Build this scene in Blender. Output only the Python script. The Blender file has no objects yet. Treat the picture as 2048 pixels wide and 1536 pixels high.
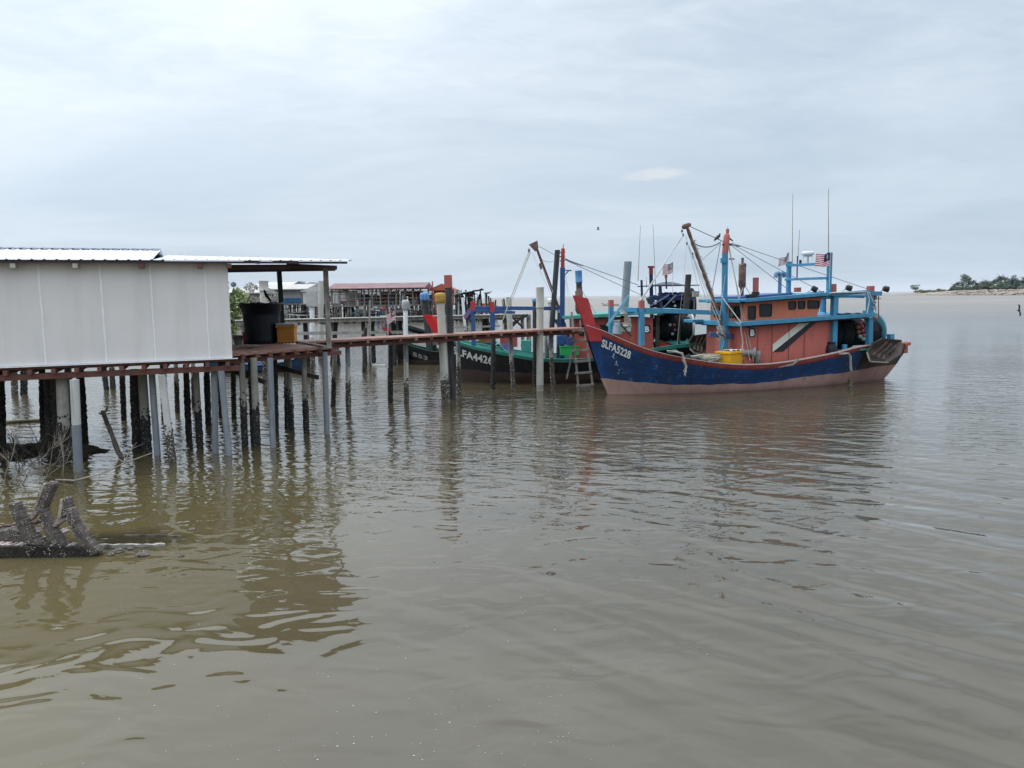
import bpy, math, random
from mathutils import Vector, Matrix, noise
random.seed(7)
SC = bpy.context.scene
COL = SC.collection
# ------------------------------------------------------------------ camera
H = 3.7                      # eye height above the water
FPX = 1547.0                 # focal length in pixels of a 2048 wide picture
PITCH = math.atan(174.4/FPX)
ROLL = math.radians(-0.8)
cam_d = bpy.data.cameras.new('camera'); cam = bpy.data.objects.new('camera', cam_d); COL.objects.link(cam)
cam.location = (0, 0, H)
cam.rotation_mode = 'QUATERNION'
cam.rotation_quaternion = (Matrix.Rotation(math.pi/2-PITCH, 3, 'X') @ Matrix.Rotation(ROLL, 3, 'Z')).to_quaternion()
cam_d.sensor_width = 36; cam_d.lens = FPX/2048*36
cam_d.clip_start = 0.1; cam_d.clip_end = 40000
SC.camera = cam
SC.view_settings.view_transform = 'Standard'; SC.view_settings.look = 'None'
SC.view_settings.exposure = 0.13; SC.view_settings.gamma = 1.0
SC.cycles.max_bounces = 8; SC.cycles.caustics_reflective = False; SC.cycles.caustics_refractive = False
# ------------------------------------------------------------------ sky and sun
SUN_EL, SUN_AZ = math.radians(60), math.radians(-72)      # azimuth from +Y, negative to the left
sd = Vector((math.sin(SUN_AZ)*math.cos(SUN_EL), math.cos(SUN_AZ)*math.cos(SUN_EL), math.sin(SUN_EL)))
W_ = bpy.data.worlds.new('World'); SC.world = W_; W_.use_nodes = True
nt = W_.node_tree; nt.nodes.clear()
def N(nt, t, **k):
    n = nt.nodes.new(t)
    for a, b in k.items(): setattr(n, a, b)
    return n
def lk(nt, a, b): nt.links.new(a, b)
def ramp(nt, fac, stops):
    r = N(nt, 'ShaderNodeValToRGB'); lk(nt, fac, r.inputs[0])
    while len(r.color_ramp.elements) < len(stops): r.color_ramp.elements.new(0.5)
    for e, (p, c) in zip(r.color_ramp.elements, stops):
        e.position = p; e.color = (c, c, c, 1) if not hasattr(c, '__len__') else (*c[:3], 1)
    return r.outputs[0]
def mixc(nt, fac, a, b, mode='MIX'):
    m = N(nt, 'ShaderNodeMix', data_type='RGBA', blend_type=mode)
    for s, v in ((0, fac), (6, a), (7, b)):
        if hasattr(v, 'is_linked'): lk(nt, v, m.inputs[s])
        elif s == 0: m.inputs[0].default_value = v
        else: m.inputs[s].default_value = (*v[:3], 1)
    return m.outputs[2]
def mth(nt, op, a, b=None, clamp=False):
    m = N(nt, 'ShaderNodeMath', operation=op, use_clamp=clamp)
    for i, v in enumerate((a, b)):
        if v is None: continue
        if hasattr(v, 'is_linked'): lk(nt, v, m.inputs[i])
        else: m.inputs[i].default_value = v
    return m.outputs[0]
def noi(nt, vec, scale, detail=3, rough=.5, dist=0.0):
    n = N(nt, 'ShaderNodeTexNoise'); n.inputs['Scale'].default_value = scale; n.inputs['Detail'].default_value = detail
    n.inputs['Roughness'].default_value = rough; n.inputs['Distortion'].default_value = dist
    if vec is not None: lk(nt, vec, n.inputs['Vector'])
    return n.outputs[0]
def mapg(nt, vec, sc=(1, 1, 1), rot=(0, 0, 0), loc=(0, 0, 0)):
    m = N(nt, 'ShaderNodeMapping'); lk(nt, vec, m.inputs[0])
    m.inputs['Scale'].default_value = sc; m.inputs['Rotation'].default_value = rot; m.inputs['Location'].default_value = loc
    return m.outputs[0]
sky = N(nt, 'ShaderNodeTexSky'); sky.sky_type = 'NISHITA'; sky.sun_disc = False
sky.sun_elevation = SUN_EL; sky.sun_rotation = SUN_AZ; sky.air_density = 1.0; sky.dust_density = 3.0
tc = N(nt, 'ShaderNodeTexCoord'); d = tc.outputs['Generated']
sp = N(nt, 'ShaderNodeSeparateXYZ'); lk(nt, d, sp.inputs[0])
zc = mth(nt, 'MAXIMUM', sp.outputs[2], 0.0)
den = mth(nt, 'ADD', zc, 0.16)
cx = mth(nt, 'DIVIDE', sp.outputs[0], den); cy = mth(nt, 'DIVIDE', sp.outputs[1], den)
cb = N(nt, 'ShaderNodeCombineXYZ'); lk(nt, cx, cb.inputs[0]); lk(nt, cy, cb.inputs[1])
veil = noi(nt, mapg(nt, cb.outputs[0], (.5, .75, 1), (0, 0, .25), (3.1, 1.2, 0)), 1.1, 6, .55, .6)
rip = noi(nt, mapg(nt, cb.outputs[0], (2.6, 4.0, 1), (0, 0, -.25)), 1.9, 6, .62, .4)
veil = ramp(nt, veil, [(.36, .0), (.62, 1.0)])
up = ramp(nt, zc, [(.0, .0), (.16, .15), (.34, .9)])
ripc = mth(nt, 'MULTIPLY', mth(nt, 'SUBTRACT', rip, .5), mth(nt, 'MULTIPLY', up, .95))
left = ramp(nt, mth(nt, 'ADD', mth(nt, 'MULTIPLY', sp.outputs[0], .5), .5), [(.2, .70), (.43, 1.0), (.68, 0.0)])
left = mth(nt, 'MULTIPLY', left, ramp(nt, zc, [(0.0, .35), (.2, 1.0)]))
fac = mth(nt, 'ADD', mth(nt, 'MULTIPLY', veil, .34), mth(nt, 'ADD', mth(nt, 'MULTIPLY', left, .42), ripc))
fac = mth(nt, 'ADD', fac, mth(nt, 'MULTIPLY', ramp(nt, zc, [(0.03, 0.0), (.30, 1.0)]), .26), clamp=True)
# one small bright wisp low in the sky
wv = N(nt, 'ShaderNodeVectorMath', operation='SUBTRACT'); lk(nt, d, wv.inputs[0]); wv.inputs[1].default_value = (.183, .972, .147)
wl = N(nt, 'ShaderNodeVectorMath', operation='LENGTH'); lk(nt, mapg(nt, wv.outputs[0], (1, 1, 5.5)), wl.inputs[0])
wn = noi(nt, mapg(nt, d, (30, 30, 110)), 1.0, 4, .6)
wisp = ramp(nt, mth(nt, 'ADD', wl.outputs['Value'], mth(nt, 'MULTIPLY', mth(nt, 'SUBTRACT', wn, .5), .055)), [(.018, 1.0), (.045, 0.0)])
base = mixc(nt, .85, sky.outputs[0], (4.5, 5.65, 6.9))          # haze-filled blue
cloud = mixc(nt, fac, base, (7.75, 8.5, 9.3))
cloud = mixc(nt, mth(nt, 'MULTIPLY', wisp, .45), cloud, (8.0, 8.0, 8.0))
# thin cloud glows brighter high up, around the hidden sun (above the frame)
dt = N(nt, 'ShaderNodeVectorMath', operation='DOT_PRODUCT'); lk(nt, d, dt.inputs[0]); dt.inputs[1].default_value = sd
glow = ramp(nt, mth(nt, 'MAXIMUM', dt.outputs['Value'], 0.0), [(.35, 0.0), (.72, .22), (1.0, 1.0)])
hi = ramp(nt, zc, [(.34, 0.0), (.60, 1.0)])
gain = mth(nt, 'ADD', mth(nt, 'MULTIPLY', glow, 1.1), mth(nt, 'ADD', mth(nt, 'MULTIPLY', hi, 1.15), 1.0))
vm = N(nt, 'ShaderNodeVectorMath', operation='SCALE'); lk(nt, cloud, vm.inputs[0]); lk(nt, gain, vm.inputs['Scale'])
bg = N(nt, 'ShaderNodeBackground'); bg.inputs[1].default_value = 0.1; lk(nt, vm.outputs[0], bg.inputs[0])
wo = N(nt, 'ShaderNodeOutputWorld'); lk(nt, bg.outputs[0], wo.inputs[0])
sun_d = bpy.data.lights.new('sun', 'SUN'); sun_d.energy = 1.1; sun_d.angle = math.radians(10); sun_d.color = (1, .96, .9)
sun = bpy.data.objects.new('sun', sun_d); COL.objects.link(sun)
sun.rotation_mode = 'QUATERNION'; sun.rotation_quaternion = sd.to_track_quat('Z', 'Y'); sun.location = (-20, 10, 60)
# ------------------------------------------------------------------ measuring: a ray through a pixel of the 2048x1536 photograph, met with a real plane
_cr, _sr = math.cos(ROLL), math.sin(ROLL)
_f = Vector((0, math.cos(PITCH), -math.sin(PITCH))); _u = Vector((0, math.sin(PITCH), math.cos(PITCH))); _r = Vector((1, 0, 0))
_r2 = _r*_cr+_u*_sr; _u2 = _u*_cr-_r*_sr; EYE = Vector((0, 0, H))
def ray(px, py): return _r2*((px-1024)/FPX)+_u2*((768-py)/FPX)+_f
def W(px, py, z=0.0):
    r = ray(px, py); return EYE+r*((z-H)/r.z)
def D(px, py, y):
    r = ray(px, py); return EYE+r*(y/r.y)
class Fr:            # a vertical working plane family: s along, t towards the viewer side, z up
    def __init__(s, b, e):
        s.o = Vector((b[0], b[1], 0)); d = Vector((e[0]-b[0], e[1]-b[1], 0)); s.L = d.length; s.e = d.normalized(); s.n = Vector((s.e.y, -s.e.x, 0))
        s.ang = math.atan2(s.e.y, s.e.x)
    def at(s, px, py, t=0.0):     # local coordinates of the thing (x = s, y = -t, z)
        r = ray(px, py); k = (t-(EYE-s.o).dot(s.n))/r.dot(s.n); p = EYE+r*k
        return Vector(((p-s.o).dot(s.e), -t, p.z))
    def w(s, a, t, z): 
        p = s.o+s.e*a+s.n*t; return Vector((p.x, p.y, z))
def V(s, t, z): return Vector((s, -t, z))
def itp(x, tab):
    if x <= tab[0][0]: return tab[0][1]
    for (a, b), (c, e) in zip(tab, tab[1:]):
        if x <= c:
            f = (x-a)/(c-a); return b+(e-b)*f
    return tab[-1][1]
def itps(x, tab):   # smoothed interpolation
    return (itp(x-.02, tab)+itp(x+.02, tab)+2*itp(x, tab)+itp(x-.04, tab)+itp(x+.04, tab))/6
# ------------------------------------------------------------------ materials
MATS = {}
def mat(name, col, rough=.6, var=.18, scale=2.5, dirt=None, damt=.5, dscale=1.6, streak=False, bump=0.0, bscale=30, metal=0.0, vec='Object', spec=.3, wear=None, wamt=.6, wscale=9):
    if name in MATS: return MATS[name]
    m = bpy.data.materials.new(name); m.use_nodes = True; nt = m.node_tree
    b = nt.nodes['Principled BSDF']; MATS[name] = m
    b.inputs['Roughness'].default_value = rough; b.inputs['Metallic'].default_value = metal; b.inputs['Specular IOR Level'].default_value = spec
    tc = N(nt, 'ShaderNodeTexCoord'); v = tc.outputs[vec]
    n1 = noi(nt, v, scale, 5, .6)
    lo = tuple(c*(1-var) for c in col); hi2 = tuple(min(1, c*(1+var)) for c in col)
    c = mixc(nt, ramp(nt, n1, [(.3, 0), (.7, 1)]), lo, hi2)
    if dirt is not None:
        vv = mapg(nt, v, (2.5, 2.5, .35)) if streak else v
        n2 = noi(nt, vv, dscale, 6, .65)
        f = mth(nt, 'MULTIPLY', ramp(nt, n2, [(.48, 0), (.68, 1)]), damt)
        c = mixc(nt, f, c, dirt)
    if wear is not None:
        n3 = noi(nt, v, wscale, 6, .7)
        c = mixc(nt, mth(nt, 'MULTIPLY', ramp(nt, n3, [(.60, 0), (.645, 1)]), wamt), c, wear)
    lk(nt, c, b.inputs['Base Color'])
    rr = mth(nt, 'ADD', mth(nt, 'MULTIPLY', mth(nt, 'SUBTRACT', n1, .5), .25), rough, clamp=True); lk(nt, rr, b.inputs['Roughness'])
    if bump:
        bn = N(nt, 'ShaderNodeBump'); bn.inputs['Strength'].default_value = 1; bn.inputs['Distance'].default_value = bump
        lk(nt, noi(nt, v, bscale, 4, .6), bn.inputs['Height']); lk(nt, bn.outputs[0], b.inputs['Normal'])
    return m
def barn_mat(name, lo, hi2, sc=42):      # barnacle crust: pale shells on dark growth
    if name in MATS: return MATS[name]
    m = bpy.data.materials.new(name); m.use_nodes = True; nt = m.node_tree; MATS[name] = m
    b = nt.nodes['Principled BSDF']; b.inputs['Roughness'].default_value = .85
    v = N(nt, 'ShaderNodeTexCoord').outputs['Object']
    vo = N(nt, 'ShaderNodeTexVoronoi'); vo.inputs['Scale'].default_value = sc; lk(nt, v, vo.inputs['Vector'])
    sel = ramp(nt, noi(nt, v, sc*.5, 3), [(.46, 0), (.54, 1)])
    c = mixc(nt, mth(nt, 'MULTIPLY', ramp(nt, vo.outputs[0], [(.18, 1), (.42, 0)]), sel), lo, hi2)
    lk(nt, c, b.inputs['Base Color'])
    bn = N(nt, 'ShaderNodeBump'); bn.inputs['Distance'].default_value = .02
    lk(nt, vo.outputs[0], bn.inputs['Height']); bn.invert = True; lk(nt, bn.outputs[0], b.inputs['Normal'])
    return m
GRIME = (.05, .042, .03)
M_wall = mat('wall_panel', (.69, .655, .635), .55, .04, 1.2, (.40, .40, .37), .25, .9, True)
M_caulk = mat('caulk', (.80, .81, .80), .5, .05)
M_white = mat('white_paint', (.78, .79, .80), .45, .05, 2, (.5, .5, .48), .3)
M_roofw = mat('white_roof_sheet', (.60, .63, .69), .35, .05, 1.5, (.55, .57, .6), .25, 1.5)
M_brown = mat('red_brown_paint', (.155, .062, .048), .6, .3, 3, (.05, .035, .028), .5, 3, False, .004, 25)
M_deckw = mat('red_brown_deck', (.27, .135, .105), .65, .3, 4, (.36, .27, .22), .6, 5, False, .004, 25)
M_purple = mat('purple_brown_timber', (.075, .045, .055), .7, .25, 3)
M_greyw = mat('weathered_timber', (.27, .25, .22), .85, .35, 6, (.10, .09, .075), .6, 5, True, .006, 40)
M_darkw = mat('dark_wet_timber', (.045, .038, .032), .6, .4, 6, (.015, .014, .012), .6, 5, True, .008, 30)
M_pvcg = mat('grey_pipe', (.20, .215, .24), .5, .12, 3, (.34, .35, .37), .5, 4, True)
M_pvcw = mat('white_pipe', (.52, .52, .50), .55, .1, 3, (.30, .28, .23), .6, 2.5, True)
M_conc = mat('concrete', (.30, .285, .25), .85, .2, 5, (.14, .12, .09), .6, 3, True, .006, 30)
M_cream = mat('cream_concrete', (.46, .45, .40), .7, .1, 4, (.28, .25, .19), .5, 3, True, .004)
M_blackp = mat('black_pole', (.035, .037, .042), .55, .4, 4, (.12, .12, .12), .35, 4, True, .004)
M_barnw = barn_mat('barnacle_pale', (.075, .064, .05), (.55, .52, .46), 19)
M_barnd = barn_mat('barnacle_dark', (.018, .016, .014), (.16, .15, .13), 21)
M_rope = mat('rope', (.42, .39, .33), .9, .25, 25, (.2, .18, .14), .5, 10)
M_cable = mat('steel_cable', (.13, .13, .14), .5, .2, 9)
M_linew = mat('pale_line', (.50, .50, .48), .8, .1, 9)
M_rust = mat('rusty_steel', (.13, .07, .055), .75, .35, 7, (.30, .27, .25), .5, 8)
M_tub = mat('black_plastic', (.008, .011, .018), .38, .2, 3, (.022, .026, .033), .4, 3)
M_yel = mat('yellow_plastic', (.72, .36, .015), .45, .08, 2, (.5, .26, .04), .4)
M_ora = mat('orange_plastic', (.47, .20, .035), .55, .1, 3, (.26, .12, .03), .6, 4)
M_redp = mat('red_paint', (.43, .045, .05), .5, .1, 2, (.35, .05, .045), .5, 3)
M_redf = mat('faded_red_paint', (.37, .105, .09), .6, .12, 2, (.32, .12, .1), .5, 3)
M_yelcap = mat('yellow_tarp', (.40, .23, .045), .6, .15, 5, (.3, .2, .08), .5)
M_bluecap = mat('blue_plastic', (.07, .20, .42), .5, .2, 4, (.35, .45, .55), .55, 9, True)
M_glass = mat('dark_glass', (.018, .020, .022), .12, .3, 2)
M_rub = mat('black_rubber', (.02, .02, .021), .7, .2)
M_net = mat('black_net', (.012, .014, .018), .9, .5, 14, (.03, .035, .04), .6, 20, False, .02, 40)
M_cyan = mat('sky_blue_paint', (.050, .235, .385), .5, .14, 3, (.09, .11, .13), .5, 3, True, wear=(.30, .33, .36), wamt=.5)
M_navy = mat('navy_paint', (.014, .050, .155), .4, .3, 1.3, (.018, .030, .052), .8, 1.2, True, wear=(.20, .23, .28), wamt=.35, wscale=5)
M_pink = mat('antifouling_pink', (.44, .27, .235), .7, .12, 2, (.30, .19, .16), .6, 1.6, True)
M_rail = mat('red_rail', (.30, .058, .052), .55, .2, 3, (.14, .04, .035), .6, 4, True, wear=(.33, .26, .24), wamt=.5)
M_cap = mat('pale_pink_rail_cap', (.46, .33, .30), .6, .1, 5)
M_cabin = mat('salmon_red_paint', (.47, .125, .098), .5, .10, 1.6, (.29, .10, .085), .55, 1.6, True, wear=(.30, .085, .07), wamt=.45, wscale=4)
M_cabin2 = mat('orange_red_paint', (.58, .17, .088), .5, .08, 1.6, (.38, .13, .09), .5, 1.6, True, wear=(.62, .27, .18), wamt=.35, wscale=5)
M_teal = mat('teal_deck_paint', (.045, .26, .215), .55, .15, 3, (.25, .35, .30), .4, 4)
M_brownin = mat('brown_board', (.088, .062, .052), .8, .25, 4, (.05, .036, .03), .6, 3, True, .004)
M_brownlt = mat('pale_brown_board', (.26, .19, .165), .8, .2, 4, (.12, .09, .075), .6, 3, True, .004)
M_blackhull = mat('black_hull_paint', (.012, .012, .014), .35, .5, 2, (.05, .05, .05), .4, 2, True)
M_fade = mat('dull_red_bottom', (.070, .040, .034), .7, .3, 1.5, (.10, .09, .08), .6, 1, False)
M_blueb = mat('mid_blue_paint', (.035, .085, .23), .5, .15, 3, (.10, .13, .18), .4, 3)
M_stripeb = mat('stripe_black', (.02, .022, .028), .45, .1)
M_stripew = mat('stripe_cream', (.62, .61, .53), .5, .06)
M_turq = mat('turquoise_disc', (.05, .17, .22), .5, .15, 3, (.03, .08, .1), .4)
M_green = mat('bright_green_plastic', (.035, .40, .11), .5, .1)
M_hullw = mat('letter_white', (.72, .74, .74), .5, .06, 6, (.4, .4, .4), .4, 12)
# ------------------------------------------------------------------ mesh builder
class MB:
    def __init__(s): s.v = []; s.f = []; s.m = []; s.s = []
    def add(s, vs, fs, mi=0, sm=False):
        o = len(s.v); s.v += [tuple(x) for x in vs]
        for f in fs: s.f.append([i+o for i in f]); s.m.append(mi); s.s.append(sm)
        return s
    def box(s, c, size, R=None, mi=0):
        c = Vector(c); hx, hy, hz = [q/2 for q in size]
        vs = [Vector((x, y, z)) for z in (-hz, hz) for x, y in ((-hx, -hy), (hx, -hy), (hx, hy), (-hx, hy))]
        if R is not None: vs = [R @ q for q in vs]
        return s.add([c+q for q in vs], [(3, 2, 1, 0), (4, 5, 6, 7), (0, 1, 5, 4), (1, 2, 6, 5), (2, 3, 7, 6), (3, 0, 4, 7)], mi)
    def bar(s, a, b, w, h, mi=0, up=(0, 0, 1)):     # rectangular timber from a to b
        a, b = Vector(a), Vector(b); d = (b-a); L = d.length
        if L < 1e-6: return s
        d.normalize(); up = Vector(up)
        if abs(d.dot(up)) > .97: up = Vector((0, 1, 0)) if abs(d.y) < .9 else Vector((1, 0, 0))
        x = d.cross(up).normalized(); y = x.cross(d)
        vs = [p+x*i*w/2+y*j*h/2 for p in (a, b) for i, j in ((-1, -1), (1, -1), (1, 1), (-1, 1))]
        return s.add(vs, [(3, 2, 1, 0), (4, 5, 6, 7), (0, 1, 5, 4), (1, 2, 6, 5), (2, 3, 7, 6), (3, 0, 4, 7)], mi)
    def tube(s, pts, r, n=8, mi=0, sm=True, cap=True):
        pts = [Vector(p) for p in pts]; k = len(pts); R = r if hasattr(r, '__len__') else [r]*k
        vs = []; px = None
        for i, p in enumerate(pts):
            d = (pts[min(i+1, k-1)]-pts[max(i-1, 0)]).normalized()
            if px is None:
                a = Vector((0, 0, 1)) if abs(d.z) < .9 else Vector((1, 0, 0)); px = d.cross(a).normalized()
            else: px = (px-d*px.dot(d)).normalized()
            y = d.cross(px)
            for j in range(n):
                q = 2*math.pi*j/n; vs.append(p+(px*math.cos(q)+y*math.sin(q))*R[i])
        fs = [(i*n+j, i*n+(j+1) % n, (i+1)*n+(j+1) % n, (i+1)*n+j) for i in range(k-1) for j in range(n)]
        s.add(vs, fs, mi, sm)
        if cap: s.add(vs[:n], [tuple(range(n))[::-1]], mi); s.add(vs[-n:], [tuple(range(n))], mi)
        return s
    def lathe(s, c, prof, n=20, mi=0, sm=True, axis=None):     # prof: (radius, height)
        c = Vector(c); Q = Vector(axis).normalized().to_track_quat('Z', 'Y').to_matrix() if axis is not None else Matrix.Identity(3)
        vs = [c+Q @ Vector((r*math.cos(2*math.pi*j/n), r*math.sin(2*math.pi*j/n), h)) for r, h in prof for j in range(n)]
        k = len(prof)
        return s.add(vs, [(i*n+j, i*n+(j+1) % n, (i+1)*n+(j+1) % n, (i+1)*n+j) for i in range(k-1) for j in range(n)], mi, sm)
    def ball(s, c, r, n=8, mi=0, sc=(1, 1, 1)):
        c = Vector(c); k = max(4, n//2+1); vs = []
        for i in range(k+1):
            a = math.pi*i/k
            for j in range(n):
                q = 2*math.pi*j/n; vs.append(c+Vector((math.sin(a)*math.cos(q)*sc[0], math.sin(a)*math.sin(q)*sc[1], math.cos(a)*sc[2]))*r)
        return s.add(vs, [(i*n+j, (i+1)*n+j, (i+1)*n+(j+1) % n, i*n+(j+1) % n) for i in range(k) for j in range(n)], mi, True)
    def grid(s, fn, nu, nv, mi=0, sm=True, flip=False):
        vs = [fn(i/nu, j/nv) for i in range(nu+1) for j in range(nv+1)]
        fs = []
        for i in range(nu):
            for j in range(nv):
                q = (i*(nv+1)+j, (i+1)*(nv+1)+j, (i+1)*(nv+1)+j+1, i*(nv+1)+j+1); fs.append(q[::-1] if flip else q)
        return s.add(vs, fs, mi, sm)
    def prism(s, poly, off, mi=0):       # polygon (3D points) extruded by vector off
        poly = [Vector(p) for p in poly]; off = Vector(off); n = len(poly)
        vs = poly+[p+off for p in poly]
        return s.add(vs, [tuple(range(n))[::-1], tuple(range(n, 2*n))]+[(i, (i+1) % n, n+(i+1) % n, n+i) for i in range(n)], mi)
    def build(s, name, mats, parent=None, bevel=0.0, solid=0.0):
        me = bpy.data.meshes.new(name); me.from_pydata(s.v, [], s.f)
        if not isinstance(mats, (list, tuple)): mats = [mats]
        for q in mats: me.materials.append(q)
        me.polygons.foreach_set('material_index', s.m); me.polygons.foreach_set('use_smooth', s.s); me.update()
        o = bpy.data.objects.new(name, me); COL.objects.link(o)
        if parent is not None: o.parent = parent
        if solid:
            q = o.modifiers.new('thickness', 'SOLIDIFY'); q.thickness = solid; q.offset = 0
        if bevel:
            q = o.modifiers.new('edge', 'BEVEL'); q.width = bevel; q.segments = 2; q.limit_method = 'ANGLE'; q.angle_limit = math.radians(50)
        return o
def tag(o, label=None, cat=None, group=None, kind=None):
    if label: o['label'] = label
    if cat: o['category'] = cat
    if group: o['group'] = group
    if kind: o['kind'] = kind
    return o
def thing(name, label, cat, loc=(0, 0, 0), rz=0.0, group=None, sc=1.0):
    o = bpy.data.objects.new(name, None); COL.objects.link(o); o.location = loc; o.rotation_euler = (0, 0, rz); o.scale = (sc, sc, sc); o.empty_display_size = .2
    return tag(o, label, cat, group)
def relocate(o):        # put a mesh thing's origin at its base
    me = o.data; zs = [v.co.z for v in me.vertices]; n = len(zs)
    c = Vector((sum(v.co.x for v in me.vertices)/n, sum(v.co.y for v in me.vertices)/n, min(zs)))
    me.transform(Matrix.Translation(-c)); o.location = c; return o
def text_mesh(txt, size=1.0, bold=.03, space=1.0):
    cu = bpy.data.curves.new('t', 'FONT'); cu.body = txt; cu.size = size; cu.offset = bold*size; cu.space_character = space; cu.resolution_u = 4
    ob = bpy.data.objects.new('t', cu); COL.objects.link(ob)
    dg = bpy.context.evaluated_depsgraph_get(); me = ob.evaluated_get(dg).to_mesh()
    vs = [v.co.copy() for v in me.vertices]; fs = [tuple(p.vertices) for p in me.polygons]
    ob.evaluated_get(dg).to_mesh_clear(); bpy.data.objects.remove(ob); bpy.data.curves.remove(cu)
    return vs, fs
def sag(a, b, d, n=10):
    a, b = Vector(a), Vector(b); return [a.lerp(b, i/n)-Vector((0, 0, 4*d*(i/n)*(1-i/n))) for i in range(n+1)]
# ------------------------------------------------------------------ water
def water_material():
    m = bpy.data.materials.new('muddy_water'); m.use_nodes = True; nt = m.node_tree
    b = nt.nodes['Principled BSDF']; b.inputs['IOR'].default_value = 1.44
    g = N(nt, 'ShaderNodeNewGeometry').outputs['Position']
    sp = N(nt, 'ShaderNodeSeparateXYZ'); lk(nt, g, sp.inputs[0])
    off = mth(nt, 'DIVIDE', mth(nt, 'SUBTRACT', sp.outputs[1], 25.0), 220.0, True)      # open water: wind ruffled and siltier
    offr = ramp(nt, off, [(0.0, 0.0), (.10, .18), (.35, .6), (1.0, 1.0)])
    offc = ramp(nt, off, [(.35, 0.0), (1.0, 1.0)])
    def spot(cx_, cy_, rx, ry, k):
        v = N(nt, 'ShaderNodeVectorMath', operation='LENGTH'); lk(nt, mapg(nt, g, (1/rx, 1/ry, 0), (0, 0, 0), (-cx_/rx, -cy_/ry, 0)), v.inputs[0])
        e = mth(nt, 'ADD', v.outputs['Value'], mth(nt, 'MULTIPLY', mth(nt, 'SUBTRACT', noi(nt, g, 1.6, 4, .6), .5), 1.1))
        return mth(nt, 'MULTIPLY', ramp(nt, e, [(.45, 1.0), (1.15, 0.0)]), k)
    silt = noi(nt, mapg(nt, g, (.10, .28, 1), (0, 0, .2)), 1.0, 4, .55, .5)
    c = mixc(nt, ramp(nt, silt, [(.32, 0), (.68, 1)]), (.052, .042, .023), (.078, .063, .040))
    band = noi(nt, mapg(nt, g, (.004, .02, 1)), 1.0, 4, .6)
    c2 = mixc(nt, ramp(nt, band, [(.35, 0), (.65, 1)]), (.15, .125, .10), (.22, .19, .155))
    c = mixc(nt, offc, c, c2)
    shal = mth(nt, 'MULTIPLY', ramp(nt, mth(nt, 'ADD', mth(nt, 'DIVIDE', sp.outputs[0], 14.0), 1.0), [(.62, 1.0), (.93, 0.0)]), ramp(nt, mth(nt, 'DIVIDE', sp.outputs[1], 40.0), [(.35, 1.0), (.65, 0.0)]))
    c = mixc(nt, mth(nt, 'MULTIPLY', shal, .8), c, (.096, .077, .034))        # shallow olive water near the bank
    p1, p2 = W(235, 1085), W(60, 905)
    sunk = mth(nt, 'MAXIMUM', spot(p1.x, p1.y, 1.3, .75, .75), spot(p2.x, p2.y, 3.2, 2.2, .8))       # timbers and mud just under the surface
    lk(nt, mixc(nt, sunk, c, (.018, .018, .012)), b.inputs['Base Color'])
    lk(nt, mth(nt, 'ADD', mth(nt, 'MULTIPLY', offr, .33), .025), b.inputs['Roughness'])
    def wav(sc, rot, amp, dist=.0, detail=2, rough=.5, scale=1.0):
        n = noi(nt, mapg(nt, mapg(nt, g, (1, 1, 1), (0, 0, rot)), (*sc, 1)), scale, detail, rough, dist)
        return mth(nt, 'MULTIPLY', mth(nt, 'SUBTRACT', n, .5), amp)
    rt = mth(nt, 'DIVIDE', sp.outputs[0], mth(nt, 'ADD', mth(nt, 'ABSOLUTE', sp.outputs[1]), 4.0))
    right = ramp(nt, mth(nt, 'ADD', mth(nt, 'MULTIPLY', rt, .8), .5), [(.40, 0.0), (.80, 1.0)])
    farr = ramp(nt, mth(nt, 'DIVIDE', sp.outputs[1], 60.0), [(.15, .0), (.34, 1.0)])
    far2 = ramp(nt, mth(nt, 'DIVIDE', sp.outputs[1], 60.0), [(.24, .0), (.50, 1.0)])
    lk(nt, mth(nt, 'SUBTRACT', mth(nt, 'ADD', .53, mth(nt, 'MULTIPLY', farr, .75)), mth(nt, 'MULTIPLY', offc, .90)), b.inputs['Specular IOR Level'])
    patch = ramp(nt, noi(nt, mapg(nt, g, (.12, .12, 1)), 1.0, 2), [(.35, .5), (.65, 1.0)])
    swell = wav((.38, 1.45), .72, .105, .4, 1)                       # long ridges running to the lower right
    swell = mth(nt, 'MULTIPLY', swell, mth(nt, 'MULTIPLY', mth(nt, 'ADD', mth(nt, 'MULTIPLY', right, .9), .12), mth(nt, 'SUBTRACT', 1.0, mth(nt, 'MULTIPLY', farr, .66))))
    fine = wav((1.4, 3.2), .30, .052, .5, 3)
    fine = mth(nt, 'MULTIPLY', fine, mth(nt, 'MULTIPLY', mth(nt, 'ADD', farr, .06), patch))
    chop = mth(nt, 'MULTIPLY', wav((5, 9), .2, .012, .5, 2), mth(nt, 'MULTIPLY', far2, patch))
    blob = wav((1.2, 1.9), -.1, .024, .9, 1)                          # lazy lobes that bend the reflections
    h = mth(nt, 'ADD', mth(nt, 'ADD', swell, fine), mth(nt, 'ADD', chop, blob))
    bn = N(nt, 'ShaderNodeBump'); bn.inputs['Strength'].default_value = 1; bn.inputs['Distance'].default_value = 1.0
    lk(nt, h, bn.inputs['Height']); lk(nt, bn.outputs[0], b.inputs['Normal'])
    return m
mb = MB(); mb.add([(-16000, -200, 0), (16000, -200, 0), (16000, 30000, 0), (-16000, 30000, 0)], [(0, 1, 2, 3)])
tag(mb.build('water', water_material()), 'calm muddy brown green water reflecting the pale sky', kind='structure')
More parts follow.
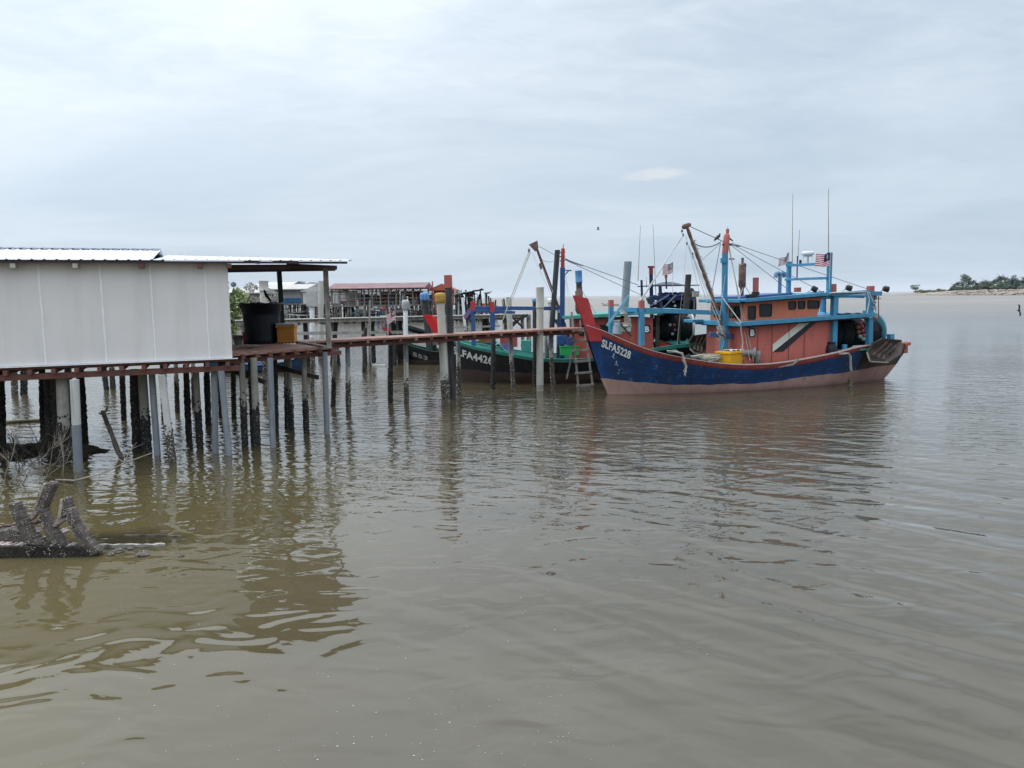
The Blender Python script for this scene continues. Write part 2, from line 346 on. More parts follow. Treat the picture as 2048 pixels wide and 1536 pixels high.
# ================================================================== the stilt shed
A0, A1 = W(0, 733, 2.34), W(465, 715, 2.34)
sh = Fr(A0, A1); SL = sh.L                     # s = SL is the right hand corner of the wall
EZ = 4.60                                       # eave height
shed = thing('stilt_shed', 'grey panelled shed on stilts under a white corrugated roof', 'shed', (sh.o.x, sh.o.y, 0), sh.ang)
LFT = -7.0
RNG = random.Random(3)
wallh0, wallh1 = 2.33, EZ-.02
mb = MB()
mb.box((( LFT+SL)/2, .04, (wallh0+wallh1)/2), (SL-LFT, .08, wallh1-wallh0))
mb.box((SL-.04, 3.0, (wallh0+wallh1)/2+.05), (.08, 5.8, wallh1-wallh0))
mb.box((LFT+.04, 3.0, (wallh0+wallh1)/2+.05), (.08, 5.8, wallh1-wallh0))
mb.box(((LFT+SL)/2, 5.95, (wallh0+wallh1)/2), (SL-LFT, .08, wallh1-wallh0))
mb.build('wall', M_wall, shed)
for x0, x1 in ((76, 91), (200, 212), (300, 311), (409, 419), (-60, -42), (-200, -182)):
    pt = sh.at(x0, 528, 0); pb = sh.at(x1, 722, 0); s0 = pt.x; s1 = pb.x; sm_ = (s0+s1)/2
    c = MB(); n = 26; vs = []
    for i in range(n+1):
        z = wallh0+.01+(wallh1-wallh0-.03)*i/n; x = sm_+.004*math.sin(i*.5+x0)+.006*RNG.uniform(-1, 1); w = .013+.008*RNG.random()
        vs += [(x-w, -.006, z), (x+w, -.006, z)]
    c.add(vs, [(2*i, 2*i+1, 2*i+3, 2*i+2) for i in range(n)]); c.build('caulk_seam', M_caulk, shed)
tr = MB(); tr.bar((LFT, -.03, wallh0-.018), (SL+.12, -.03, wallh0-.012), .10, .016); tr.build('wall_sill', M_white, shed)
# corrugated roof: ribs run up the slope, the front edge shows their profile
def ribz(x):
    p = (x/.235) % 1.0
    return .028*max(0, 1-abs(p-.5)/.13) if abs(p-.5) < .13 else 0
def roofsheet(s0, s1, y0, y1, z0, z1a, z1b, name):
    m = MB(); n = int((s1-s0)/.235*10); vs = []
    for i in range(n+1):
        s = s0+(s1-s0)*i/n; zb = z1a+(z1b-z1a)*i/n
        for y, z in ((y0, z0), (y1, zb)): vs.append((s, y, z+ribz(s)))
    m.add(vs, [(2*i, 2*i+2, 2*i+3, 2*i+1) for i in range(n)]); return m.build(name, M_roofw, shed, solid=.012)
sR = sh.at(705, 526, .30).x
s32 = sh.at(320, 505, -3).x
ZR = sh.at(200, 500, -3.5).z; 
def zfor(s, t, v):          # height of the back edge so that the sheet rises as measured
    lo, hi_ = -800.0, 1400.0
    for _ in range(40):
        m_ = (lo+hi_)/2
        if sh.at(m_, v, t).x < s: lo = m_
        else: hi_ = m_
    return sh.at(lo, v, t).z
ZB1, ZB2 = zfor(s32, -7.5, 511), zfor(sR, -7.5, 519)
roofsheet(LFT-.3, s32, -.30, 3.5, EZ+.04, ZR, ZR, 'roof_sheet')
roofsheet(s32+.01, sR, -.30, 7.5, EZ+.04, ZB1, ZB2, 'roof_sheet')
roofsheet(LFT-.3, s32, 3.52, 6.3, ZR+.01, 4.66, 4.66, 'roof_sheet')
rc = MB()
for i in range(60):
    x = LFT-.2+i*.235
    if x < s32-.1: rc.box((x, 3.5, ZR+.025), (.12, .3, .02))
rc.box(((LFT+s32)/2, 3.5, ZR+.04), (s32-LFT, .34, .01)); rc.build('ridge_cap', M_roofw, shed)
fa = MB(); fa.bar((LFT, -.24, EZ-.005), (sR-.12, -.24, EZ-.005), .04, .05); fa.build('fascia', M_purple, shed)
for px in (28, 152, 283, 400, 458, -110, -240):
    s = sh.at(px, 530, .1).x
    r = MB(); r.box((s, -.10, EZ-.085), (.10, .30, .10)); r.build('rafter', M_cream if px < 200 else M_brown, shed)
pur = MB()
a = sh.at(456, 541, -1.0); a2 = sh.at(662, 538, -1.75)
pur.bar((a.x, 1.0, a.z), (a2.x+.1, a2.y, a2.z), .09, .10)
pur.build('roof_beam', M_purple, shed)
pu2 = MB(); pu2.bar((SL-.05, .12, EZ-.10), (sh.at(580, 530, -.12).x, .12, EZ-.09), .09, .11)
pu2.bar((sh.at(575, 531, -.9).x, .9, EZ-.03), (sh.at(672, 533, -1.7).x, 1.7, EZ-.05), .09, .11); pu2.build('roof_beam', M_purple, shed)
for s in (SL+.7, SL+1.6):
    r = MB(); r.bar((s, -.15, EZ+.00), (s, 7.3, min(ZB1, ZB2)-.07), .07, .07); r.build('rafter', M_purple, shed)
# floor: planks, joists, beam
fl = MB()
for i in range(24): fl.box((LFT+(SL-LFT)*.5, .12+i*.25, 2.28), (SL-LFT-.05, .235, .05))
fl.build('floor', M_brown, shed)
nj = 26
for i in range(nj):
    s = SL-.12-i*.455
    j = MB(); j.box((s, 2.9, 2.20), (.085, 6.1+.12*RNG.random(), .10)); j.build('joist', M_brown, shed)
for y in (.08, 3.0, 5.7):
    j = MB(); j.bar((LFT, y, 2.08), (SL+.14, y, 2.08), .12, .13); j.build('beam', M_brown, shed)
# piles
def pile_obj(parent, base, top, r, segs, name='pile', label=None, barn=None, r1=None, n=12, org=(0, 0, 0), blobs=40):
    """segs: [(material, z_from, z_to)...] bottom up; barn = material index whose zone is encrusted"""
    base, top = Vector(base), Vector(top); m = MB(); mats = []
    rng = random.Random(int(abs(base.x)*1000+abs(base.y)*77)); r1 = r if r1 is None else r1
    for k, (mt, z0, z1) in enumerate(segs):
        mats.append(mt); crust = barn is not None and k in barn
        st = max(2, int((z1-z0)/(.055 if crust else .5))); vs = []; nn = 14 if crust else n
        for i in range(st+1):
            z = z0+(z1-z0)*i/st; f = (z-base.z)/(top.z-base.z); c = base.lerp(top, f); rr = r+(r1-r)*f
            for j in range(nn):
                q = 2*math.pi*j/nn; e = 1+(rng.uniform(-.04, .24) if crust and i < st else (.03 if crust else 0))
                zz = z+(rng.uniform(-.05, .28)*rng.random() if crust and i == st else 0)-(.12 if (barn and not crust and i == 0) else 0)
                vs.append(Vector((c.x+math.cos(q)*rr*e, c.y+math.sin(q)*rr*e, zz)))
        m.add(vs, [(i*nn+j, i*nn+(j+1) % nn, (i+1)*nn+(j+1) % nn, (i+1)*nn+j) for i in range(st) for j in range(nn)], k, not crust)
        if k == len(segs)-1: m.add(vs[-nn:], [tuple(range(nn))], k)
        if crust:
            for _ in range(blobs):
                z = z1+.30-abs(rng.gauss(0, .4))*(z1-z0); f = (z-base.z)/(top.z-base.z); c = base.lerp(top, f); q = rng.uniform(0, 6.28); rr = (r+(r1-r)*f)*1.02
                if z < z0: continue
                m.ball((c.x+math.cos(q)*rr, c.y+math.sin(q)*rr, z), rng.uniform(.012, .03), 5, k)
    o = m.build(name, mats, parent)
    if label: o['label'] = label
    return o
def shed_local(w): 
    d_ = Vector((w.x, w.y, 0))-sh.o; return Vector((d_.dot(sh.e), -d_.dot(sh.n), w.z))
def spile(parent, bx, by, tx, ty, r, kind, barn_z=.7, ztop=2.04, loc=None, r1=None, grow=None):
    loc = loc or shed_local
    b = W(bx, by); t = D(tx, ty, b.y+.0)
    f = (ztop-0)/max(.3, t.z); T = b.lerp(t, f); T.z = ztop
    B = b+(b-T)*(.5/ztop)
    B, T = loc(B), loc(T)
    K = {'white': [(M_barnw, -.5, barn_z), (M_pvcw, barn_z, ztop)],
         'whitegrey': [(M_pvcg, -.5, 1.05), (M_pvcw, 1.05, ztop)],
         'grey': [(M_pvcg, -.5, .14), (M_pvcg, .14, ztop)],
         'greywhite': [(M_barnw, -.5, barn_z), (M_cream, barn_z, 1.62), (M_pvcg, 1.62, ztop)],
         'dark': [(M_barnd, -.5, barn_z), (M_blackp, barn_z, ztop)],
         'wet': [(M_barnd, -.5, ztop-.6), (M_darkw, ztop-.6, ztop)],
         'conc': [(M_barnd, -.5, barn_z), (M_conc, barn_z, ztop)],
         'wood': [(M_barnd, -.5, barn_z), (M_greyw, barn_z, ztop)]}[kind]
    barn = None if kind in ('whitegrey', 'grey') else (0,)
    return pile_obj(parent, B, T, r, K, barn=barn, r1=r1)
SP = [(157, 943, 148, 742, .095, 'whitegrey', 0), (345, 925, 322, 738, .080, 'white', .62), (458, 910, 441, 730, .075, 'grey', 0),
      (431, 905, 428, 735, .075, 'grey', 0), (315, 910, 303, 740, .075, 'grey', 0), (130, 928, 124, 750, .13, 'conc', .9), (102, 912, 95, 748, .09, 'wet', 0),
      (118, 918, 110, 750, .10, 'wet', 0), (275, 900, 268, 745, .105, 'wet', 0), (294, 903, 284, 742, .11, 'conc', .8), (378, 880, 372, 738, .075, 'wet', 0),
      (400, 893, 391, 736, .08, 'conc', .9), (417, 850, 413, 735, .08, 'wet', 0), (3, 898, 0, 760, .10, 'wet', 0), (30, 790, 28, 745, .11, 'white', 1.6),
      (48, 788, 48, 745, .12, 'wet', 0), (213, 778, 208, 742, .10, 'wet', 0), (226, 778, 224, 742, .10, 'conc', .9), (330, 840, 326, 742, .09, 'wet', 0), (443, 835, 440, 735, .08, 'wet', 0),
      (168, 880, 160, 745, .10, 'wet', 0), (-60, 930, -66, 745, .10, 'conc', .8), (-130, 860, -133, 745, .1, 'wet', 0)]
SP += [(88, 880, 84, 745, .08, 'wet', 0), (248, 840, 244, 742, .075, 'wet', 0), (355, 825, 352, 740, .07, 'conc', 1.0), (140, 850, 136, 745, .10, 'wet', 0),
       (388, 815, 386, 738, .07, 'conc', 1.0), (468, 838, 466, 735, .07, 'wet', 0), (-30, 890, -34, 750, .1, 'wet', 0)]
for bx, by, tx, ty, r, k, bz in SP: spile(shed, bx, by, tx, ty, r, k, bz or .7)
# ================================================================== platform with the porch roof posts, and the walkway
ZD = 2.42
P1, P2 = W(464, 706, ZD), W(662, 692, ZD)
J1, J2 = W(596, 684, ZD), W(1168, 655, ZD)      # front edge of the walkway
jet = thing('jetty_walkway', 'long red brown plank walkway on grey and white stilts with a square landing', 'jetty', (P2.x, P2.y, 0), 0)
def jl(w): return Vector((w.x-P2.x, w.y-P2.y, w.z))
jd = (J2-J1).normalized(); jn = Vector((-jd.y, jd.x, 0))
pd = (P2-P1).normalized(); pn = Vector((-pd.y, pd.x, 0)); PL = (P2-P1).length; PWD = 4.6
ld = MB(); npl = 19
for i in range(npl):
    y0 = PWD*i/npl; w = PWD/npl-.012
    c = P1.lerp(P2, .5)+pn*(y0+w/2); c.z = ZD-.02-.004*RNG.random()
    sh_l = -.0*i
    ld.bar(P1+pn*(y0+w/2)-Vector((0, 0, .02))-P2+pd*(.0)+Vector((0, 0, 0)), P2+pn*(y0+w/2)-Vector((0, 0, .02))-P2+pd*.05*RNG.random(), w, .04)
for q in range(len(ld.v)): ld.v[q] = (ld.v[q][0], ld.v[q][1], ld.v[q][2]+P2.z)
ld.build('landing_deck', M_deckw, jet)
def jloc(p): return Vector((p[0]-P2.x, p[1]-P2.y, p[2]))
for i in range(8):
    p = P1+pd*(PL*(.08+.9*i/7)); q = p+pn*PWD
    p = p-pn*(.06+.08*RNG.random()); b_ = MB(); b_.bar(jloc((p.x, p.y, ZD-.10)), jloc((q.x, q.y, ZD-.10)), .09, .10); b_.build('joist', M_brown, jet)
for off in (.18, 2.3, 4.3):
    p = P1+pn*off-pd*.25; q = P2+pn*off+pd*.45; b_ = MB(); b_.bar(jloc((p.x, p.y, ZD-.215)), jloc((q.x, q.y, ZD-.215)), .10, .12); b_.build('beam', M_brown, jet)
sp_ = MB(); sp_.bar(jloc((P1.x-pn.x*.02, P1.y-pn.y*.02, ZD-.045)), jloc((P2.x-pn.x*.02, P2.y-pn.y*.02, ZD-.045)), .05, .07); sp_.build('edge_board', M_deckw, jet)
JL = (J2-J1).length; JW = 1.15
dk = MB(); nb = int(JL/.20)
for k in range(5):      # boards laid along the walk in lengths
    o_ = JW*(k+.5)/5; x0 = 0.0
    while x0 < JL:
        ln = min(JL-x0, RNG.uniform(2.6, 3.8)); a_ = J1+jd*x0+jn*o_; b_ = J1+jd*(x0+ln-.012)+jn*o_; z = ZD-.02-.006*RNG.random()
        dk.bar(jloc((a_.x, a_.y, z)), jloc((b_.x, b_.y, z)), JW/5-.012, .04); x0 += ln
dk.build('walkway_deck', M_deckw, jet)
for px in list(range(640, 1160, 27))+[1150]:
    r0 = (px-596)/(1168-596)
    # joist positions follow the real spacing of .62 m
for i in range(int(JL/.62)):
    s = .5+i*.62; p = J1+jd*s-jn*(.05+.05*RNG.random()); q = p+jn*(JW+.15)
    b_ = MB(); b_.bar(jloc((p.x, p.y, ZD-.095)), jloc((q.x, q.y, ZD-.095)), .085, .105); b_.build('joist', M_brown if i % 3 else M_deckw, jet)
for o_ in (.22, .95):
    p = J1+jn*o_-jd*.8; q = J2+jn*o_+jd*.1; b_ = MB(); b_.bar(jloc((p.x, p.y, ZD-.205)), jloc((q.x, q.y, ZD-.205)), .09, .11); b_.build('beam', M_brown, jet)
b_ = MB(); p = J1-jn*.015; q = J2-jn*.015; b_.bar(jloc((p.x, p.y, ZD-.035)), jloc((q.x, q.y, ZD-.035)), .03, .06); b_.build('edge_board', M_deckw, jet)
loosep = MB(); a_, c_ = W(588, 682, ZD+.03), W(652, 693, ZD+.03); loosep.bar(jloc(a_), jloc(c_), .12, .035); loosep.build('loose_board', M_greyw, jet)
JP = [(490, 893, 483, 712, .075, 'conc', 1.1), (507, 888, 500, 712, .06, 'wet', 0), (514, 893, 507, 712, .085, 'conc', .9), (546, 895, 540, 712, .075, 'grey', 0),
      (553, 868, 550, 710, .06, 'wet', 0), (573, 856, 571, 708, .05, 'conc', 1.1), (583, 862, 577, 708, .075, 'conc', .9), (613, 866, 607, 706, .075, 'conc', .9), (654, 868, 649, 700, .078, 'grey', 0),
      (666, 813, 670, 702, .075, 'wood', .9), (530, 800, 530, 705, .075, 'white', 1.6), (625, 790, 624, 703, .07, 'white', 1.5),
      (697, 825, 695, 683, .078, 'greywhite', .95), (781, 806, 781, 680, .085, 'dark', 1.1), (813, 810, 812, 678, .080, 'greywhite', .7), (918, 790, 916, 671, .085, 'greywhite', 1.05),
      (986, 778, 987, 668, .088, 'dark', 1.2), (1027, 783, 1020, 667, .082, 'greywhite', 1.15), (1069, 772, 1070, 664, .08, 'dark', 1.0), (1106, 775, 1101, 662, .09, 'greywhite', 1.15),
      (1092, 758, 1092, 660, .08, 'wood', .8), (1172, 762, 1172, 656, .10, 'conc', .6), (728, 745, 730, 683, .09, 'wet', 0)]
for bx, by, tx, ty, r, k, bz in JP: spile(jet, bx, by, tx, ty, r, k, bz or .7, ZD-.15, jl)
# porch posts carry the shed's roof
pp = MB(); b_ = W(658, 697, ZD); t_ = D(651, 537, b_.y); pp.bar(shed_local(b_), shed_local(t_), .12, .12); pp.build('porch_post', M_greyw, shed, bevel=.008)
pp = MB(); b_ = W(567, 684, ZD); t_ = D(558, 538, b_.y); pp.bar(shed_local(b_), shed_local(Vector((t_.x, t_.y, min(t_.z, 4.78)))), .14, .14); pp.build('porch_post', mat('dark_green_paint', (.02, .035, .032), .6, .3, 3), shed, bevel=.008)
# braces under the landing
for (x0, y0, x1, y1, yy) in ((462, 740, 529, 764, 20.0), (548, 732, 637, 755, 21.6)):
    b_ = MB(); b_.bar(jloc(D(x0, y0, yy)), jloc(D(x1, y1, yy-.3)), .06, .12); b_.build('brace', M_darkw, jet)
# ================================================================== things on the landing
def at_deck(px, py): return W(px, py, ZD)
c = at_deck(516, 688); 
tub = thing('water_tub', 'big round black plastic tub standing on the landing beside the shed', 'tub', (c.x, c.y+.45, ZD))
m = MB(); RT, RB, HT = .60, .50, 1.17
m.lathe((0, 0, 0), [(0, 0), (RB, 0), (RB+.015, .02)]+[(RB+(RT-.05-RB)*i/8, .02+(HT*.80-.02)*i/8) for i in range(1, 9)]+[(RT-.02, HT*.81), (RT-.01, HT*.98), (RT+.04, HT*.985), (RT+.045, HT*1.01), (RT-.01, HT*1.01), (RT-.05, HT*.97), (RT-.10, HT*.8), (0, HT*.8)], 40)
m.build('tub_body', M_tub, tub)
m = MB(); 
for i in range(40):
    q = 2*math.pi*i/40
m.tube([Vector((math.cos(q)*(RT+.02+.03*math.sin(q*5)), math.sin(q)*(RT+.02), HT*1.02+.02*math.sin(q*7))) for q in [2*math.pi*i/40 for i in range(41)]], .018, 6)
m.build('rim_rope', M_tub, tub)
m = MB()
for i in range(5): m.tube([Vector((-.5+.12*i+.05*math.sin(j+i), -.3+.16*j, HT*.93+.06*math.sin(j*1.3+i))) for j in range(5)], .05, 6)
m.build('net_heap', M_net, tub)
c = at_deck(570, 687)
bx = thing('ice_box', 'orange plastic fish box with a pale lid beside the black tub', 'box', (c.x, c.y+.26, ZD), math.radians(6))
m = MB(); m.box((0, 0, .27), (.50, .50, .54)); m.box((0, 0, .50), (.56, .56, .08)); m.build('box_body', M_ora, bx, bevel=.015)
m = MB(); m.box((0, 0, .565), (.54, .54, .05)); m.build('lid', mat('pale_grey_lid', (.30, .33, .38), .5, .1), bx, bevel=.01)
m = MB()
for i in range(5): m.box((-.2+.1*i, -.253, .02), (.04, .02, .05))
m.build('foot_rib', mat('dark_orange_rib', (.2, .07, .02), .7), bx)
c = at_deck(476, 690)
m = MB(); m.lathe((0, 0, 0), [(0, 0), (.10, 0), (.13, .26), (.14, .27), (.135, .28), (.115, .05), (0, .05)], 18)
o = m.build('bucket', mat('grey_bucket', (.30, .33, .34), .5)); o.location = (c.x-.02, c.y+.1, ZD); tag(o, 'small grey bucket between the shed wall and the black tub', 'bucket')
m = MB(); m.box((0, 0, .16), (.36, .3, .32)); m.box((0, 0, .33), (.4, .34, .04))
o = m.build('red_box', M_redp, None, bevel=.01); o.location = (c.x+.12, c.y+.75, ZD); o['label'] = 'red plastic box behind the grey bucket by the shed'; o['category'] = 'box'
m = MB()
for k in range(9):
    a0 = RNG.uniform(0, 3); pts = [Vector((.42*math.cos(a0+q*.5)*(.5+.5*RNG.random())+.3*math.sin(q*.4+k), .16*math.sin(a0+q*.6)+.05*k*.3, .02+.03*RNG.random()+.012*k*.5)) for q in range(9)]
    m.tube(pts, .014, 5)
o = m.build('rope_pile', mat('grey_brown_rope', (.22, .19, .15), .9, .3, 20)); c = at_deck(486, 698); o.location = (c.x, c.y, ZD); tag(o, 'tangled grey brown rope lying at the foot of the black tub', 'rope')
# ================================================================== birds
def bird(loc, head, pitch, L, wings, mt, label, name='crow', cat='bird'):
    r = MB(); n = 9
    prof = [(-.50, .010, .03), (-.34, .035, .018), (-.20, .085, .05), (-.03, .125, .10), (.14, .135, .125), (.28, .10, .10), (.36, .072, .075), (.43, .078, .08), (.49, .055, .055), (.52, .022, .02), (.60, .006, .008)]
    vs = []
    for x, w, h in prof:
        zc = .05*max(0, (x-.2)/.3)
        for j in range(n):
            q = 2*math.pi*j/n; vs.append(Vector((x*L, math.cos(q)*w*L, zc*L+math.sin(q)*h*L)))
    r.add(vs, [(i*n+j, i*n+(j+1) % n, (i+1)*n+(j+1) % n, (i+1)*n+j) for i in range(len(prof)-1) for j in range(n)], 0, True)
    if wings:
        for s in (-1, 1):
            def wf(u, v): return Vector(((.22-.35*v-.25*u*u+.12*u)*L, s*(.08+1.0*u)*L, (.06+wings*math.sin(u*2.0)-.02*v)*L))
            r.grid(wf, 6, 3)
            r.grid(lambda u, v: wf(u, v)-Vector((0, 0, .012*L)), 6, 3, flip=True)
    else:
        for s in (-1, 1):
            r.grid(lambda u, v: Vector(((.25-.72*u)*L, s*(.135-.08*u+.01*math.sin(v*3))*L, (.10-.17*v*(1-u*.6)+.0*u)*L)), 6, 3)
            r.tube([Vector((.05*L, s*.05*L, -.08*L)), Vector((.06*L, s*.05*L, -.24*L)), Vector((.12*L, s*.05*L, -.25*L))], .012*L, 5)
    o = r.build(name, mt); o.location = loc; o.rotation_mode = 'XYZ'
    o.rotation_euler = (0, -pitch, head); tag(o, label, cat); return o
M_crow = mat('black_feathers', (.012, .012, .015), .5, .3, 10)
M_tern = mat('pale_feathers', (.62, .63, .66), .6, .2, 10)
tb = Vector(tub.location)
bird((tb.x+.33, tb.y-.42, ZD+HT*1.02+.19), math.radians(-150), math.radians(62), .40, 0, M_crow, 'black crow perched upright on the rim of the black tub')
# ================================================================== free standing mooring poles
GP = 'mooring poles by the walkway'
def mpole(bx, by, tx, ty, r, segs, label, cap=None, name='mooring_pole', barn=None, r1=None, base_y=None):
    b = W(bx, by); t = D(tx, ty, b.y)
    root = thing(name, label, 'pole', (b.x, b.y, 0), 0, GP); zt = t.z
    off = Vector((t.x-b.x, 0, 0)); B = -off*(.6/zt)+Vector((0, 0, -.6)); T = off+Vector((0, 0, zt))
    S = [(m_, -.6 if a0 is None else a0, zt if a1 is None else a1) for m_, a0, a1 in segs]
    pile_obj(root, B, T, r, S, 'shaft', barn=barn, r1=r1, n=14, blobs=60)
    if cap:
        kind, cm, z0, cr = cap; m = MB(); ax = (T-B).normalized(); c0 = B+ax*((zt+.6)*0)
        base = B.lerp(T, (z0+.6)/(zt+.6))
        if kind == 'drum': m.lathe(base, [(0, 0), (cr, 0), (cr*1.06, .02), (cr, .04), (cr*.98, zt-z0-.03), (cr*1.04, zt-z0-.01), (cr*.97, zt-z0+.03), (0, zt-z0+.04)], 16, axis=ax)
        elif kind == 'square': m.bar(base, base+ax*(zt-z0+.05), cr*2, cr*2)
        elif kind == 'bag':
            rg = random.Random(int(bx)); prof = []
            hgt = zt-z0+.08
            for f, q in ((0, .93), (.05, 1.12), (.3, 1.05), (.6, 1.13), (.85, 1.08), (.97, .85), (1, .3)): prof.append((cr*q, hgt*f))
            m.lathe(base, prof+[(0, hgt)], 14, axis=ax)
            m.v = [tuple(Vector(v)+Vector((rg.uniform(-1, 1), rg.uniform(-1, 1), rg.uniform(-1, 1)*.5))*cr*.09) for v in m.v]
        m.build('cap', cm, root, bevel=.008 if kind == 'square' else 0)
    return root
mpole(862, 727, 849, 588, .19, [(M_barnd, None, .4), (M_blackp, .4, None)], 'thick charcoal pole with a light blue cap leaning left of the yellow capped pole', ('bag', M_bluecap, 3.55, .24), barn=(0,))
mpole(892, 803, 880, 590, .145, [(M_barnw, None, .75), (M_cream, .75, None)], 'cream concrete pole with a mustard yellow cap in front of the walkway', ('bag', M_yelcap, 3.52, .175), barn=(0,))
mpole(905, 799, 896, 553, .125, [(M_blackp, None, None)], 'black pole with a faded red square cap beside the cream pole', ('square', M_redf, 4.05, .135), r1=.125)
mpole(1080, 782, 1080, 575, .138, [(M_conc, None, .25), (M_cream, .25, None)], 'thick cream concrete pole with a ring collar in front of the walkway', ('drum', M_cream, 3.25, .155), r1=.138)
mpole(1096, 762, 1115, 500, .115, [(M_barnd, None, .5), (M_blackp, .5, None)], 'tall black square pole leaning right beside the blue mast', barn=(0,))
mpole(1116, 757, 1120, 612, .11, [(M_barnd, None, .5), (M_blackp, .5, None)], 'black pole topped by a pale square concrete block at the foot of the blue mast', ('square', M_cream, 2.95, .15), barn=(0,))
mpole(1070, 740, 1070, 600, .12, [(M_barnd, None, .5), (M_blackp, .5, None)], 'black pole with a small turquoise cap just left of the thick cream pole', ('bag', M_bluecap, 3.42, .13), barn=(0,))
mpole(1103, 735, 1101, 600, .13, [(M_pvcw, None, None)], 'white pole with a tattered white cap between the cream and leaning black poles', ('bag', M_white, 3.35, .15))
mpole(1023, 720, 1017, 594, .17, [(M_barnw, None, .6), (M_cream, .6, None)], 'plain pale concrete pole standing behind the blue bow frame', barn=(0,))
mpole(1165, 742, 1157, 542, .145, [(M_blackp, None, None)], 'dark pole with a scuffed blue bucket cap left of the red stem', ('drum', M_bluecap, 4.35, .17))
mpole(1240, 752, 1256, 523, .175, [(M_pvcg, None, None)], 'thick grey pipe pole leaning right behind the red and navy bow')
mpole(1362, 748, 1377, 549, .14, [(M_blackp, None, 1.85), (mat('tan_tape', (.42, .33, .18), .6), 1.85, 2.28), (M_darkw, 2.28, None)], 'dark weathered pole bound with tan tape behind the navy trawler')
mpole(812, 729, 811, 603, .13, [(M_barnw, None, .9), (M_white, .9, None)], 'slim white pole wrapped with grey cloth at its top behind the walkway', ('bag', mat('grey_cloth', (.34, .34, .34), .8, .2, 8), 3.05, .2), barn=(0,))
mpole(1349, 742, 1349, 655, .09, [(M_greyw, None, None)], 'short split grey timber post beside the tan taped pole')
mpole(530, 735, 527, 562, .20, [(M_barnw, None, .6), (M_cream, .6, None)], 'pale grey pole with a fat collar seen over the black tub', ('drum', M_cream, 4.2, .26), barn=(0,))
mpole(642, 720, 642, 562, .16, [(M_barnw, None, .6), (M_cream, .6, None)], 'tall plain pale pole seen just left of the porch corner post', barn=(0,))
mpole(625, 725, 624, 584, .14, [(M_barnw, None, .6), (M_white, .6, None)], 'white pole with a square grey head seen under the porch', ('square', mat('grey_head', (.42, .42, .41), .7), 3.3, .28), barn=(0,))
mpole(790, 730, 789, 690, .09, [(M_barnd, None, None)], 'short dark encrusted stump under the far side of the walkway', barn=(0,))
mpole(737, 738, 740, 600, .05, [(M_greyw, None, None)], 'thin grey stick standing in open water behind the walkway')
# ================================================================== ladder
la = thing('wooden_ladder', 'weathered wooden ladder hanging from the walkway end beside the navy bow', 'ladder', tuple(W(1168, 772)), 0)
LB = Vector(la.location)
def lp(px, py, y=None): return D(px, py, LB.y+(0 if y is None else y))-LB
for (x0, y0, x1, y1) in ((1157, 775, 1146, 662), (1185, 768, 1170, 665)):
    m = MB(); m.bar(lp(x0, y0), lp(x1, y1, .25), .085, .06); m.build('stile', M_greyw, la, bevel=.006)
for k, py in enumerate((771, 746, 723, 701, 681, 663)):
    f = (771-py)/110; m = MB(); m.bar(lp(1152-11*f, py+1, .25*f-.05), lp(1188-15*f, py-2, .25*f-.05), .05, .09); m.build('rung', M_greyw, la, bevel=.006)
m = MB(); m.bar(lp(1147, 668, .2), lp(1143, 624, .25), .09, .06); m.bar(lp(1162, 664, .35), lp(1160, 640, .35), .06, .05); m.build('top_post', M_greyw, la)
m = MB(); m.bar(lp(1133, 758, .3), lp(1148, 692, .3), .07, .04); m.build('loose_stick', M_greyw, la)
# ================================================================== the wreck in the near left corner
wb = W(95, 1112)
M_wreck_unused = barn_mat('wreck_crust', (.035, .030, .026), (.52, .48, .42), 34)
M_wreckw = mat('wreck_timber', (.125, .104, .09), .85, .35, 9, (.035, .028, .024), .7, 5, False, .012, 35)
M_wredge = mat('wreck_lit_edge', (.38, .31, .27), .85, .25, 9, (.2, .16, .14), .5, 8)  # pale pinkish tone: sunlight on left and top faces put into the colour
wk = thing('boat_wreck', 'barnacled broken ribs and keel of a sunken wooden boat in the shallows', 'wreck', tuple(wb), 0)
def wl(px, py, dy=0.0): return D(px, py, wb.y+dy)-wb
def rough_bar(mb, pts, w, h, seed, mi=0, mi2=None, jit=.07, n=18, dirw=None):
    """a worn timber following pts with lumpy faces and shells stuck to it"""
    rg = random.Random(seed); P = []
    for i in range(n+1):
        f = i/n*(len(pts)-1); k = min(int(f), len(pts)-2); P.append(Vector(pts[k]).lerp(Vector(pts[k+1]), f-k))
    S = [P[0]]+[(P[i-1]+P[i]*2+P[i+1])/4 for i in range(1, n)]+[P[-1]]
    ring = [(-1, -1), (0, -1.0), (1, -1), (1.0, 0), (1, 1), (0, 1.0), (-1, 1), (-1.0, 0)]; vs = []
    dw = Vector(dirw) if dirw is not None else Vector((0, 1, 0))
    for i, p in enumerate(S):
        d = (S[min(i+1, n)]-S[max(i-1, 0)]).normalized(); y = (dw-d*dw.dot(d)).normalized(); x = d.cross(y)
        tp_ = 1.12-.30*i/n if n > 9 and n < 18 else 1.0
        for a, b in ring: vs.append(p+x*a*w*tp_/2*(1+rg.uniform(-jit, jit))+y*b*h/2*(1+rg.uniform(-jit, jit)))
    fs = []; ms = []
    mb.add(vs, [(i*8+j, i*8+(j+1) % 8, (i+1)*8+(j+1) % 8, (i+1)*8+j) for i in range(n) for j in range(8)], mi)
    mb.add(vs[:8], [tuple(range(8))[::-1]], mi); mb.add(vs[-8:], [tuple(range(8))], mi)
    return S
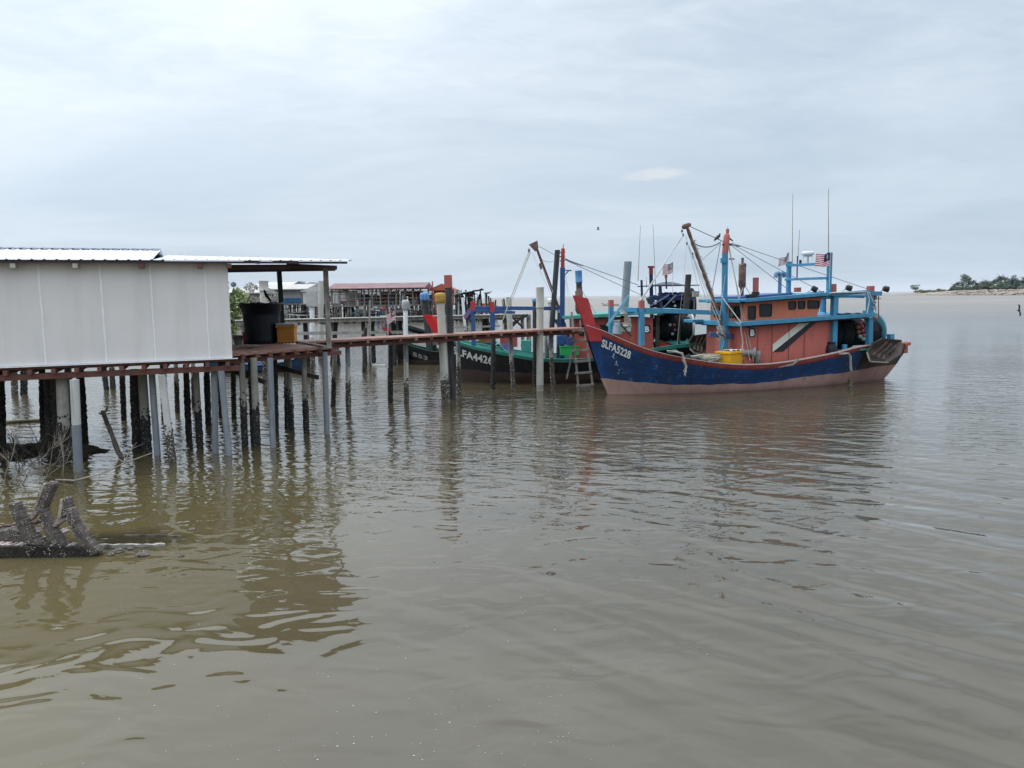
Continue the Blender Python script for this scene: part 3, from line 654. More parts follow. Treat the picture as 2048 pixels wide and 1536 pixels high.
def shells(mb, S, w, h, cnt, seed, mi, lo=.003, hi2=.011):
    rg = random.Random(seed); cl = [rg.random() for _ in range(7)]
    for _ in range(int(cnt*1.5)):
        f = min(.999, max(0, rg.choice(cl)+rg.gauss(0, .06) if rg.random() < .7 else rg.random()))*(len(S)-1.001); k = int(f); p = S[k].lerp(S[k+1], f-k); d = (S[k+1]-S[k]).normalized()
        y = (Vector((0, 1, 0))-d*d.y).normalized(); x = d.cross(y); q = rg.choice([0, 0, 0, 1, 2, 3]); a = rg.uniform(-1, 1)
        o = {0: -y*h*.5+x*a*w*.5, 1: x*w*.5+y*a*h*.5, 2: -x*w*.5+y*a*h*.5, 3: y*h*.5+x*a*w*.5}[q]
        c = p+o; r = lo+(hi2-lo)*rg.random()**2; nrm = (o).normalized(); t1 = nrm.orthogonal().normalized(); t2 = nrm.cross(t1)
        vs = [c+(t1*math.cos(b)+t2*math.sin(b))*r for b in (0, 1.26, 2.51, 3.77, 5.03)]+[c+nrm*r*1.3]
        mb.add(vs, [(0, 1, 5), (1, 2, 5), (2, 3, 5), (3, 4, 5), (4, 0, 5)], mi)
M_shell = mat('barnacle_shell', (.36, .33, .29), .8, .3, 30)
def inpoly(x, y, P):
    r = False
    for k in range(len(P)):
        x0, y0 = P[k]; x1, y1 = P[k-1]
        if (y0 > y) != (y1 > y) and x < (x1-x0)*(y-y0)/(y1-y0)+x0: r = not r
    return r
def wreck_timber(name, poly, dy, dep, seed, cnt, mats, jag=.9, slant=0.0):
    """a worn flat timber with the given outline, its own thickness, chipped edges and shells in clusters"""
    rg = random.Random(seed); P = [(x/4.876, 940+y/4.876) for x, y in poly]; Q = []
    for k in range(len(P)):
        (x0, y0), (x1, y1) = P[k], P[(k+1) % len(P)]; L = math.hypot(x1-x0, y1-y0); n = max(1, int(L/2.2))
        for i in range(n): f = i/n; Q.append((x0+(x1-x0)*f+rg.uniform(-jag, jag)*(.9 if i else .3), y0+(y1-y0)*f+rg.uniform(-jag, jag)*(.9 if i else .3)))
    ym = max(y for _, y in Q); n = len(Q)
    front = [wl(x, y, dy+slant*(ym-y)*.01) for x, y in Q]; cx_ = sum(front, Vector((0, 0, 0)))/n
    back = [p+Vector((rg.uniform(-.008, .008)+.02, dep*rg.uniform(.9, 1.1), rg.uniform(-.008, .008))) for p in front]
    fin = [p+Vector((0, -.006-.012*rg.random(), 0))+(cx_-p)*.06 for p in front]
    m = MB(); m.add(front+fin+back, [(i, (i+1) % n, n+(i+1) % n, n+i) for i in range(n)]+[tuple(range(n, 2*n))]+[((i+1) % n, i, 2*n+i, 2*n+(i+1) % n) for i in range(n)]+[tuple(range(2*n, 3*n))[::-1]])
    xs_, ys_ = [x for x, _ in P], [y for _, y in P]; cl = [(rg.uniform(min(xs_), max(xs_)), rg.uniform(min(ys_), max(ys_))) for _ in range(8)]; k = 0
    for _ in range(cnt*12):
        if k >= cnt: break
        c_ = rg.choice(cl) if rg.random() < .75 else None; x = rg.gauss(c_[0], 4) if c_ else rg.uniform(min(xs_), max(xs_)); y = rg.gauss(c_[1], 5) if c_ else rg.uniform(min(ys_), max(ys_))
        if not inpoly(x, y, P): continue
        k += 1; p = wl(x, y, dy+slant*(ym-y)*.01)+Vector((0, -.012, 0)); r = .003+.009*rg.random()**2
        m.add([p+Vector((math.cos(q_)*r, 0, math.sin(q_)*r*.9)) for q_ in (0, 1.26, 2.51, 3.77, 5.03)]+[p+Vector((0, -r*1.2, 0))], [(1, 0, 5), (2, 1, 5), (3, 2, 5), (4, 3, 5), (0, 4, 5)], 1 if rg.random() < .62 else 2)
    for _ in range(cnt//3):      # shells along the edges break the outline
        p = rg.choice(front).lerp(rg.choice(back), 0)+Vector((0, rg.uniform(0, dep), 0)); r = rg.uniform(.005, .012); m.ball(p, r, 5, 1 if rg.random() < .5 else 2)
    return m.build(name, mats, wk)
M_shd = mat('dark_growth', (.022, .019, .016), .9, .3, 30)
WM = [M_wreckw, M_shell, M_shd]; WE = [M_wredge, M_shell, M_shd]
wreck_timber('rib', [(78, 325), (150, 325), (215, 470), (300, 620), (430, 735), (260, 740), (190, 600), (130, 470), (95, 380)], -.02, .12, 1, 260, WM)
wreck_timber('rib', [(350, 370), (420, 380), (470, 480), (530, 600), (610, 745), (510, 745), (450, 640), (400, 500), (355, 400)], .06, .12, 2, 260, WM)
wreck_timber('rib', [(650, 375), (690, 390), (740, 520), (830, 660), (965, 800), (890, 850), (800, 770), (720, 620), (660, 500), (632, 420)], -.04, .12, 3, 320, WM)
wreck_timber('futtock', [(445, 130), (495, 125), (515, 150), (470, 260), (420, 390), (350, 372), (395, 240), (418, 180)], .10, .14, 4, 190, WM)
wreck_timber('futtock', [(425, 132), (450, 128), (425, 180), (402, 245), (352, 372), (338, 368), (375, 250), (395, 180)], .085, .12, 5, 14, WE, .5)
wreck_timber('futtock', [(612, 285), (640, 280), (660, 312), (662, 400), (625, 460), (600, 470), (605, 380)], .05, .12, 6, 110, WM)
wreck_timber('futtock', [(588, 290), (618, 276), (612, 380), (598, 470), (556, 482), (575, 380)], .04, .12, 7, 10, WE, .5)
wreck_timber('knee', [(345, 375), (362, 430), (300, 490), (245, 522), (238, 500), (300, 440)], .12, .08, 8, 12, WE, .5)
wreck_timber('knee', [(635, 462), (640, 490), (590, 520), (540, 556), (508, 545), (540, 490), (590, 455)], .08, .08, 9, 16, WE, .5)
wreck_timber('wedge_block', [(290, 580), (330, 575), (355, 620), (320, 640)], .35, .12, 10, 6, WE, .5)
wreck_timber('wedge_block', [(560, 590), (590, 585), (622, 610), (590, 640), (555, 615)], .3, .12, 11, 6, WE, .5)
wreck_timber('side_plank', [(-260, 600), (0, 545), (160, 525), (250, 515), (380, 495), (385, 520), (200, 565), (0, 590), (-260, 650)], .42, .06, 12, 60, [mat('maroon_old_plank', (.10, .055, .052), .85, .3, 8), M_shell, M_shd])
wreck_timber('inner_rubble', [(-260, 650), (0, 600), (120, 570), (220, 600), (250, 690), (240, 745), (-260, 760)], .2, .25, 13, 520, [M_wreckw, M_shell, M_shd], 2.2)
wreck_timber('keel_edge', [(-260, 728), (200, 732), (500, 735), (780, 738), (790, 750), (400, 752), (-260, 748)], -.005, .14, 14, 60, WE, .6)
wreck_timber('keel_beam', [(-260, 745), (300, 745), (600, 742), (780, 745), (850, 790), (900, 860), (700, 885), (300, 885), (-260, 880)], -.06, .20, 15, 420, [mat('black_wet_timber', (.020, .016, .013), .5, .5, 9, (.045, .038, .03), .5, 8, False, .02, 30), M_shd, M_shell], 1.4)
# ------------------------------------------------ drifting timbers and lumps beside it
m = MB(); p0 = W(188, 1095); S = rough_bar(m, [Vector((0, 0, .0)), (W(262, 1094)-p0), (W(330, 1092)-p0)], .09, .05, 21, 0, n=15, jit=.28)
shells(m, S[-3:], .1, .06, 25, 3, 1); o = m.build('drift_plank', [mat('bleached_plank', (.30, .28, .245), .85, .25, 9, (.12, .1, .08), .6, 7), M_shell]); o.location = p0; tag(o, 'pale bleached plank lying at the waterline right of the wreck', 'plank')
m = MB(); p0 = W(250, 1072); rough_bar(m, [Vector((0, 0, -.02)), (W(310, 1073)-p0), (W(362, 1075)-p0)], .09, .02, 22, 0, n=14); o = m.build('sunken_plank', M_wreckw); o.location = (p0.x, p0.y, -.012); tag(o, 'dark plank just awash behind the bleached plank', 'plank')
def lump(px, py, r, label, seed, mi=0, sq=.6):
    m = MB(); m.ball((0, 0, 0), r, 10); rg = random.Random(seed)
    m.v = [(x*(1+rg.uniform(-.3, .4)), y*(1+rg.uniform(-.3, .3)), z*sq*(1+rg.uniform(-.3, .3))) for x, y, z in m.v]; m.s = [False]*len(m.s)
    for _ in range(26):
        q = rg.uniform(0, 6.28); e = rg.uniform(.1, 1.3); c_ = Vector((math.cos(q)*math.cos(e), math.sin(q)*math.cos(e), math.sin(e)*sq))*r*1.05; m.ball(c_, r*.09, 4, 1)
    o = m.build('encrusted_lump', [M_wreckw, M_shell]); b = W(px, py); o.location = (b.x, b.y, r*.12); tag(o, label, 'rock', 'encrusted lumps around the wreck'); return o
lump(284, 1111, .085, 'largest shell covered lump below the bleached plank', 1)
lump(222, 1111, .05, 'small pale lump at the left below the bleached plank', 2)
lump(237, 1104, .07, 'dark jagged lump touching the bleached plank', 3)
lump(261, 1098, .045, 'tiny lump against the middle of the bleached plank', 4)
lump(362, 1112, .045, 'lone dark lump furthest right of the wreck', 5)
lump(246, 1050, .035, 'pale lump poking up behind the wreck ribs', 6)
lump(384, 1059, .05, 'flat dark lump in open water behind the bleached plank', 7, sq=.3)
lump(222, 1050, .04, 'low wet lump left of the pale poking lump', 8, sq=.3)
# ------------------------------------------------ dead branches and sticks
M_twig = mat('bleached_twig', (.27, .235, .19), .85, .3, 12)
M_twigd = mat('dark_twig', (.07, .058, .048), .85, .3, 12)
def twigs(m, p, d, L, r, depth, rg, mi=0):
    n = 6; pts = [p]; dd = d.normalized()
    for i in range(n):
        dd = (dd+Vector((rg.uniform(-1, 1), rg.uniform(-1, 1), rg.uniform(-.8, .8)))*.16).normalized(); pts.append(pts[-1]+dd*L/n)
    m.tube(pts, [r*(1-.75*i/n) for i in range(n+1)], 5, mi)
    if depth:
        for k in range(rg.randint(3, 5)):
            i = rg.randint(1, n-1); e = (dd+Vector((rg.uniform(-1, 1), rg.uniform(-1, 1), rg.uniform(-.5, 1)))*.9).normalized()
            twigs(m, pts[i], e, L*rg.uniform(.35, .6), r*.55, depth-1, rg, mi)
rg = random.Random(5); m = MB(); p0 = W(112, 962)
pts = [Vector((0, 0, .03)), W(150, 966)-p0+Vector((0, 0, .05)), D(200, 948, 13.3)-p0, D(250, 926, 13.6)-p0, D(306, 905, 14.0)-p0]
m.tube(pts, [.018, .02, .016, .011, .006], 6)
for i, (dx, dz, L) in enumerate(((.2, -.3, .28), (-.1, -.35, .3), (.3, .5, .45), (.4, .6, .5), (.9, -.1, .4), (-.5, .3, .4), (.5, .7, .35))):
    twigs(m, pts[1+i % 3], Vector((dx, rg.uniform(-.3, .3), dz)), L, .009, 1, rg)
o = m.build('drift_branch', M_twig); o.location = p0; tag(o, 'long pale bare branch slanting out of the water under the shed', 'branch')
rg = random.Random(9); m = MB(); p0 = W(20, 965)
for i in range(9):
    twigs(m, Vector((rg.uniform(-.5, .9), rg.uniform(-.3, .9), 0)), Vector((rg.uniform(-.7, .9), rg.uniform(-.3, .3), rg.uniform(.5, 1.1))), rg.uniform(.7, 1.35), .013, 2, rg)
o = m.build('dead_shrub', M_twig); o.location = p0; tag(o, 'tangle of dry pale twigs in the water at the left edge', 'shrub')
rg = random.Random(12); m = MB(); p0 = W(95, 925)
for i in range(34): twigs(m, Vector((rg.uniform(-1.7, .5), rg.uniform(-.4, .8), 0)), Vector((rg.uniform(-.9, .9), rg.uniform(-.3, .3), rg.uniform(.2, .8))), rg.uniform(.6, 1.1), .012, 2, rg)
o = m.build('dark_brushwood', M_twigd); o.location = p0; tag(o, 'dark heap of brushwood in the shade under the shed', 'shrub')
m = MB(); b_ = W(243, 915); t_ = D(205, 822, b_.y-.2); rough_bar(m, [Vector((0, 0, -.05)), (D(228, 880, b_.y)-b_), (D(214, 845, b_.y)-b_), (t_-b_)], .09, .06, 31, n=14, jit=.3)
m.tube([D(207, 830, b_.y)-b_, D(215, 815, b_.y)-b_], .02, 6); m.tube([D(198, 826, b_.y)-b_, D(206, 830, b_.y)-b_], .02, 6)
o = m.build('leaning_stake', M_wreckw); o.location = b_; tag(o, 'crooked dark stake leaning left in the water under the shed', 'stake')
m = MB(); p0 = W(0, 848); q0 = W(90, 842)-p0; m.tube([Vector((-1.5, 0, .03)), Vector((0, 0, .03)), q0*.5+Vector((0, 0, .05)), q0+Vector((0, 0, .02))], .06, 7); o = m.build('floating_log', mat('olive_log', (.17, .155, .09), .8, .3, 5)); o.location = p0; tag(o, 'pale log floating in the water behind the shed piles at left', 'log')
# mud shoal hints and foam
rg = random.Random(4); m = MB()
for i in range(190):
    px = rg.choice([rg.gauss(1080, 130), rg.gauss(950, 160), rg.uniform(0, 1500), rg.gauss(600, 220)]); py = rg.uniform(1120, 1535)
    if rg.random() < .25: py = rg.uniform(1350, 1535)
    p = W(px, py); r = rg.uniform(.0018, .0045)*(1 if rg.random() < .85 else 1.8); n = 6
    m.add([(p.x+math.cos(q)*r*rg.uniform(.7, 1.5), p.y+math.sin(q)*r, .003) for q in [6.283*j/n for j in range(n)]]+[(p.x, p.y, .003+r*.5)], [(j, (j+1) % n, n) for j in range(n)])
tag(m.build('foam_flecks', mat('foam', (.50, .50, .47), .7, .05)), 'tiny white foam flecks scattered on the near water', kind='stuff')

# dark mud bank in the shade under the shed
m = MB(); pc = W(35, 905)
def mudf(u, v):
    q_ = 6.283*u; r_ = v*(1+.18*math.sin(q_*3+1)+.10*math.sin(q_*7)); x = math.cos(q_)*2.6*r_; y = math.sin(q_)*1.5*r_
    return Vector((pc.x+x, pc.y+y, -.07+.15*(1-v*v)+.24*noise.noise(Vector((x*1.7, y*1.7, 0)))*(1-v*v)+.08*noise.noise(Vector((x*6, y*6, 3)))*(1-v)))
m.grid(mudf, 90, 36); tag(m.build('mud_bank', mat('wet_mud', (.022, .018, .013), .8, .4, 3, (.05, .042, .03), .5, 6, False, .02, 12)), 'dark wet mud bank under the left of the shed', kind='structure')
# ================================================================== fishing boats
XB = [(-.7, .12), (0, 0), (.58, -.28), (2.07, -.80), (2.85, -1.0), (3.7, -1.35)]
class Hull:
    def __init__(h, xb, xs, zg, tg, tw, zl):
        h.xb, h.xs, h.zg_, h.tg_, h.tw_, h.zl_ = xb, xs, zg, tg, tw, zl
    def zg(h, u): return itps(u, h.zg_)
    def tg(h, u): return itps(u, h.tg_) if u > .03 else itp(u, h.tg_)
    def tw(h, u): return itps(u, h.tw_) if u > .03 else itp(u, h.tw_)
    def zl(h, u): return itps(u, h.zl_)
    def x(h, u, z): a = itp(z, h.xb); return a+(itp(z, h.xs)-a)*u
    def half(h, u, z):
        g = h.zg(u)
        if z >= 0: f = min(1.05, z/g); return h.tw(u)+(h.tg(u)-h.tw(u))*f**.85
        return h.tw(u)*max(0.0, 1+z/.72)**.5
    def P(h, u, z, side=1, off=0.0):
        return Vector((h.x(u, z), -side*(h.half(u, z)+off), z))
    def u_of(h, s, z): a = itp(z, h.xb); return (s-a)/(itp(z, h.xs)-a)
MAIN = Hull(XB, [(-.7, 12.0), (0, 13.0), (.63, 13.35), (1.37, 13.62), (1.8, 13.7)],
            [(0, 2.72), (.056, 2.2), (.105, 1.76), (.183, 1.44), (.297, 1.14), (.371, 1.04), (.462, 1.03), (.555, 1.13), (.69, 1.36), (.748, 1.52), (.87, 1.62), (1, 1.52)],
            [(0, .09), (.03, .48), (.056, .78), (.105, 1.14), (.183, 1.5), (.30, 1.76), (.45, 1.86), (.7, 1.8), (.85, 1.5), (1, .8)],
            [(0, .03), (.056, .30), (.105, .58), (.183, .95), (.30, 1.32), (.45, 1.5), (.7, 1.32), (.85, .85), (1, .22)],
            [(0, .62), (.1, .42), (.25, .33), (.4, .28), (.55, .40), (.75, .52), (1, .66)])
def wob(u, s=0): return .018*math.sin(u*23+s)+.012*math.sin(u*57+1+s)+.01*math.sin(u*131)
def hull_parts(root, h, M, rub=True, NU=72):
    hb = MB()          # bottom paint
    for sd_ in (1, -1):
        hb.grid(lambda u, v: h.P(u, -.7+(h.zl(u)+wob(u)+.7)*v, sd_), NU, 8, flip=sd_ < 0)
    hb.grid(lambda a, v: Vector((h.x(1, -.7+(h.zl(1)+.7)*v), (2*a-1)*h.half(1, -.7+(h.zl(1)+.7)*v), -.7+(h.zl(1)+.7)*v)), 6, 6)
    hb.build('bottom_paint', M['bottom'], root)
    ht = MB()
    for sd_ in (1, -1):
        def up(u, v, e=None):
            z0 = h.zl(u)+wob(u); return h.P(u, z0+(h.zg(u)-z0)*v, sd_)
        ht.grid(up, NU, 12, flip=sd_ < 0)
    ht.build('hull_side', M['hull'], root)
    tt = MB(); tt.grid(lambda a, v: Vector((h.x(1, h.zl(1)+(h.zg(1)-h.zl(1))*v)+.01, (2*a-1)*h.half(1, h.zl(1)+(h.zg(1)-h.zl(1))*v), h.zl(1)+(h.zg(1)-h.zl(1))*v)), 8, 8); tt.build('transom', M['transom'], root)
    for sd_ in (1, -1):  # red rubbing strake
        rb = MB()
        def hh(u): return .20+.05*max(0, 1-u*6)
        rb.grid(lambda u, v: h.P(u, h.zg(u)-hh(u)+(hh(u)+.0)*v, sd_, .028 if 0 < v < 1 or v == 1 else .0), NU, 4, flip=sd_ < 0)
        rb.build('rub_rail', M['rail'], root)
        cp = MB(); cp.grid(lambda u, v: h.P(u, h.zg(u), sd_, .04-.20*v*min(1, .3+u*10))+Vector((0, 0, .018)), NU, 1, flip=sd_ > 0)
        cp.grid(lambda u, v: h.P(u, h.zg(u), sd_, .04)+Vector((0, 0, .018-.03*v)), NU, 1, flip=sd_ < 0); cp.build('rail_cap', M['cap'], root)
        ib = MB()
        def inn(u, v):
            z = h.zg(u)-.30*v; return Vector((h.x(u, z), -sd_*max(.0, h.half(u, z)-.13*min(1, .3+u*10)), z+.012))
        ib.grid(inn, NU, 3, flip=sd_ > 0); ib.build('bulwark', M['deck'], root)
    dk = MB(); dk.grid(lambda u, v: Vector((h.x(u, h.zg(u)-.26), (2*v-1)*max(.0, h.half(u, h.zg(u)-.26)-.09), h.zg(u)-.26+.05*math.sin(math.pi*v))), 40, 6, flip=True); dk.build('deck', M['deck'], root)
    # stem post
    st = MB(); pts = M['stem']
    n = len(pts); vs = []
    for (s, z, w) in pts: vs += [V(s, w, z), V(s, -w, z)]
    st.add(vs, [tuple(2*i for i in range(n))[::-1], tuple(2*i+1 for i in range(n))]+[(2*i, 2*i+1, 2*((i+1) % n)+1, 2*((i+1) % n)) for i in range(n)])
    st.build('stem_post', M['stemcol'], root, bevel=.02)
def hull_text(root, h, txt, s0, drop, size, mt, name='registration_lettering', dz=-.0, bold=.035, space=1.06, side=1, width=None, M2=None):
    vs, fs = text_mesh(txt, 1.0, bold, space); mx = max(v.x for v in vs); hy = max(v.y for v in vs); k = size/hy
    kx = k if width is None else width/mx
    out = []
    for v in vs:
        s = s0+v.x*kx; z = .0
        u = max(.0, h.u_of(s, 1.6)); base = h.zg(u)-drop; z = base+(v.y)*k
        for _ in range(3):
            u = max(0, h.u_of(s, z)); base = h.zg(u)-drop; z = base+v.y*k
        p = h.P(u, z, side, .022); out.append(p)
    m = MB(); m.add(out, fs); return m.build(name, mt, root)
def rrect(cx, cz, w, hh, r=.06, n=5):
    P = []
    for sx, sz, a0 in ((1, 1, 0), (-1, 1, 90), (-1, -1, 180), (1, -1, 270)):
        for i in range(n+1):
            a = math.radians(a0+90*i/n); P.append((cx+sx*(w/2-r)+math.cos(a)*r, cz+sz*(hh/2-r)+math.sin(a)*r))
    return P
def window_side(root, t, s0, s1, z0, z1, slant=0, axis='s', at=None, r=.07, glass=None, label=None):
    """window in a wall facing the viewer side (axis 's') or facing the bow (axis 't')"""
    w = abs(s1-s0); hh = abs(z1-z0); c = (s0+s1)/2; cz = (z0+z1)/2
    out = rrect(c, cz, w, hh, r); inn = rrect(c, cz, w-.07, hh-.07, max(.02, r-.02))
    def q(a, z, o): return V(a, t+o, z) if axis == 's' else V(at-o, a, z)
    m = MB(); n = len(out)
    vs = [q(a, z, .0) for a, z in out]+[q(a, z, .028) for a, z in out]+[q(a, z, .028) for a, z in inn]+[q(a, z, .004) for a, z in inn]
    m.add(vs, [(k*n+i, k*n+(i+1) % n, (k+1)*n+(i+1) % n, (k+1)*n+i) for k in range(3) for i in range(n)])
    f = m.build('window', M_rub, root)
    g = MB(); g.add([q(a, z, .006) for a, z in inn], [tuple(range(n))]); g.build('pane', glass or M_glass, f)
    return f
def slab_poly(m, poly, z0, z1, mi=0):      # poly [(s,t)], heights may be functions of s
    f0 = z0 if callable(z0) else (lambda s: z0); f1 = z1 if callable(z1) else (lambda s: z1); n = len(poly)
    vs = [V(s, t, f0(s)) for s, t in poly]+[V(s, t, f1(s)) for s, t in poly]
    m.add(vs, [tuple(range(n))[::-1], tuple(range(n, 2*n))]+[(i, (i+1) % n, n+(i+1) % n, n+i) for i in range(n)], mi)
def coil(m, c, R, turns, r, seed, flat=.5, mi=0):
    rg = random.Random(seed); pts = []
    n = turns*14
    for i in range(n):
        q = 2*math.pi*i/14; rr = R*(1+.18*math.sin(i*.37+seed)+rg.uniform(-.05, .05)); pts.append(Vector(c)+Vector((math.cos(q)*rr, math.sin(q)*rr*.7, r+flat*R*(i/n)*.6+.12*R*math.sin(q*1+seed)+rg.uniform(0, .02))))
    m.tube(pts, r, 6, mi)
def net_drum(root, s0, s1, c_t, c_z, rn, rf, netm, flm, floats, near=1, seed=1, flange_front=False):
    dm = MB(); ax = Vector((1, 0, 0)); rg = random.Random(seed)
    dm.tube([V(s0-.35, c_t, c_z), V(s1+.25, c_t, c_z)], .09, 10); d_ = dm.build('net_drum', M_rust, root)
    nm = MB(); NS = 26; NA = 40; vs = []
    for i in range(NS+1):
        f = i/NS; s = s0+(s1-s0)*f; e = rn*(.86+.14*min(1, min(f, 1-f)*5))
        for j in range(NA):
            q = 2*math.pi*j/NA; rr = e*(1+.05*math.sin(i*1.7+j*.5)+rg.uniform(-.035, .035)); vs.append(V(s, c_t+math.cos(q)*rr, c_z+math.sin(q)*rr*.92))
    nm.add(vs, [(i*NA+j, i*NA+(j+1) % NA, (i+1)*NA+(j+1) % NA, (i+1)*NA+j) for i in range(NS) for j in range(NA)], 0, True)
    nm.add(vs[:NA], [tuple(range(NA))]); nm.add(vs[-NA:], [tuple(range(NA))[::-1]])
    for k in range(24):
        q0 = rg.uniform(0, 6.28); s = rg.uniform(s0, s1-.2)
        nm.tube([V(s+.06*math.sin(a*3+k), c_t+math.cos(q0+a*.25)*rn*1.03, c_z+math.sin(q0+a*.25)*rn*.95) for a in range(8)], .022, 5)
    nm.build('wound_net', netm, d_)
    fm = MB(); fm.tube([V(s1+.02, c_t, c_z), V(s1+.10, c_t, c_z)], rf, 44, sm=False)
    fm.build('drum_flange', flm, d_)
    fm = MB(); fm.tube([V(s1+.0, c_t, c_z), V(s1+.125, c_t, c_z)], [rf*.32]*2, 16, sm=False); fm.build('hub', flm, d_)
    for (s, t, z, r, mm) in floats:
        m = MB(); m.ball(V(s, t, z), r, 12); m.build('float', mm, d_)
def otter_board(root_name, fr, org, pts, depth, label, t0=0.0):
    """octagonal dished timber board; pts local V points around the rim"""
    c = sum(pts, Vector((0, 0, 0)))/len(pts); n = len(pts)
    o = thing(root_name, label, 'trawl board', fr.w(c.x, -c.y, c.z), fr.ang)
    P = [p-c for p in pts]; nrm = (P[1]-P[0]).cross(P[3]-P[0]).normalized()
    if nrm.y > 0: nrm = -nrm                   # towards the viewer side
    inn = [p*.60-nrm*depth for p in P]
    m = MB(); vs = P+[p*.94+nrm*.02 for p in P]+inn
    m.add(vs, [(i, (i+1) % n, n+(i+1) % n, n+i) for i in range(n)]+[(n+i, n+(i+1) % n, 2*n+(i+1) % n, 2*n+i) for i in range(n)]+[tuple(range(2*n, 3*n))], 0)
    bk = [p-nrm*.03 for p in P]+[p*.62-nrm*(depth+.05) for p in P]
    m.add(bk, [((i+1) % n, i, n+i, n+(i+1) % n) for i in range(n)]+[tuple(range(n, 2*n))[::-1]], 0)
    m.build('board_shell', M_brownin, o)
    for i in range(n):
        m = MB(); m.bar(P[i]*.98+nrm*.02, P[(i+1) % n]*.98+nrm*.02, .05, .05)
        m.build('rim_timber', M_greyw if i in (4, 5) else M_darkw, o)
    for f in (.28, .52, .76):
        a = P[0].lerp(P[2], f)*.92+nrm*.0; b = P[6].lerp(P[4], f)*.92 if n >= 7 else P[5].lerp(P[3], f)*.92
        mid = a.lerp(b, .5)*.9-nrm*depth*.85
        m = MB(); m.bar(a, mid, .09, .05); m.bar(mid, b, .09, .05); m.build('rib', M_brownin, o)
    return o
def flag(name, loc, L, Hh, rz, label, droop=0.0, seed=1, fade=0.0, pole_h=1.0, pole_r=.012, col=1.0):
    """striped flag with a blue canton carrying a yellow crescent and star, flying towards -x"""
    def fd(c): return tuple(q*(1-fade)+.42*fade for q in c)
    k = 'f%d' % int(fade*10)
    mr = mat('flag_red_'+k, fd((.50, .03, .06)), .7, .08); mw = mat('flag_white_'+k, fd((.74, .74, .76)), .7, .04); mb_ = mat('flag_blue_'+k, fd((.008, .022, .13)), .7, .1); my = mat('flag_yellow_'+k, fd((.75, .60, .06)), .7, .05)
    o = thing(name, label, 'flag', loc, rz)
    def fn(u, v, off=0.0):      # v=0 top
        y = .10*L*math.sin(u*6.5+seed)*u**.6+.05*L*math.sin(u*11+v*2.5)+off
        return Vector((-L*u*(1-.25*droop), y, -Hh*v-droop*Hh*u*(1.1+.2*math.sin(u*5))+.04*Hh*math.sin(u*7+seed)))
    m = MB(); NU = 24
    for r in range(14):
        for i in range(NU):
            blue = r < 8 and i < NU*.5
            vs = [fn(i/NU, r/14), fn((i+1)/NU, r/14), fn((i+1)/NU, (r+1)/14), fn(i/NU, (r+1)/14)]
            m.add(vs, [(0, 1, 2, 3)], 2 if blue else (0 if r % 2 == 0 else 1), True)
    m.build('cloth', [mr, mw, mb_], o)
    for sgn in (1, -1):      # crescent and star on both faces
        e = MB(); cu, cv, R = .19, .285, .19
        n = 18; outer = [(cu+.55*R*math.cos(a)*Hh/L, cv+R*math.sin(a)*1.0) for a in [math.radians(50+260*i/n) for i in range(n+1)]]
        inner = [(cu+.06*Hh/L*1+.44*R*math.cos(a)*Hh/L, cv+.80*R*math.sin(a)) for a in [math.radians(50+260*i/n) for i in range(n+1)]]
        vs = [fn(a, b, sgn*.006) for a, b in outer]+[fn(a, b, sgn*.006) for a, b in inner]
        e.add(vs, [(i, i+1, n+2+i, n+1+i) for i in range(n)])
        st = [(cu+.115*Hh/L+.5*(R*.62 if i % 2 == 0 else R*.32)*math.cos(math.pi*i/14)*Hh/L*1.2, cv+(R*.62 if i % 2 == 0 else R*.32)*math.sin(math.pi*i/14)) for i in range(28)]
        vs = [fn(a, b, sgn*.006) for a, b in st]+[fn(cu+.115*Hh/L, cv, sgn*.006)]
        e.add(vs, [(i, (i+1) % 28, 28) for i in range(28)]); e.build('crescent_and_star', my, o)
    m = MB(); m.tube([Vector((0, 0, .06*Hh)), Vector((0, 0, -pole_h))], pole_r, 6); m.build('pole', M_linew, o)
    return o
def trawler_cabin(root, c):
    """lower deckhouse, its overhanging roof, letter plate, stripe"""
    s0, s1, hw, z0, z1 = c['s0'], c['s1'], c['hw'], .62, c['z1']
    m = MB(); slope = c.get('slope', .02)
    slab_poly(m, [(s0, hw), (s1, hw), (s1, -hw), (s0, -hw)], z0, lambda s: z1+slope*(s-s0))
    # forward swept after end of the side wall
    for t in (hw-.03, -hw+.03):
        vs = [V(s1, t, z0+.3), V(s1+.05, t, 1.35), V(s1+.22, t, 2.0), V(s1+.5, t, z1+slope*(s1-s0)), V(s1, t, z1+slope*(s1-s0))]
        m.prism(vs, V(0, .03 if t > 0 else -.03, 0))
    m.build('deckhouse', c['wall'], root)
    for s in c['seams']:
        q = MB(); q.box(V(s, hw+.006, (z0+z1)/2), (.022, .02, z1-z0)); q.build('panel_seam', mat('seam_red', (.22, .06, .055), .6), root)
def posts(root, lst, mt):
    for a, b, w in lst:
        m = MB(); m.bar(a, b, w, w, up=(1, 0, 0)); m.build('post', mt, root, bevel=.01)
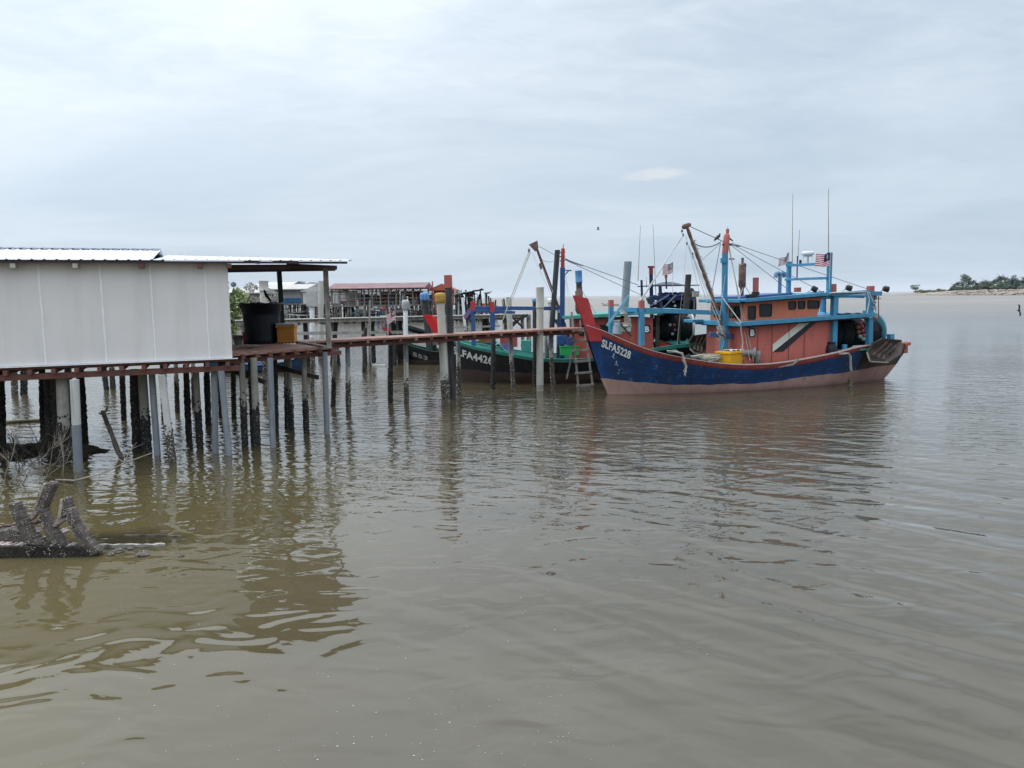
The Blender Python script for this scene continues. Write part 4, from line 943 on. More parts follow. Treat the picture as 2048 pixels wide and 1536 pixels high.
# ------------------------------------------------------------------ main trawler
bf = Fr(W(1215, 788), W(1770, 755))
def q(px, py, t=0.0): return bf.at(px, py, t)
tr = thing('fishing_trawler', 'navy blue wooden trawler with red stem, salmon deckhouse and sky blue roofs', 'fishing boat', tuple(bf.o), bf.ang, 'fishing trawlers moored along the jetty')
stem = [(-1.36, 3.70, .075), (-.86, 3.58, .12), (-.64, 2.86, .13), (-.42, 2.06, .14), (-.78, 2.07, .035), (-1.02, 2.85, .035)]
hull_parts(tr, MAIN, dict(bottom=M_pink, hull=M_navy, transom=M_brownlt, rail=M_rail, cap=M_cap, deck=M_teal, stem=stem, stemcol=M_redp))
m = MB()
for sd_ in (1, -1):
    def sp(u, v):
        z = 2.02+(MAIN.zg(0)-.02-2.02)*v; s1 = -.42+(-.60+.42)*(z-2.06)/(2.86-2.06); s = MAIN.x(0, z)+(s1-MAIN.x(0, z))*u
        return MAIN.P(max(0, MAIN.u_of(s, z)), z, sd_, .036)
    m.grid(sp, 6, 8, flip=sd_ < 0)
m.build('stem_paint', M_redp, tr)
a = q(1200, 668, .35); b = q(1261, 690, .95)
for f_ in (.22, .42, .60, .76):
    m = MB(); m.grid(lambda u, v: MAIN.P(.03+.75*u, (MAIN.zl(.03+.75*u)+.05)*(1-f_)+(MAIN.zg(.03+.75*u)-.25)*f_+.012*v, 1, .004), 60, 1); m.build('plank_seam', mat('seam_navy', (.006, .018, .05), .7, .4, 8), tr)
hull_text(tr, MAIN, 'SLFA5228', a.x+.06, .66, .33, M_hullw, width=b.x-a.x)
# paint scrapes at the bow
m = MB(); rg = random.Random(2)
for i in range(13):
    z = rg.choice([rg.uniform(.8, 1.15), rg.uniform(.8, 1.6)]); s = -.10+.10*rg.random()+(1.6-z)*.42; u = MAIN.u_of(s, z)
    if u < .01: continue
    w, h_ = rg.uniform(.010, .028), rg.uniform(.02, .06); pts = []
    for dx, dz in ((-w, 0), (0, -h_), (w*.7, -.2*h_), (w*.3, h_)): pts.append(MAIN.P(MAIN.u_of(s+dx, z+dz), z+dz, 1, .012))
    m.add(pts, [(0, 1, 2, 3)])
m.build('paint_scrapes', mat('bare_scrape', (.42, .47, .52), .6, .2), tr)
m = MB()
for i in range(30):
    s = rg.uniform(1.0, 11.0); z = rg.uniform(.45, .8); h_ = rg.uniform(.05, .16); w = .012
    u = MAIN.u_of(s, z); m.add([MAIN.P(MAIN.u_of(s+dx, z+dz), z+dz, 1, .010) for dx, dz in ((-w, -h_), (w, -h_), (w*.4+.03, h_), (-w*.4+.03, h_))], [(0, 1, 2, 3)])
m.build('salt_streaks', mat('salt_streak', (.07, .11, .20), .6, .3), tr)
# deckhouse
C0, C1 = 5.12, 9.05
trawler_cabin(tr, dict(s0=C0, s1=C1, hw=1.27, z1=2.50, wall=M_cabin, seams=(5.75, 6.40, 7.18, 7.92), slope=.03))
def lowz(s): return 2.53+.036*(s-5.0)
# lower roof slab with a thick sky blue fascia
m = MB(); s_l0, s_l1 = 4.42, 11.0
slab_poly(m, [(4.95, 1.62), (s_l1, 1.60), (s_l1, -1.60), (4.95, -1.62), (4.85, -1.55), (4.85, 1.55)], lambda s: lowz(s)-.02, lambda s: lowz(s)+.11)
m.build('lower_roof', M_cyan, tr, bevel=.012)
m = MB(); m.bar(V(4.80, 1.63, lowz(4.8)+.04), V(s_l1+.02, 1.63, lowz(s_l1)+.04), .05, .15); m.bar(V(4.82, 1.58, lowz(4.8)+.03), V(4.82, -1.62, lowz(4.8)+.03), .05, .17); m.build('roof_fascia', M_cyan, tr, bevel=.008)
m = MB(); m.box(V(4.55, -1.35, 2.62), (.5, .7, .12)); m.build('step_shelf', M_cyan, tr, bevel=.015)
m = MB(); slab_poly(m, [(5.0, 1.45), (10.9, 1.45), (10.9, -1.45), (5.0, -1.45)], lambda s: lowz(s)-.10, lambda s: lowz(s)-.03); m.build('roof_beam', M_purple, tr)
# wheelhouse
m = MB(); slab_poly(m, [(5.2, 1.12), (8.62, 1.12), (8.62, -1.12), (5.2, -1.12)], lambda s: lowz(s)+.1, lambda s: 3.40+.05*(s-5.2)); 
for t in (1.10, -1.10): m.prism([V(8.62, t, lowz(8.6)+.1), V(8.72, t, 3.0), V(8.86, t, 3.5), V(8.62, t, 3.5)], V(0, .02 if t > 0 else -.02, 0))
m.build('wheelhouse', M_cabin2, tr)
for a_, b_ in (((1496, 612), (1511, 639)), ((1519, 608), (1543, 633)), ((1577, 603), (1591.5, 619)), ((1596, 602), (1609.5, 618)), ((1615, 601), (1638, 617))):
    p0, p1 = q(*a_, 1.12), q(*b_, 1.12); window_side(tr, 1.122, p0.x, p1.x, p1.z, p0.z)
olive = mat('olive_pane', (.13, .13, .08), .2)
for t0, t1, z0, z1, gm in ((-.85, -.45, 2.76, 3.20, olive), (-.35, .05, 2.76, 3.2, M_glass), (.2, .52, 2.76, 3.22, olive), (.56, .92, 2.74, 3.24, M_glass)):
    window_side(tr, 0, t0, t1, z0, z1, axis='t', at=5.198, glass=gm)
# upper roof
def uz(s): return 3.43+.052*(s-5.0)
m = MB(); slab_poly(m, [(5.05, 1.48), (9.0, 1.42), (9.0, -1.42), (5.05, -1.48), (4.85, -1.3), (4.85, 1.3)], lambda s: uz(s)-.03, lambda s: uz(s)+.06); m.build('upper_roof', M_cyan, tr, bevel=.012)
m = MB(); m.bar(V(5.0, 1.50, uz(5)+.01), V(9.05, 1.44, uz(9)+.01), .04, .13); m.bar(V(4.84, 1.35, uz(4.9)), V(4.84, -1.42, uz(4.9)), .04, .12); m.build('roof_fascia', M_cyan, tr, bevel=.008)
m = MB(); slab_poly(m, [(5.2, .9), (7.6, .9), (7.6, -.9), (5.2, -.9)], lambda s: uz(s)+.06, lambda s: uz(s)+.14); m.build('roof_hatch', M_blueb, tr)
m = MB(); slab_poly(m, [(5.1, 1.3), (8.9, 1.3), (8.9, -1.3), (5.1, -1.3)], lambda s: uz(s)-.10, lambda s: uz(s)-.035); m.build('roof_beam', M_purple, tr)
# B plate
vs, fs = text_mesh('B', 1, .05); mx = max(v.x for v in vs); my_ = max(v.y for v in vs); p = q(1505, 665, 1.3); k = .24/my_
m = MB(); m.prism([V(a_, 1.275, z_) for a_, z_ in rrect(p.x, p.z, .30, .36, .10)], V(0, .012, 0)); bp = m.build('letter_plate', M_stripeb, tr)
m = MB(); m.add([V(p.x-mx*k*.5+v.x*k, 1.292, p.z-.12+v.y*k) for v in vs], fs); m.build('letter', M_hullw, bp)
# diagonal stripes
def sq(px, py): return q(px, py, 1.27)
w0, w1, w2, w3, w4 = sq(1545, 704), sq(1545, 689), sq(1601, 644), sq(1622, 644), sq(1634, 643)
k1 = sq(1566, 703)
for poly, mt in (([w0, w1, w2, w3], M_stripew), ([w0, w3+Vector((-.04, 0, 0)), w4, k1], M_stripeb)):
    m = MB(); m.prism([p+Vector((0, -.008, 0)) for p in poly], Vector((0, -.010, 0)) if mt is M_stripeb else Vector((0, -.006, 0))); m.build('diagonal_stripe', mt, tr)
# mast
mt_s, mt_t = 4.72, q(1447, 640, 0).x
mt_t = (mt_t-4.72)/.74*1.0
mt_t = .45
def mz(px, py):
    p = q(px, py, mt_t); return p
base = Vector((q(1447, 722, mt_t).x, -mt_t, .7)); top = q(1454, 468, mt_t)
mid = q(1450, 507, mt_t); 
m = MB(); m.bar(base, Vector((base.x, base.y, 2.9)), .26, .26, up=(1, 0, 0)); m.tube([Vector((base.x, base.y, 2.9)), mid], .115, 14); mast = m.build('mast', M_cyan, tr, bevel=0)
m = MB(); m.tube([mid, top+(mid-top)*.12, top], [.115, .12, .08], 14); m.build('mast_top', M_redf, mast)
m = MB(); c_ = q(1448.5, 521, mt_t); m.tube([c_-Vector((0, 0, .09)), c_+Vector((0, 0, .09))], .145, 14, sm=False); m.build('collar', M_cyan, mast)
m = MB(); c_ = q(1453, 489, mt_t); m.tube([c_-Vector((.17, 0, 0)), c_+Vector((.2, 0, 0))], .05, 8); m.build('shackle', M_rust, mast)
m = MB(); c_ = q(1455, 466, mt_t); m.tube([c_-Vector((0, 0, .02)), c_+Vector((0, 0, .15))], .065, 10, sm=False); m.tube([c_+Vector((0, 0, .15)), c_+Vector((0, 0, .24))], .01, 5); m.build('mast_light', M_redf, mast)
m = MB(); c_ = q(1459, 518, mt_t); m.box(c_+Vector((.1, 0, 0)), (.22, .06, .05)); m.build('bracket', M_rust, mast)
m = MB(); a_, b_ = q(1418, 669, mt_t+.14), q(1480, 674, mt_t+.14); m.bar(a_, b_, .09, .17); m.build('cross_beam', M_blueb, mast, bevel=.02)
m = MB()
for i in range(9):
    c_ = q(1440+1.7*(i % 4), 655+i*2.6, mt_t+.2); m.tube([c_+Vector((.13*math.cos(a), -.05*math.sin(a*2), .09*math.sin(a)-.02)) for a in [6.28*j/10 for j in range(11)]], .014, 5)
m.tube([q(1444, 672, mt_t+.25), q(1448, 682, mt_t+.25), q(1444, 700, mt_t+.25)], .014, 5); m.build('rope_lashing', M_rope, mast)
# bow frame
P_near = q(1283, 690, 1.0); near_t = 1.0
posts(tr, [(Vector((P_near.x, -near_t, 1.86)), q(1283, 617, near_t), .17), (Vector((q(1222, 655, -.75).x, .75, 2.1)), q(1222, 613, -.75), .16)], M_cyan)
m = MB(); m.bar(q(1283, 617, near_t), q(1283, 601, near_t), .17, .17, up=(1, 0, 0)); m.build('post_top', M_redf, tr)
m = MB(); m.bar(q(1222, 613, -.75), q(1222, 600, -.75), .16, .16, up=(1, 0, 0)); m.build('post_top', M_redf, tr)
nb = q(1283, 621, near_t)
m = MB(); m.bar(q(1289, 620, near_t), Vector((base.x-.12, base.y, q(1440, 626, mt_t).z)), .11, .17); m.build('fore_beam', M_cyan, tr, bevel=.012)
m = MB(); m.bar(q(1230, 625, -.7), q(1277, 627, near_t), .10, .10); m.build('cross_beam', M_cyan, tr, bevel=.01)
m = MB(); m.bar(q(1254, 619, .3), q(1277, 620, .95), .15, .17); m.build('cross_beam', M_cyan, tr, bevel=.01)
m = MB(); m.bar(q(1214, 652, -.2), q(1258, 591, .2), .16, .10); m.build('brace', mat('pale_blue_paint', (.16, .38, .50), .5, .15, 3), tr, bevel=.01)
m = MB()
for i in range(7): m.tube([q(1246+i*2.4, 619+3*i, .4+.05*i), q(1250+i*2.0, 640+i, .45+.05*i), q(1243+i, 662, .45)], .014, 5)
coil(m, q(1253, 655, .5), .16, 3, .022, 3); coil(m, q(1248, 630, .5), .12, 2, .022, 5)
m.build('rope_lashing', M_rope, tr)
m = MB(); m.tube([q(1234, 668, .1), q(1236, 652, .1)], .18, 14); m.tube([q(1236, 652, .1), q(1237, 648, .1)], .14, 14); m.build('canister', mat('grey_blue_can', (.30, .33, .37), .5, .2), tr)
m = MB(); m.tube([q(1241, 648, .6), q(1262, 672, .6)], .03, 6); m.build('black_bar', M_darkw, tr)
# boom
bt, bb = q(1373, 452, .25), Vector((base.x-.05, base.y-.05, 2.35))
m = MB(); n = 30; rg = random.Random(3); m.tube([bb.lerp(bt, i/n)+Vector((rg.uniform(-.008, .008), 0, 0)) for i in range(n+1)], [.055+.02*(.5+.5*math.sin(i*2.1)) for i in range(n+1)], 8)
boom = m.build('boom', M_rust, tr)
m = MB(); f0 = bb.lerp(bt, .34); f1 = bb.lerp(bt, .86); m.bar(f0+Vector((.05, -.05, 0)), f1+Vector((.05, -.05, 0)), .05, .05); m.build('pale_sleeve', mat('chalky_sleeve', (.38, .36, .34), .8, .2, 9, (.12, .09, .08), .8, 6), boom)
for i in range(7):
    p = bb.lerp(bt, .38+.08*i); m = MB(); m.tube([p, p+Vector((.17, -.02, .02))], .013, 5); m.build('peg', M_greyw, boom)
m = MB(); m.tube([bt+Vector((-.12, 0, -.02)), bt+Vector((.12, 0, .05))], .085, 10); m.ball(bt+Vector((-.1, 0, -.03)), .10, 8); m.ball(bt+Vector((.13, 0, .05)), .07, 8); m.build('boom_head', M_rust, boom)
def block(p, r=.06): 
    m = MB(); m.ball(p, r, 8, 0, (.8, .6, 1.2)); return m.build('pulley', M_rust, boom)
for px, py in ((1366, 470), (1364, 462), (1374, 487), (1385, 508), (1386, 514), (1388, 490)): block(q(px, py, .3), .055)
# stays and running rigging, one part each
def line(a_, b_, r=.011, mtl=None, sg=0.0, par=None, nm='rigging_line'):
    m = MB(); m.tube(sag(a_, b_, sg, 8 if sg else 1), r, 5); return m.build(nm, mtl or M_linew, par or tr)
mh = q(1451, 485, mt_t)
line(bt+Vector((.1, 0, 0)), mh, .016, M_cable)
m = MB(); ch = sag(q(1389, 487, .3), q(1441, 484, mt_t), .16, 26)
for i in range(26):
    c_ = ch[i].lerp(ch[i+1], .5); d_ = (ch[i+1]-ch[i]).normalized()*.045; m.tube([c_-d_, c_+d_], .022 if i % 2 else .014, 5)
m.build('chain', M_cable, tr)
for a_, b_, r, sg in (((1366, 470, .3), (1279, 603, 1.0), .022, 0), ((1367, 468, .3), (1282, 603, 1.0), .016, 0), ((1362, 478, .3), (1276, 606, .95), .012, 0), ((1371, 470, .3), (1403, 600, .6), .009, 0),
                      ((1375, 488, .35), (1446, 668, .9), .013, 0), ((1378, 490, .35), (1420, 625, .9), .011, 0), ((1385, 510, .35), (1441, 640, .8), .013, 0), ((1374, 487, .3), (1354, 690, -.2), .006, 0), ((1386, 516, .3), (1413, 600, .9), .011, 0)):
    line(q(*a_), q(*b_), r, M_linew, sg)
line(q(1441, 487, mt_t), q(1424, 583, .4), .014, M_cable)
line(q(1441, 487, mt_t), q(1404, 520, .3), .010, M_cable)
for a_, b_, r, mm in (((1458, 490, mt_t+.1), (1500, 722, 1.5), .016, M_rope), ((1457, 494, mt_t+.1), (1507, 722, 1.5), .016, M_rope), ((1441, 590, .6), (1482, 645, 1.4), .020, M_linew),
                      ((1463, 486, mt_t), (1735, 578, 1.0), .012, M_cable), ((1463, 488, mt_t), (1648, 586, .5), .012, M_cable), ((1462, 490, mt_t), (1590, 590, .8), .012, M_cable), ((1456, 506, mt_t), (1435, 668, .8), .008, M_linew)):
    line(q(*a_), q(*b_), r, mm)
m = MB(); ch = sag(q(1460, 487, mt_t), q(1480, 492, mt_t), .03, 10)
for i in range(10):
    c_ = ch[i].lerp(ch[i+1], .5); d_ = (ch[i+1]-ch[i]).normalized()*.04; m.tube([c_-d_, c_+d_], .026 if i % 2 else .014, 5)
m.build('chain', M_cable, tr)
m = MB(); m.tube([q(1482, 645, 1.5), q(1482, 660, 1.5), q(1486, 685, 1.5), q(1484, 698, 1.5), q(1480, 702, 1.5)], .015, 6); m.build('hanging_line', M_linew, tr)
m = MB()
for k in range(3): m.tube([q(1470+3*k, 643+2*k, 1.66), q(1476, 649-k, 1.68), q(1482, 645+k, 1.66)], .014, 5)
m.build('line_knot', M_linew, tr)
# exhaust, red post, vents on the roof
def up_tube(px, y0, y1, t, r, n=14): 
    a_ = q(px, y0, t); b_ = q(px, y1, t); return Vector((a_.x, a_.y, a_.z)), Vector((a_.x, a_.y, b_.z))
m = MB(); a_, b_ = up_tube(1484, 578, 530, -.1, .14); r = .145
m.lathe(a_, [(.07, -.35), (.07, 0), (r, .12), (r, b_.z-a_.z), (.09, b_.z-a_.z+.05)], 16); m.tube([b_, b_+Vector((0, 0, .28))], .055, 10); m.build('exhaust_stack', M_rust, tr)
m = MB(); m.tube([b_+Vector((r*math.cos(i), r*math.sin(i), .02+.05*math.sin(i*3))) for i in [6.28*j/14 for j in range(15)]], .018, 5); m.build('stack_clamp', M_greyw, tr)
m = MB(); m.tube([q(1477, 600, 0), q(1486, 575, 0)], .018, 6); m.tube([q(1505, 596, -.2), q(1489, 570, -.1)], .014, 6); m.build('stack_brace', M_linew, tr)
m = MB(); a_, b_ = up_tube(1511, 590, 555, .2, 0); m.bar(a_, b_, .17, .17, up=(1, 0, 0)); m.build('red_post', M_redf, tr, bevel=.01)
m = MB(); m.bar(q(1494, 594, .9), q(1512, 590, .9), .22, .14); m.box(q(1511, 587, .9), (.22, .2, .12)); m.build('black_cloth', M_rub, tr)
m = MB(); a_, b_ = up_tube(1559, 594, 548, -.2, .07); m.tube([a_, b_+Vector((0, 0, -.05))], .075, 10)
for s_ in (-1, 1): m.tube([b_+Vector((0, 0, -.02)), b_+Vector((s_*.10, 0, .04)), b_+Vector((s_*.2, 0, .0)), b_+Vector((s_*.22, 0, -.14))], .085, 10)
m.build('vent_pipe', mat('grey_blue_paint', (.11, .20, .30), .6, .25, 8), tr)
# roof gantry with radar
gs = 9.0
def gq(px, py, t): 
    p = q(px, py, t); return Vector((gs, -t, p.z))
gl, gr = -1.10, 1.30
posts(tr, [(gq(1580, 600, gl), gq(1580, 523, gl), .15), (gq(1655, 592, gr), gq(1660, 505, gr), .15)], M_cyan)
m = MB(); m.bar(gq(1583, 531, gl)+Vector((-.09, 0, 0)), gq(1660, 527, gr)+Vector((-.09, 0, 0)), .09, .11); m.bar(gq(1575, 559, gl)+Vector((-.09, .1, 0)), gq(1658, 556, gr)+Vector((-.09, 0, 0)), .09, .10); gb = m.build('gantry_rail', M_cyan, tr, bevel=.01)
rt_ = (1617-1580)/(1658-1580)*(gr-gl)+gl; rb_ = gq(1617, 528, rt_)
for dx, dy in ((-.12, -.12), (.12, -.12), (-.12, .12), (.12, .12)):
    m = MB(); m.tube([rb_+Vector((dx, dy, 0)), rb_+Vector((dx, dy, .30))], .012, 5); m.build('radar_leg', M_white, gb)
m = MB(); m.tube([rb_+Vector((0, 0, 0)), rb_+Vector((0, 0, .3))], .035, 6); m.build('radar_leg', M_greyw, gb)
m = MB(); m.lathe(rb_+Vector((0, 0, .30)), [(0, 0), (.16, 0), (.18, .05), (.24, .07), (.24, .16), (.22, .20), (0, .215)], 22); m.build('radar_dome', M_white, gb)
m = MB(); m.tube([gq(1602, 527, -.4), gq(1602, 520, -.4)], .05, 8); m.tube([gq(1576, 533, -1.2), gq(1574, 525, -1.2)], .07, 8); m.build('small_lamp', M_rub, gb)
# antennas
for (x0, y0, x1, y1, t, r) in ((1584.5, 526, 1585.5, 388, -1.1, .012), (1657, 508, 1657, 377, 1.2, .013), (1594, 556, 1599, 460, -.7, .012)):
    m = MB(); a_ = q(x0, y0, t); b_ = q(x1, y1, t); m.tube([a_, a_.lerp(b_, .4), b_], [r*1.6, r*1.1, r*.7], 6); m.build('antenna', M_greyw, tr)
m = MB(); a_ = q(1594, 556, -.7); b_ = q(1595, 512, -.7); m.tube([a_, b_], .028, 6); m.build('antenna_base', M_blueb, tr)
# after frame
fa_ = Vector((9.12, -1.3, 0)); ztop = 3.72
posts(tr, [(V(9.28, 1.32, 1.1), V(9.28, 1.32, 3.55), .22), (V(10.96, 1.45, 1.3), q(1740, 583, 1.45), .21), (V(9.2, -1.2, 1.1), V(9.2, -1.2, 3.6), .18), (V(11.0, -1.3, 1.3), V(11.0, -1.3, 3.7), .18)], M_cyan)
for px, y0, y1, t in ((1665, 584, 568, 1.2), (1741, 583, 572, 1.45), (1595, 584, 575, -1.2)):
    m = MB(); m.bar(q(px, y0, t), q(px, y1, t), .21, .21, up=(1, 0, 0)); m.build('post_top', M_redf, tr)
m = MB(); m.bar(V(9.05, 1.42, 3.62), V(11.05, 1.5, 3.72), .10, .14); m.build('after_rail', M_cyan, tr, bevel=.01)
m = MB(); m.bar(V(9.05, 1.30, 3.56), V(11.0, 1.0, 3.50), .10, .10); m.build('after_rail', M_cyan, tr, bevel=.01)
m = MB(); m.bar(V(9.2, -1.2, 3.6), V(11.0, -1.3, 3.7), .10, .12); m.build('after_rail', M_cyan, tr)
m = MB(); m.bar(q(1741, 587, 1.5), q(1761, 587, 1.5), .18, .17); m.build('beam_end', M_cyan, tr, bevel=.01)
m = MB(); m.bar(V(9.0, -1.3, 3.48), V(9.2, 1.35, 3.5), .10, .12); m.build('cross_beam', M_cyan, tr)
m = MB(); m.bar(V(11.0, -1.3, 3.5), V(11.0, 1.45, 3.55), .10, .12); m.build('cross_beam', M_cyan, tr)
m = MB(); m.tube([q(1600, 592, .9), q(1664, 586, 1.5), q(1732, 584, 1.55)], .03, 6); m.build('rail_pipe', M_rope, tr)
m = MB(); m.box(q(1733, 633, 1.5), (.32, .16, .14)); m.box(q(1732, 624, 1.5), (.2, .16, .12)); m.build('beam_end', M_cyan, tr)
def flood(px, py, t, ang, label=None):
    p = q(px, py, t); m = MB(); ax = Vector((math.cos(ang), -.5, math.sin(ang))).normalized()
    m.lathe(p, [(0, -.10), (.09, -.10), (.11, 0), (.12, .10), (.12, .12), (0, .10)], 14, axis=ax); f = m.build('floodlight', M_rub, tr)
    m = MB(); m.tube([p+Vector((-.3, 0, -.12)), p+Vector((-.1, 0, -.02))], .014, 5); m.tube([p+Vector((-.12*math.cos(i), .0, .13*math.sin(i))) for i in [3.14*j/8 for j in range(9)]], .012, 5); m.build('bracket', M_greyw, f)
flood(1628, 578, .5, -.5); flood(1697, 576, 1.0, -.3); flood(1771, 578, 1.5, -.2)
# hanging blocks by the after post
m = MB(); m.tube([q(1750, 584, 1.5), q(1750, 600, 1.5)], .07, 8); m.tube([q(1757, 592, 1.5), q(1757, 640, 1.5)], .02, 6); m.tube([q(1748, 596, 1.5), q(1762, 597, 1.5)], .015, 5); bl = m.build('hanging_tackle', M_rust, tr)
m = MB(); rg = random.Random(8)
for i in range(12): m.tube([q(1748+rg.uniform(-3, 4), 600+i*1.5, 1.5), q(1749+rg.uniform(-3, 4), 606+i*1.3, 1.55)], .022, 5)
m.build('chain', M_cable, tr)
m = MB(); m.lathe(q(1749, 640, 1.5), [(0, 0), (.09, 0), (.12, .12), (.10, .22), (0, .24)], 12); m.build('lamp', M_greyw, tr)
m = MB(); m.box(q(1751, 653, 1.52), (.24, .06, .36)); m.build('tackle_box', M_rub, tr)
for pts in (((1735, 584), (1739, 600), (1734, 628), (1716, 636)), ((1738, 584), (1742, 595), (1747, 606), (1751, 608)), ((1738, 636), (1748, 633), (1752, 622), (1747, 614))):
    m = MB(); m.tube([q(x, y, 1.62) for x, y in pts], .022, 6); m.build('white_hose', M_linew, tr)
# net drum
M_fw = mat('float_white', (.42, .46, .44), .5, .1, 8); M_fr = mat('float_red', (.36, .10, .10), .5, .1, 8)
fl = [(1724, 641, M_fw), (1729, 636, M_fr), (1716, 655, M_fr), (1724, 653, M_fr), (1717, 664, M_fr), (1725, 662, M_fr), (1720, 673, M_fw), (1727, 671, M_fr), (1726, 678, M_fw), (1733, 646, M_fr), (1732, 658, M_fr), (1720, 647, M_fr)]
FLO = [(lambda p: (p.x, -p.y, p.z, .085, mm))(q(x, y, .86)) for x, y, mm in fl]
net_drum(tr, 10.05, 12.3, .05, 2.02, .76, .84, M_net, M_turq, FLO)
m = MB(); m.bar(V(12.5, -.6, 1.2), V(12.5, .6, 1.2), .12, .12); m.bar(V(12.5, .0, 1.2), V(12.5, .0, 2.0), .14, .12); m.bar(V(9.7, 0, 1.0), V(9.7, 0, 2.0), .14, .12); m.build('drum_stand', M_blueb, tr)
# deck gear
m = MB(); m.tube([q(1689, 708, 1.4), q(1689, 689, 1.4)], .10, 14, sm=False); m.build('bollard', M_cyan, tr)
m = MB(); m.bar(q(1781, 684, .6), q(1781, 668, .6), .22, .2, up=(1, 0, 0)); m.build('bollard', M_cyan, tr)
m = MB(); m.grid(lambda u, v: V(9.6+2.6*u, -1.2+2.4*v, 1.28+.2*u+.05*math.sin(9*u)), 6, 4, flip=True); m.build('raised_deck', M_teal, tr)
for px, py, L in ((1715, 699, 1.1), (1680, 706, .8)):
    m = MB(); p = q(px, py, 1.55); m.box(p, (L, .22, .08)); m.build('teal_plank', M_teal, tr)
m = MB(); m.bar(q(1741, 690, 1.45), q(1706, 692, 1.4), .03, .03); m.bar(q(1706, 692, 1.4), q(1704, 700, 1.4), .03, .03); m.build('rail_frame', M_linew, tr)
wn = q(1505, 705, 1.35); wch = MB(); wch.lathe(wn+Vector((-.12, 0, 0)), [(0, -.3), (.17, -.3), (.19, -.26), (.11, -.18), (.11, .06), (.17, .12), (.20, .17), (.20, .22), (.13, .22), (.13, .12)], 20, axis=(.8, -.6, 0)); w_ = wch.build('winch', mat('grey_winch', (.25, .26, .27), .5, .15, 5), tr)
m = MB(); m.lathe(q(1515, 728, 1.35), [(0, 0), (.11, 0), (.11, .5), (.09, .52)], 14); m.build('winch_post', M_greyw, tr)
m = MB(); m.tube([q(1521, 721, 1.5), q(1541, 719, 1.5)], .012, 5); m.tube([q(1539, 727, 1.5), q(1537, 705, 1.5)], .012, 5); m.build('small_rail', M_redf, tr)
m = MB(); m.lathe(q(1498, 653, 1.3), [(0, .06), (.09, .05), (.07, 0), (.04, -.05), (0, -.06)], 12); m.build('eave_lamp', M_rub, tr)
m = MB(); m.grid(lambda u, v: V(9.3+1.5*u, .6+.9*v, lowz(10)+.12+.05*abs(math.sin(u*9+v*5))), 12, 8); m.build('roof_clutter', mat('grey_net_cloth', (.16, .17, .18), .9, .5, 18, (.4, .4, .4), .5, 15), tr)
m = MB(); m.tube([q(1597, 600, 1.2), q(1600, 640, 1.2)], .0, 3) if False else m.tube([q(1651, 602, 1.1), q(1651, 628, 1.1)], .022, 6); m.build('stanchion', M_cable, tr)
m = MB(); rg = random.Random(6)
m.grid(lambda u, v: q(1590, 592, .5)+Vector((1.0*u-.15, -.35*v, .07*abs(math.sin(u*8+v*3))+.02)), 12, 5); m.build('folded_canvas', mat('beige_canvas', (.42, .38, .34), .9, .2, 12), tr)
m = MB(); m.tube([q(1595, 722, 1.95)+Vector((0, -.02, -.28)), q(1598, 715, 1.95)+Vector((0, -.02, -.05)), q(1605, 709, 1.9)+Vector((0, 0, .08))], .0, 3) if False else m.prism([q(1556, 735, 1.92), q(1585, 726, 1.95), q(1598, 716, 1.95), q(1597, 721, 1.95), q(1585, 731, 1.95)], Vector((0, -.03, 0))); m.build('split_fender', M_greyw, tr)
for (px, py, t_, R_, sd2) in ((1395, 716, .9, .22, 21), (1345, 706, .8, .18, 22), (1712, 700, 1.2, .22, 23), (1672, 716, .9, .2, 24), (1560, 600, .6, .16, 25)):
    m = MB(); p = q(px, py, t_); coil(m, p, R_, 4, .02, sd2, .6); m.build('rope_coil', M_rope if sd2 % 2 else mat('green_rope', (.10, .24, .18), .9, .3, 20), tr)
m = MB(); p = q(1380, 716, .3); m.grid(lambda u, v: Vector((p.x-.6+1.2*u, p.y-.5+1.0*v, p.z-.25+.38*math.sin(3.14*u)*math.sin(3.14*v)+.06*noise.noise(Vector((u*9, v*9, 1))))), 24, 18); m.build('net_heap', M_net, tr)
# stern timbers: bare brown planking under the board, red corner
m = MB(); m.grid(lambda u, v: MAIN.P(.795+.2*u, .62+(MAIN.zg(.8)-.62-.05)*v, 1, .020), 12, 6); m.build('bare_stern_planking', M_brownin, tr)
m = MB(); m.grid(lambda u, v: MAIN.P(.86+.14*u, MAIN.zg(.9)-.62+.60*v, 1, .034), 8, 4); m.build('stern_quarter_board', M_brownlt, tr)
m = MB(); m.box(q(1807, 688, .75), (.30, .5, .14), R=Matrix.Rotation(-.25, 3, 'Y')); m.box(q(1807, 700, .75), (.18, .3, .25)); m.build('stern_cap', M_redf, tr, bevel=.01)
m = MB()
for i in range(9): m.ball(q(1802-.4*i, 684+3.3*i, 1.5), .03, 6)
m.build('beaded_rope', M_linew, tr)
rim = [q(*p) for p in ((1764, 677.5, 1.62), (1802, 681, 1.50), (1801, 709, 1.95), (1776, 726, 2.25), (1738, 724, 2.25), (1732, 705, 2.05), (1744, 687, 1.75))]
rim.insert(2, q(1803, 695, 1.7))
otter_board('trawl_board', bf, None, rim, .30, 'large dished brown timber trawl board hung at the navy trawler stern')
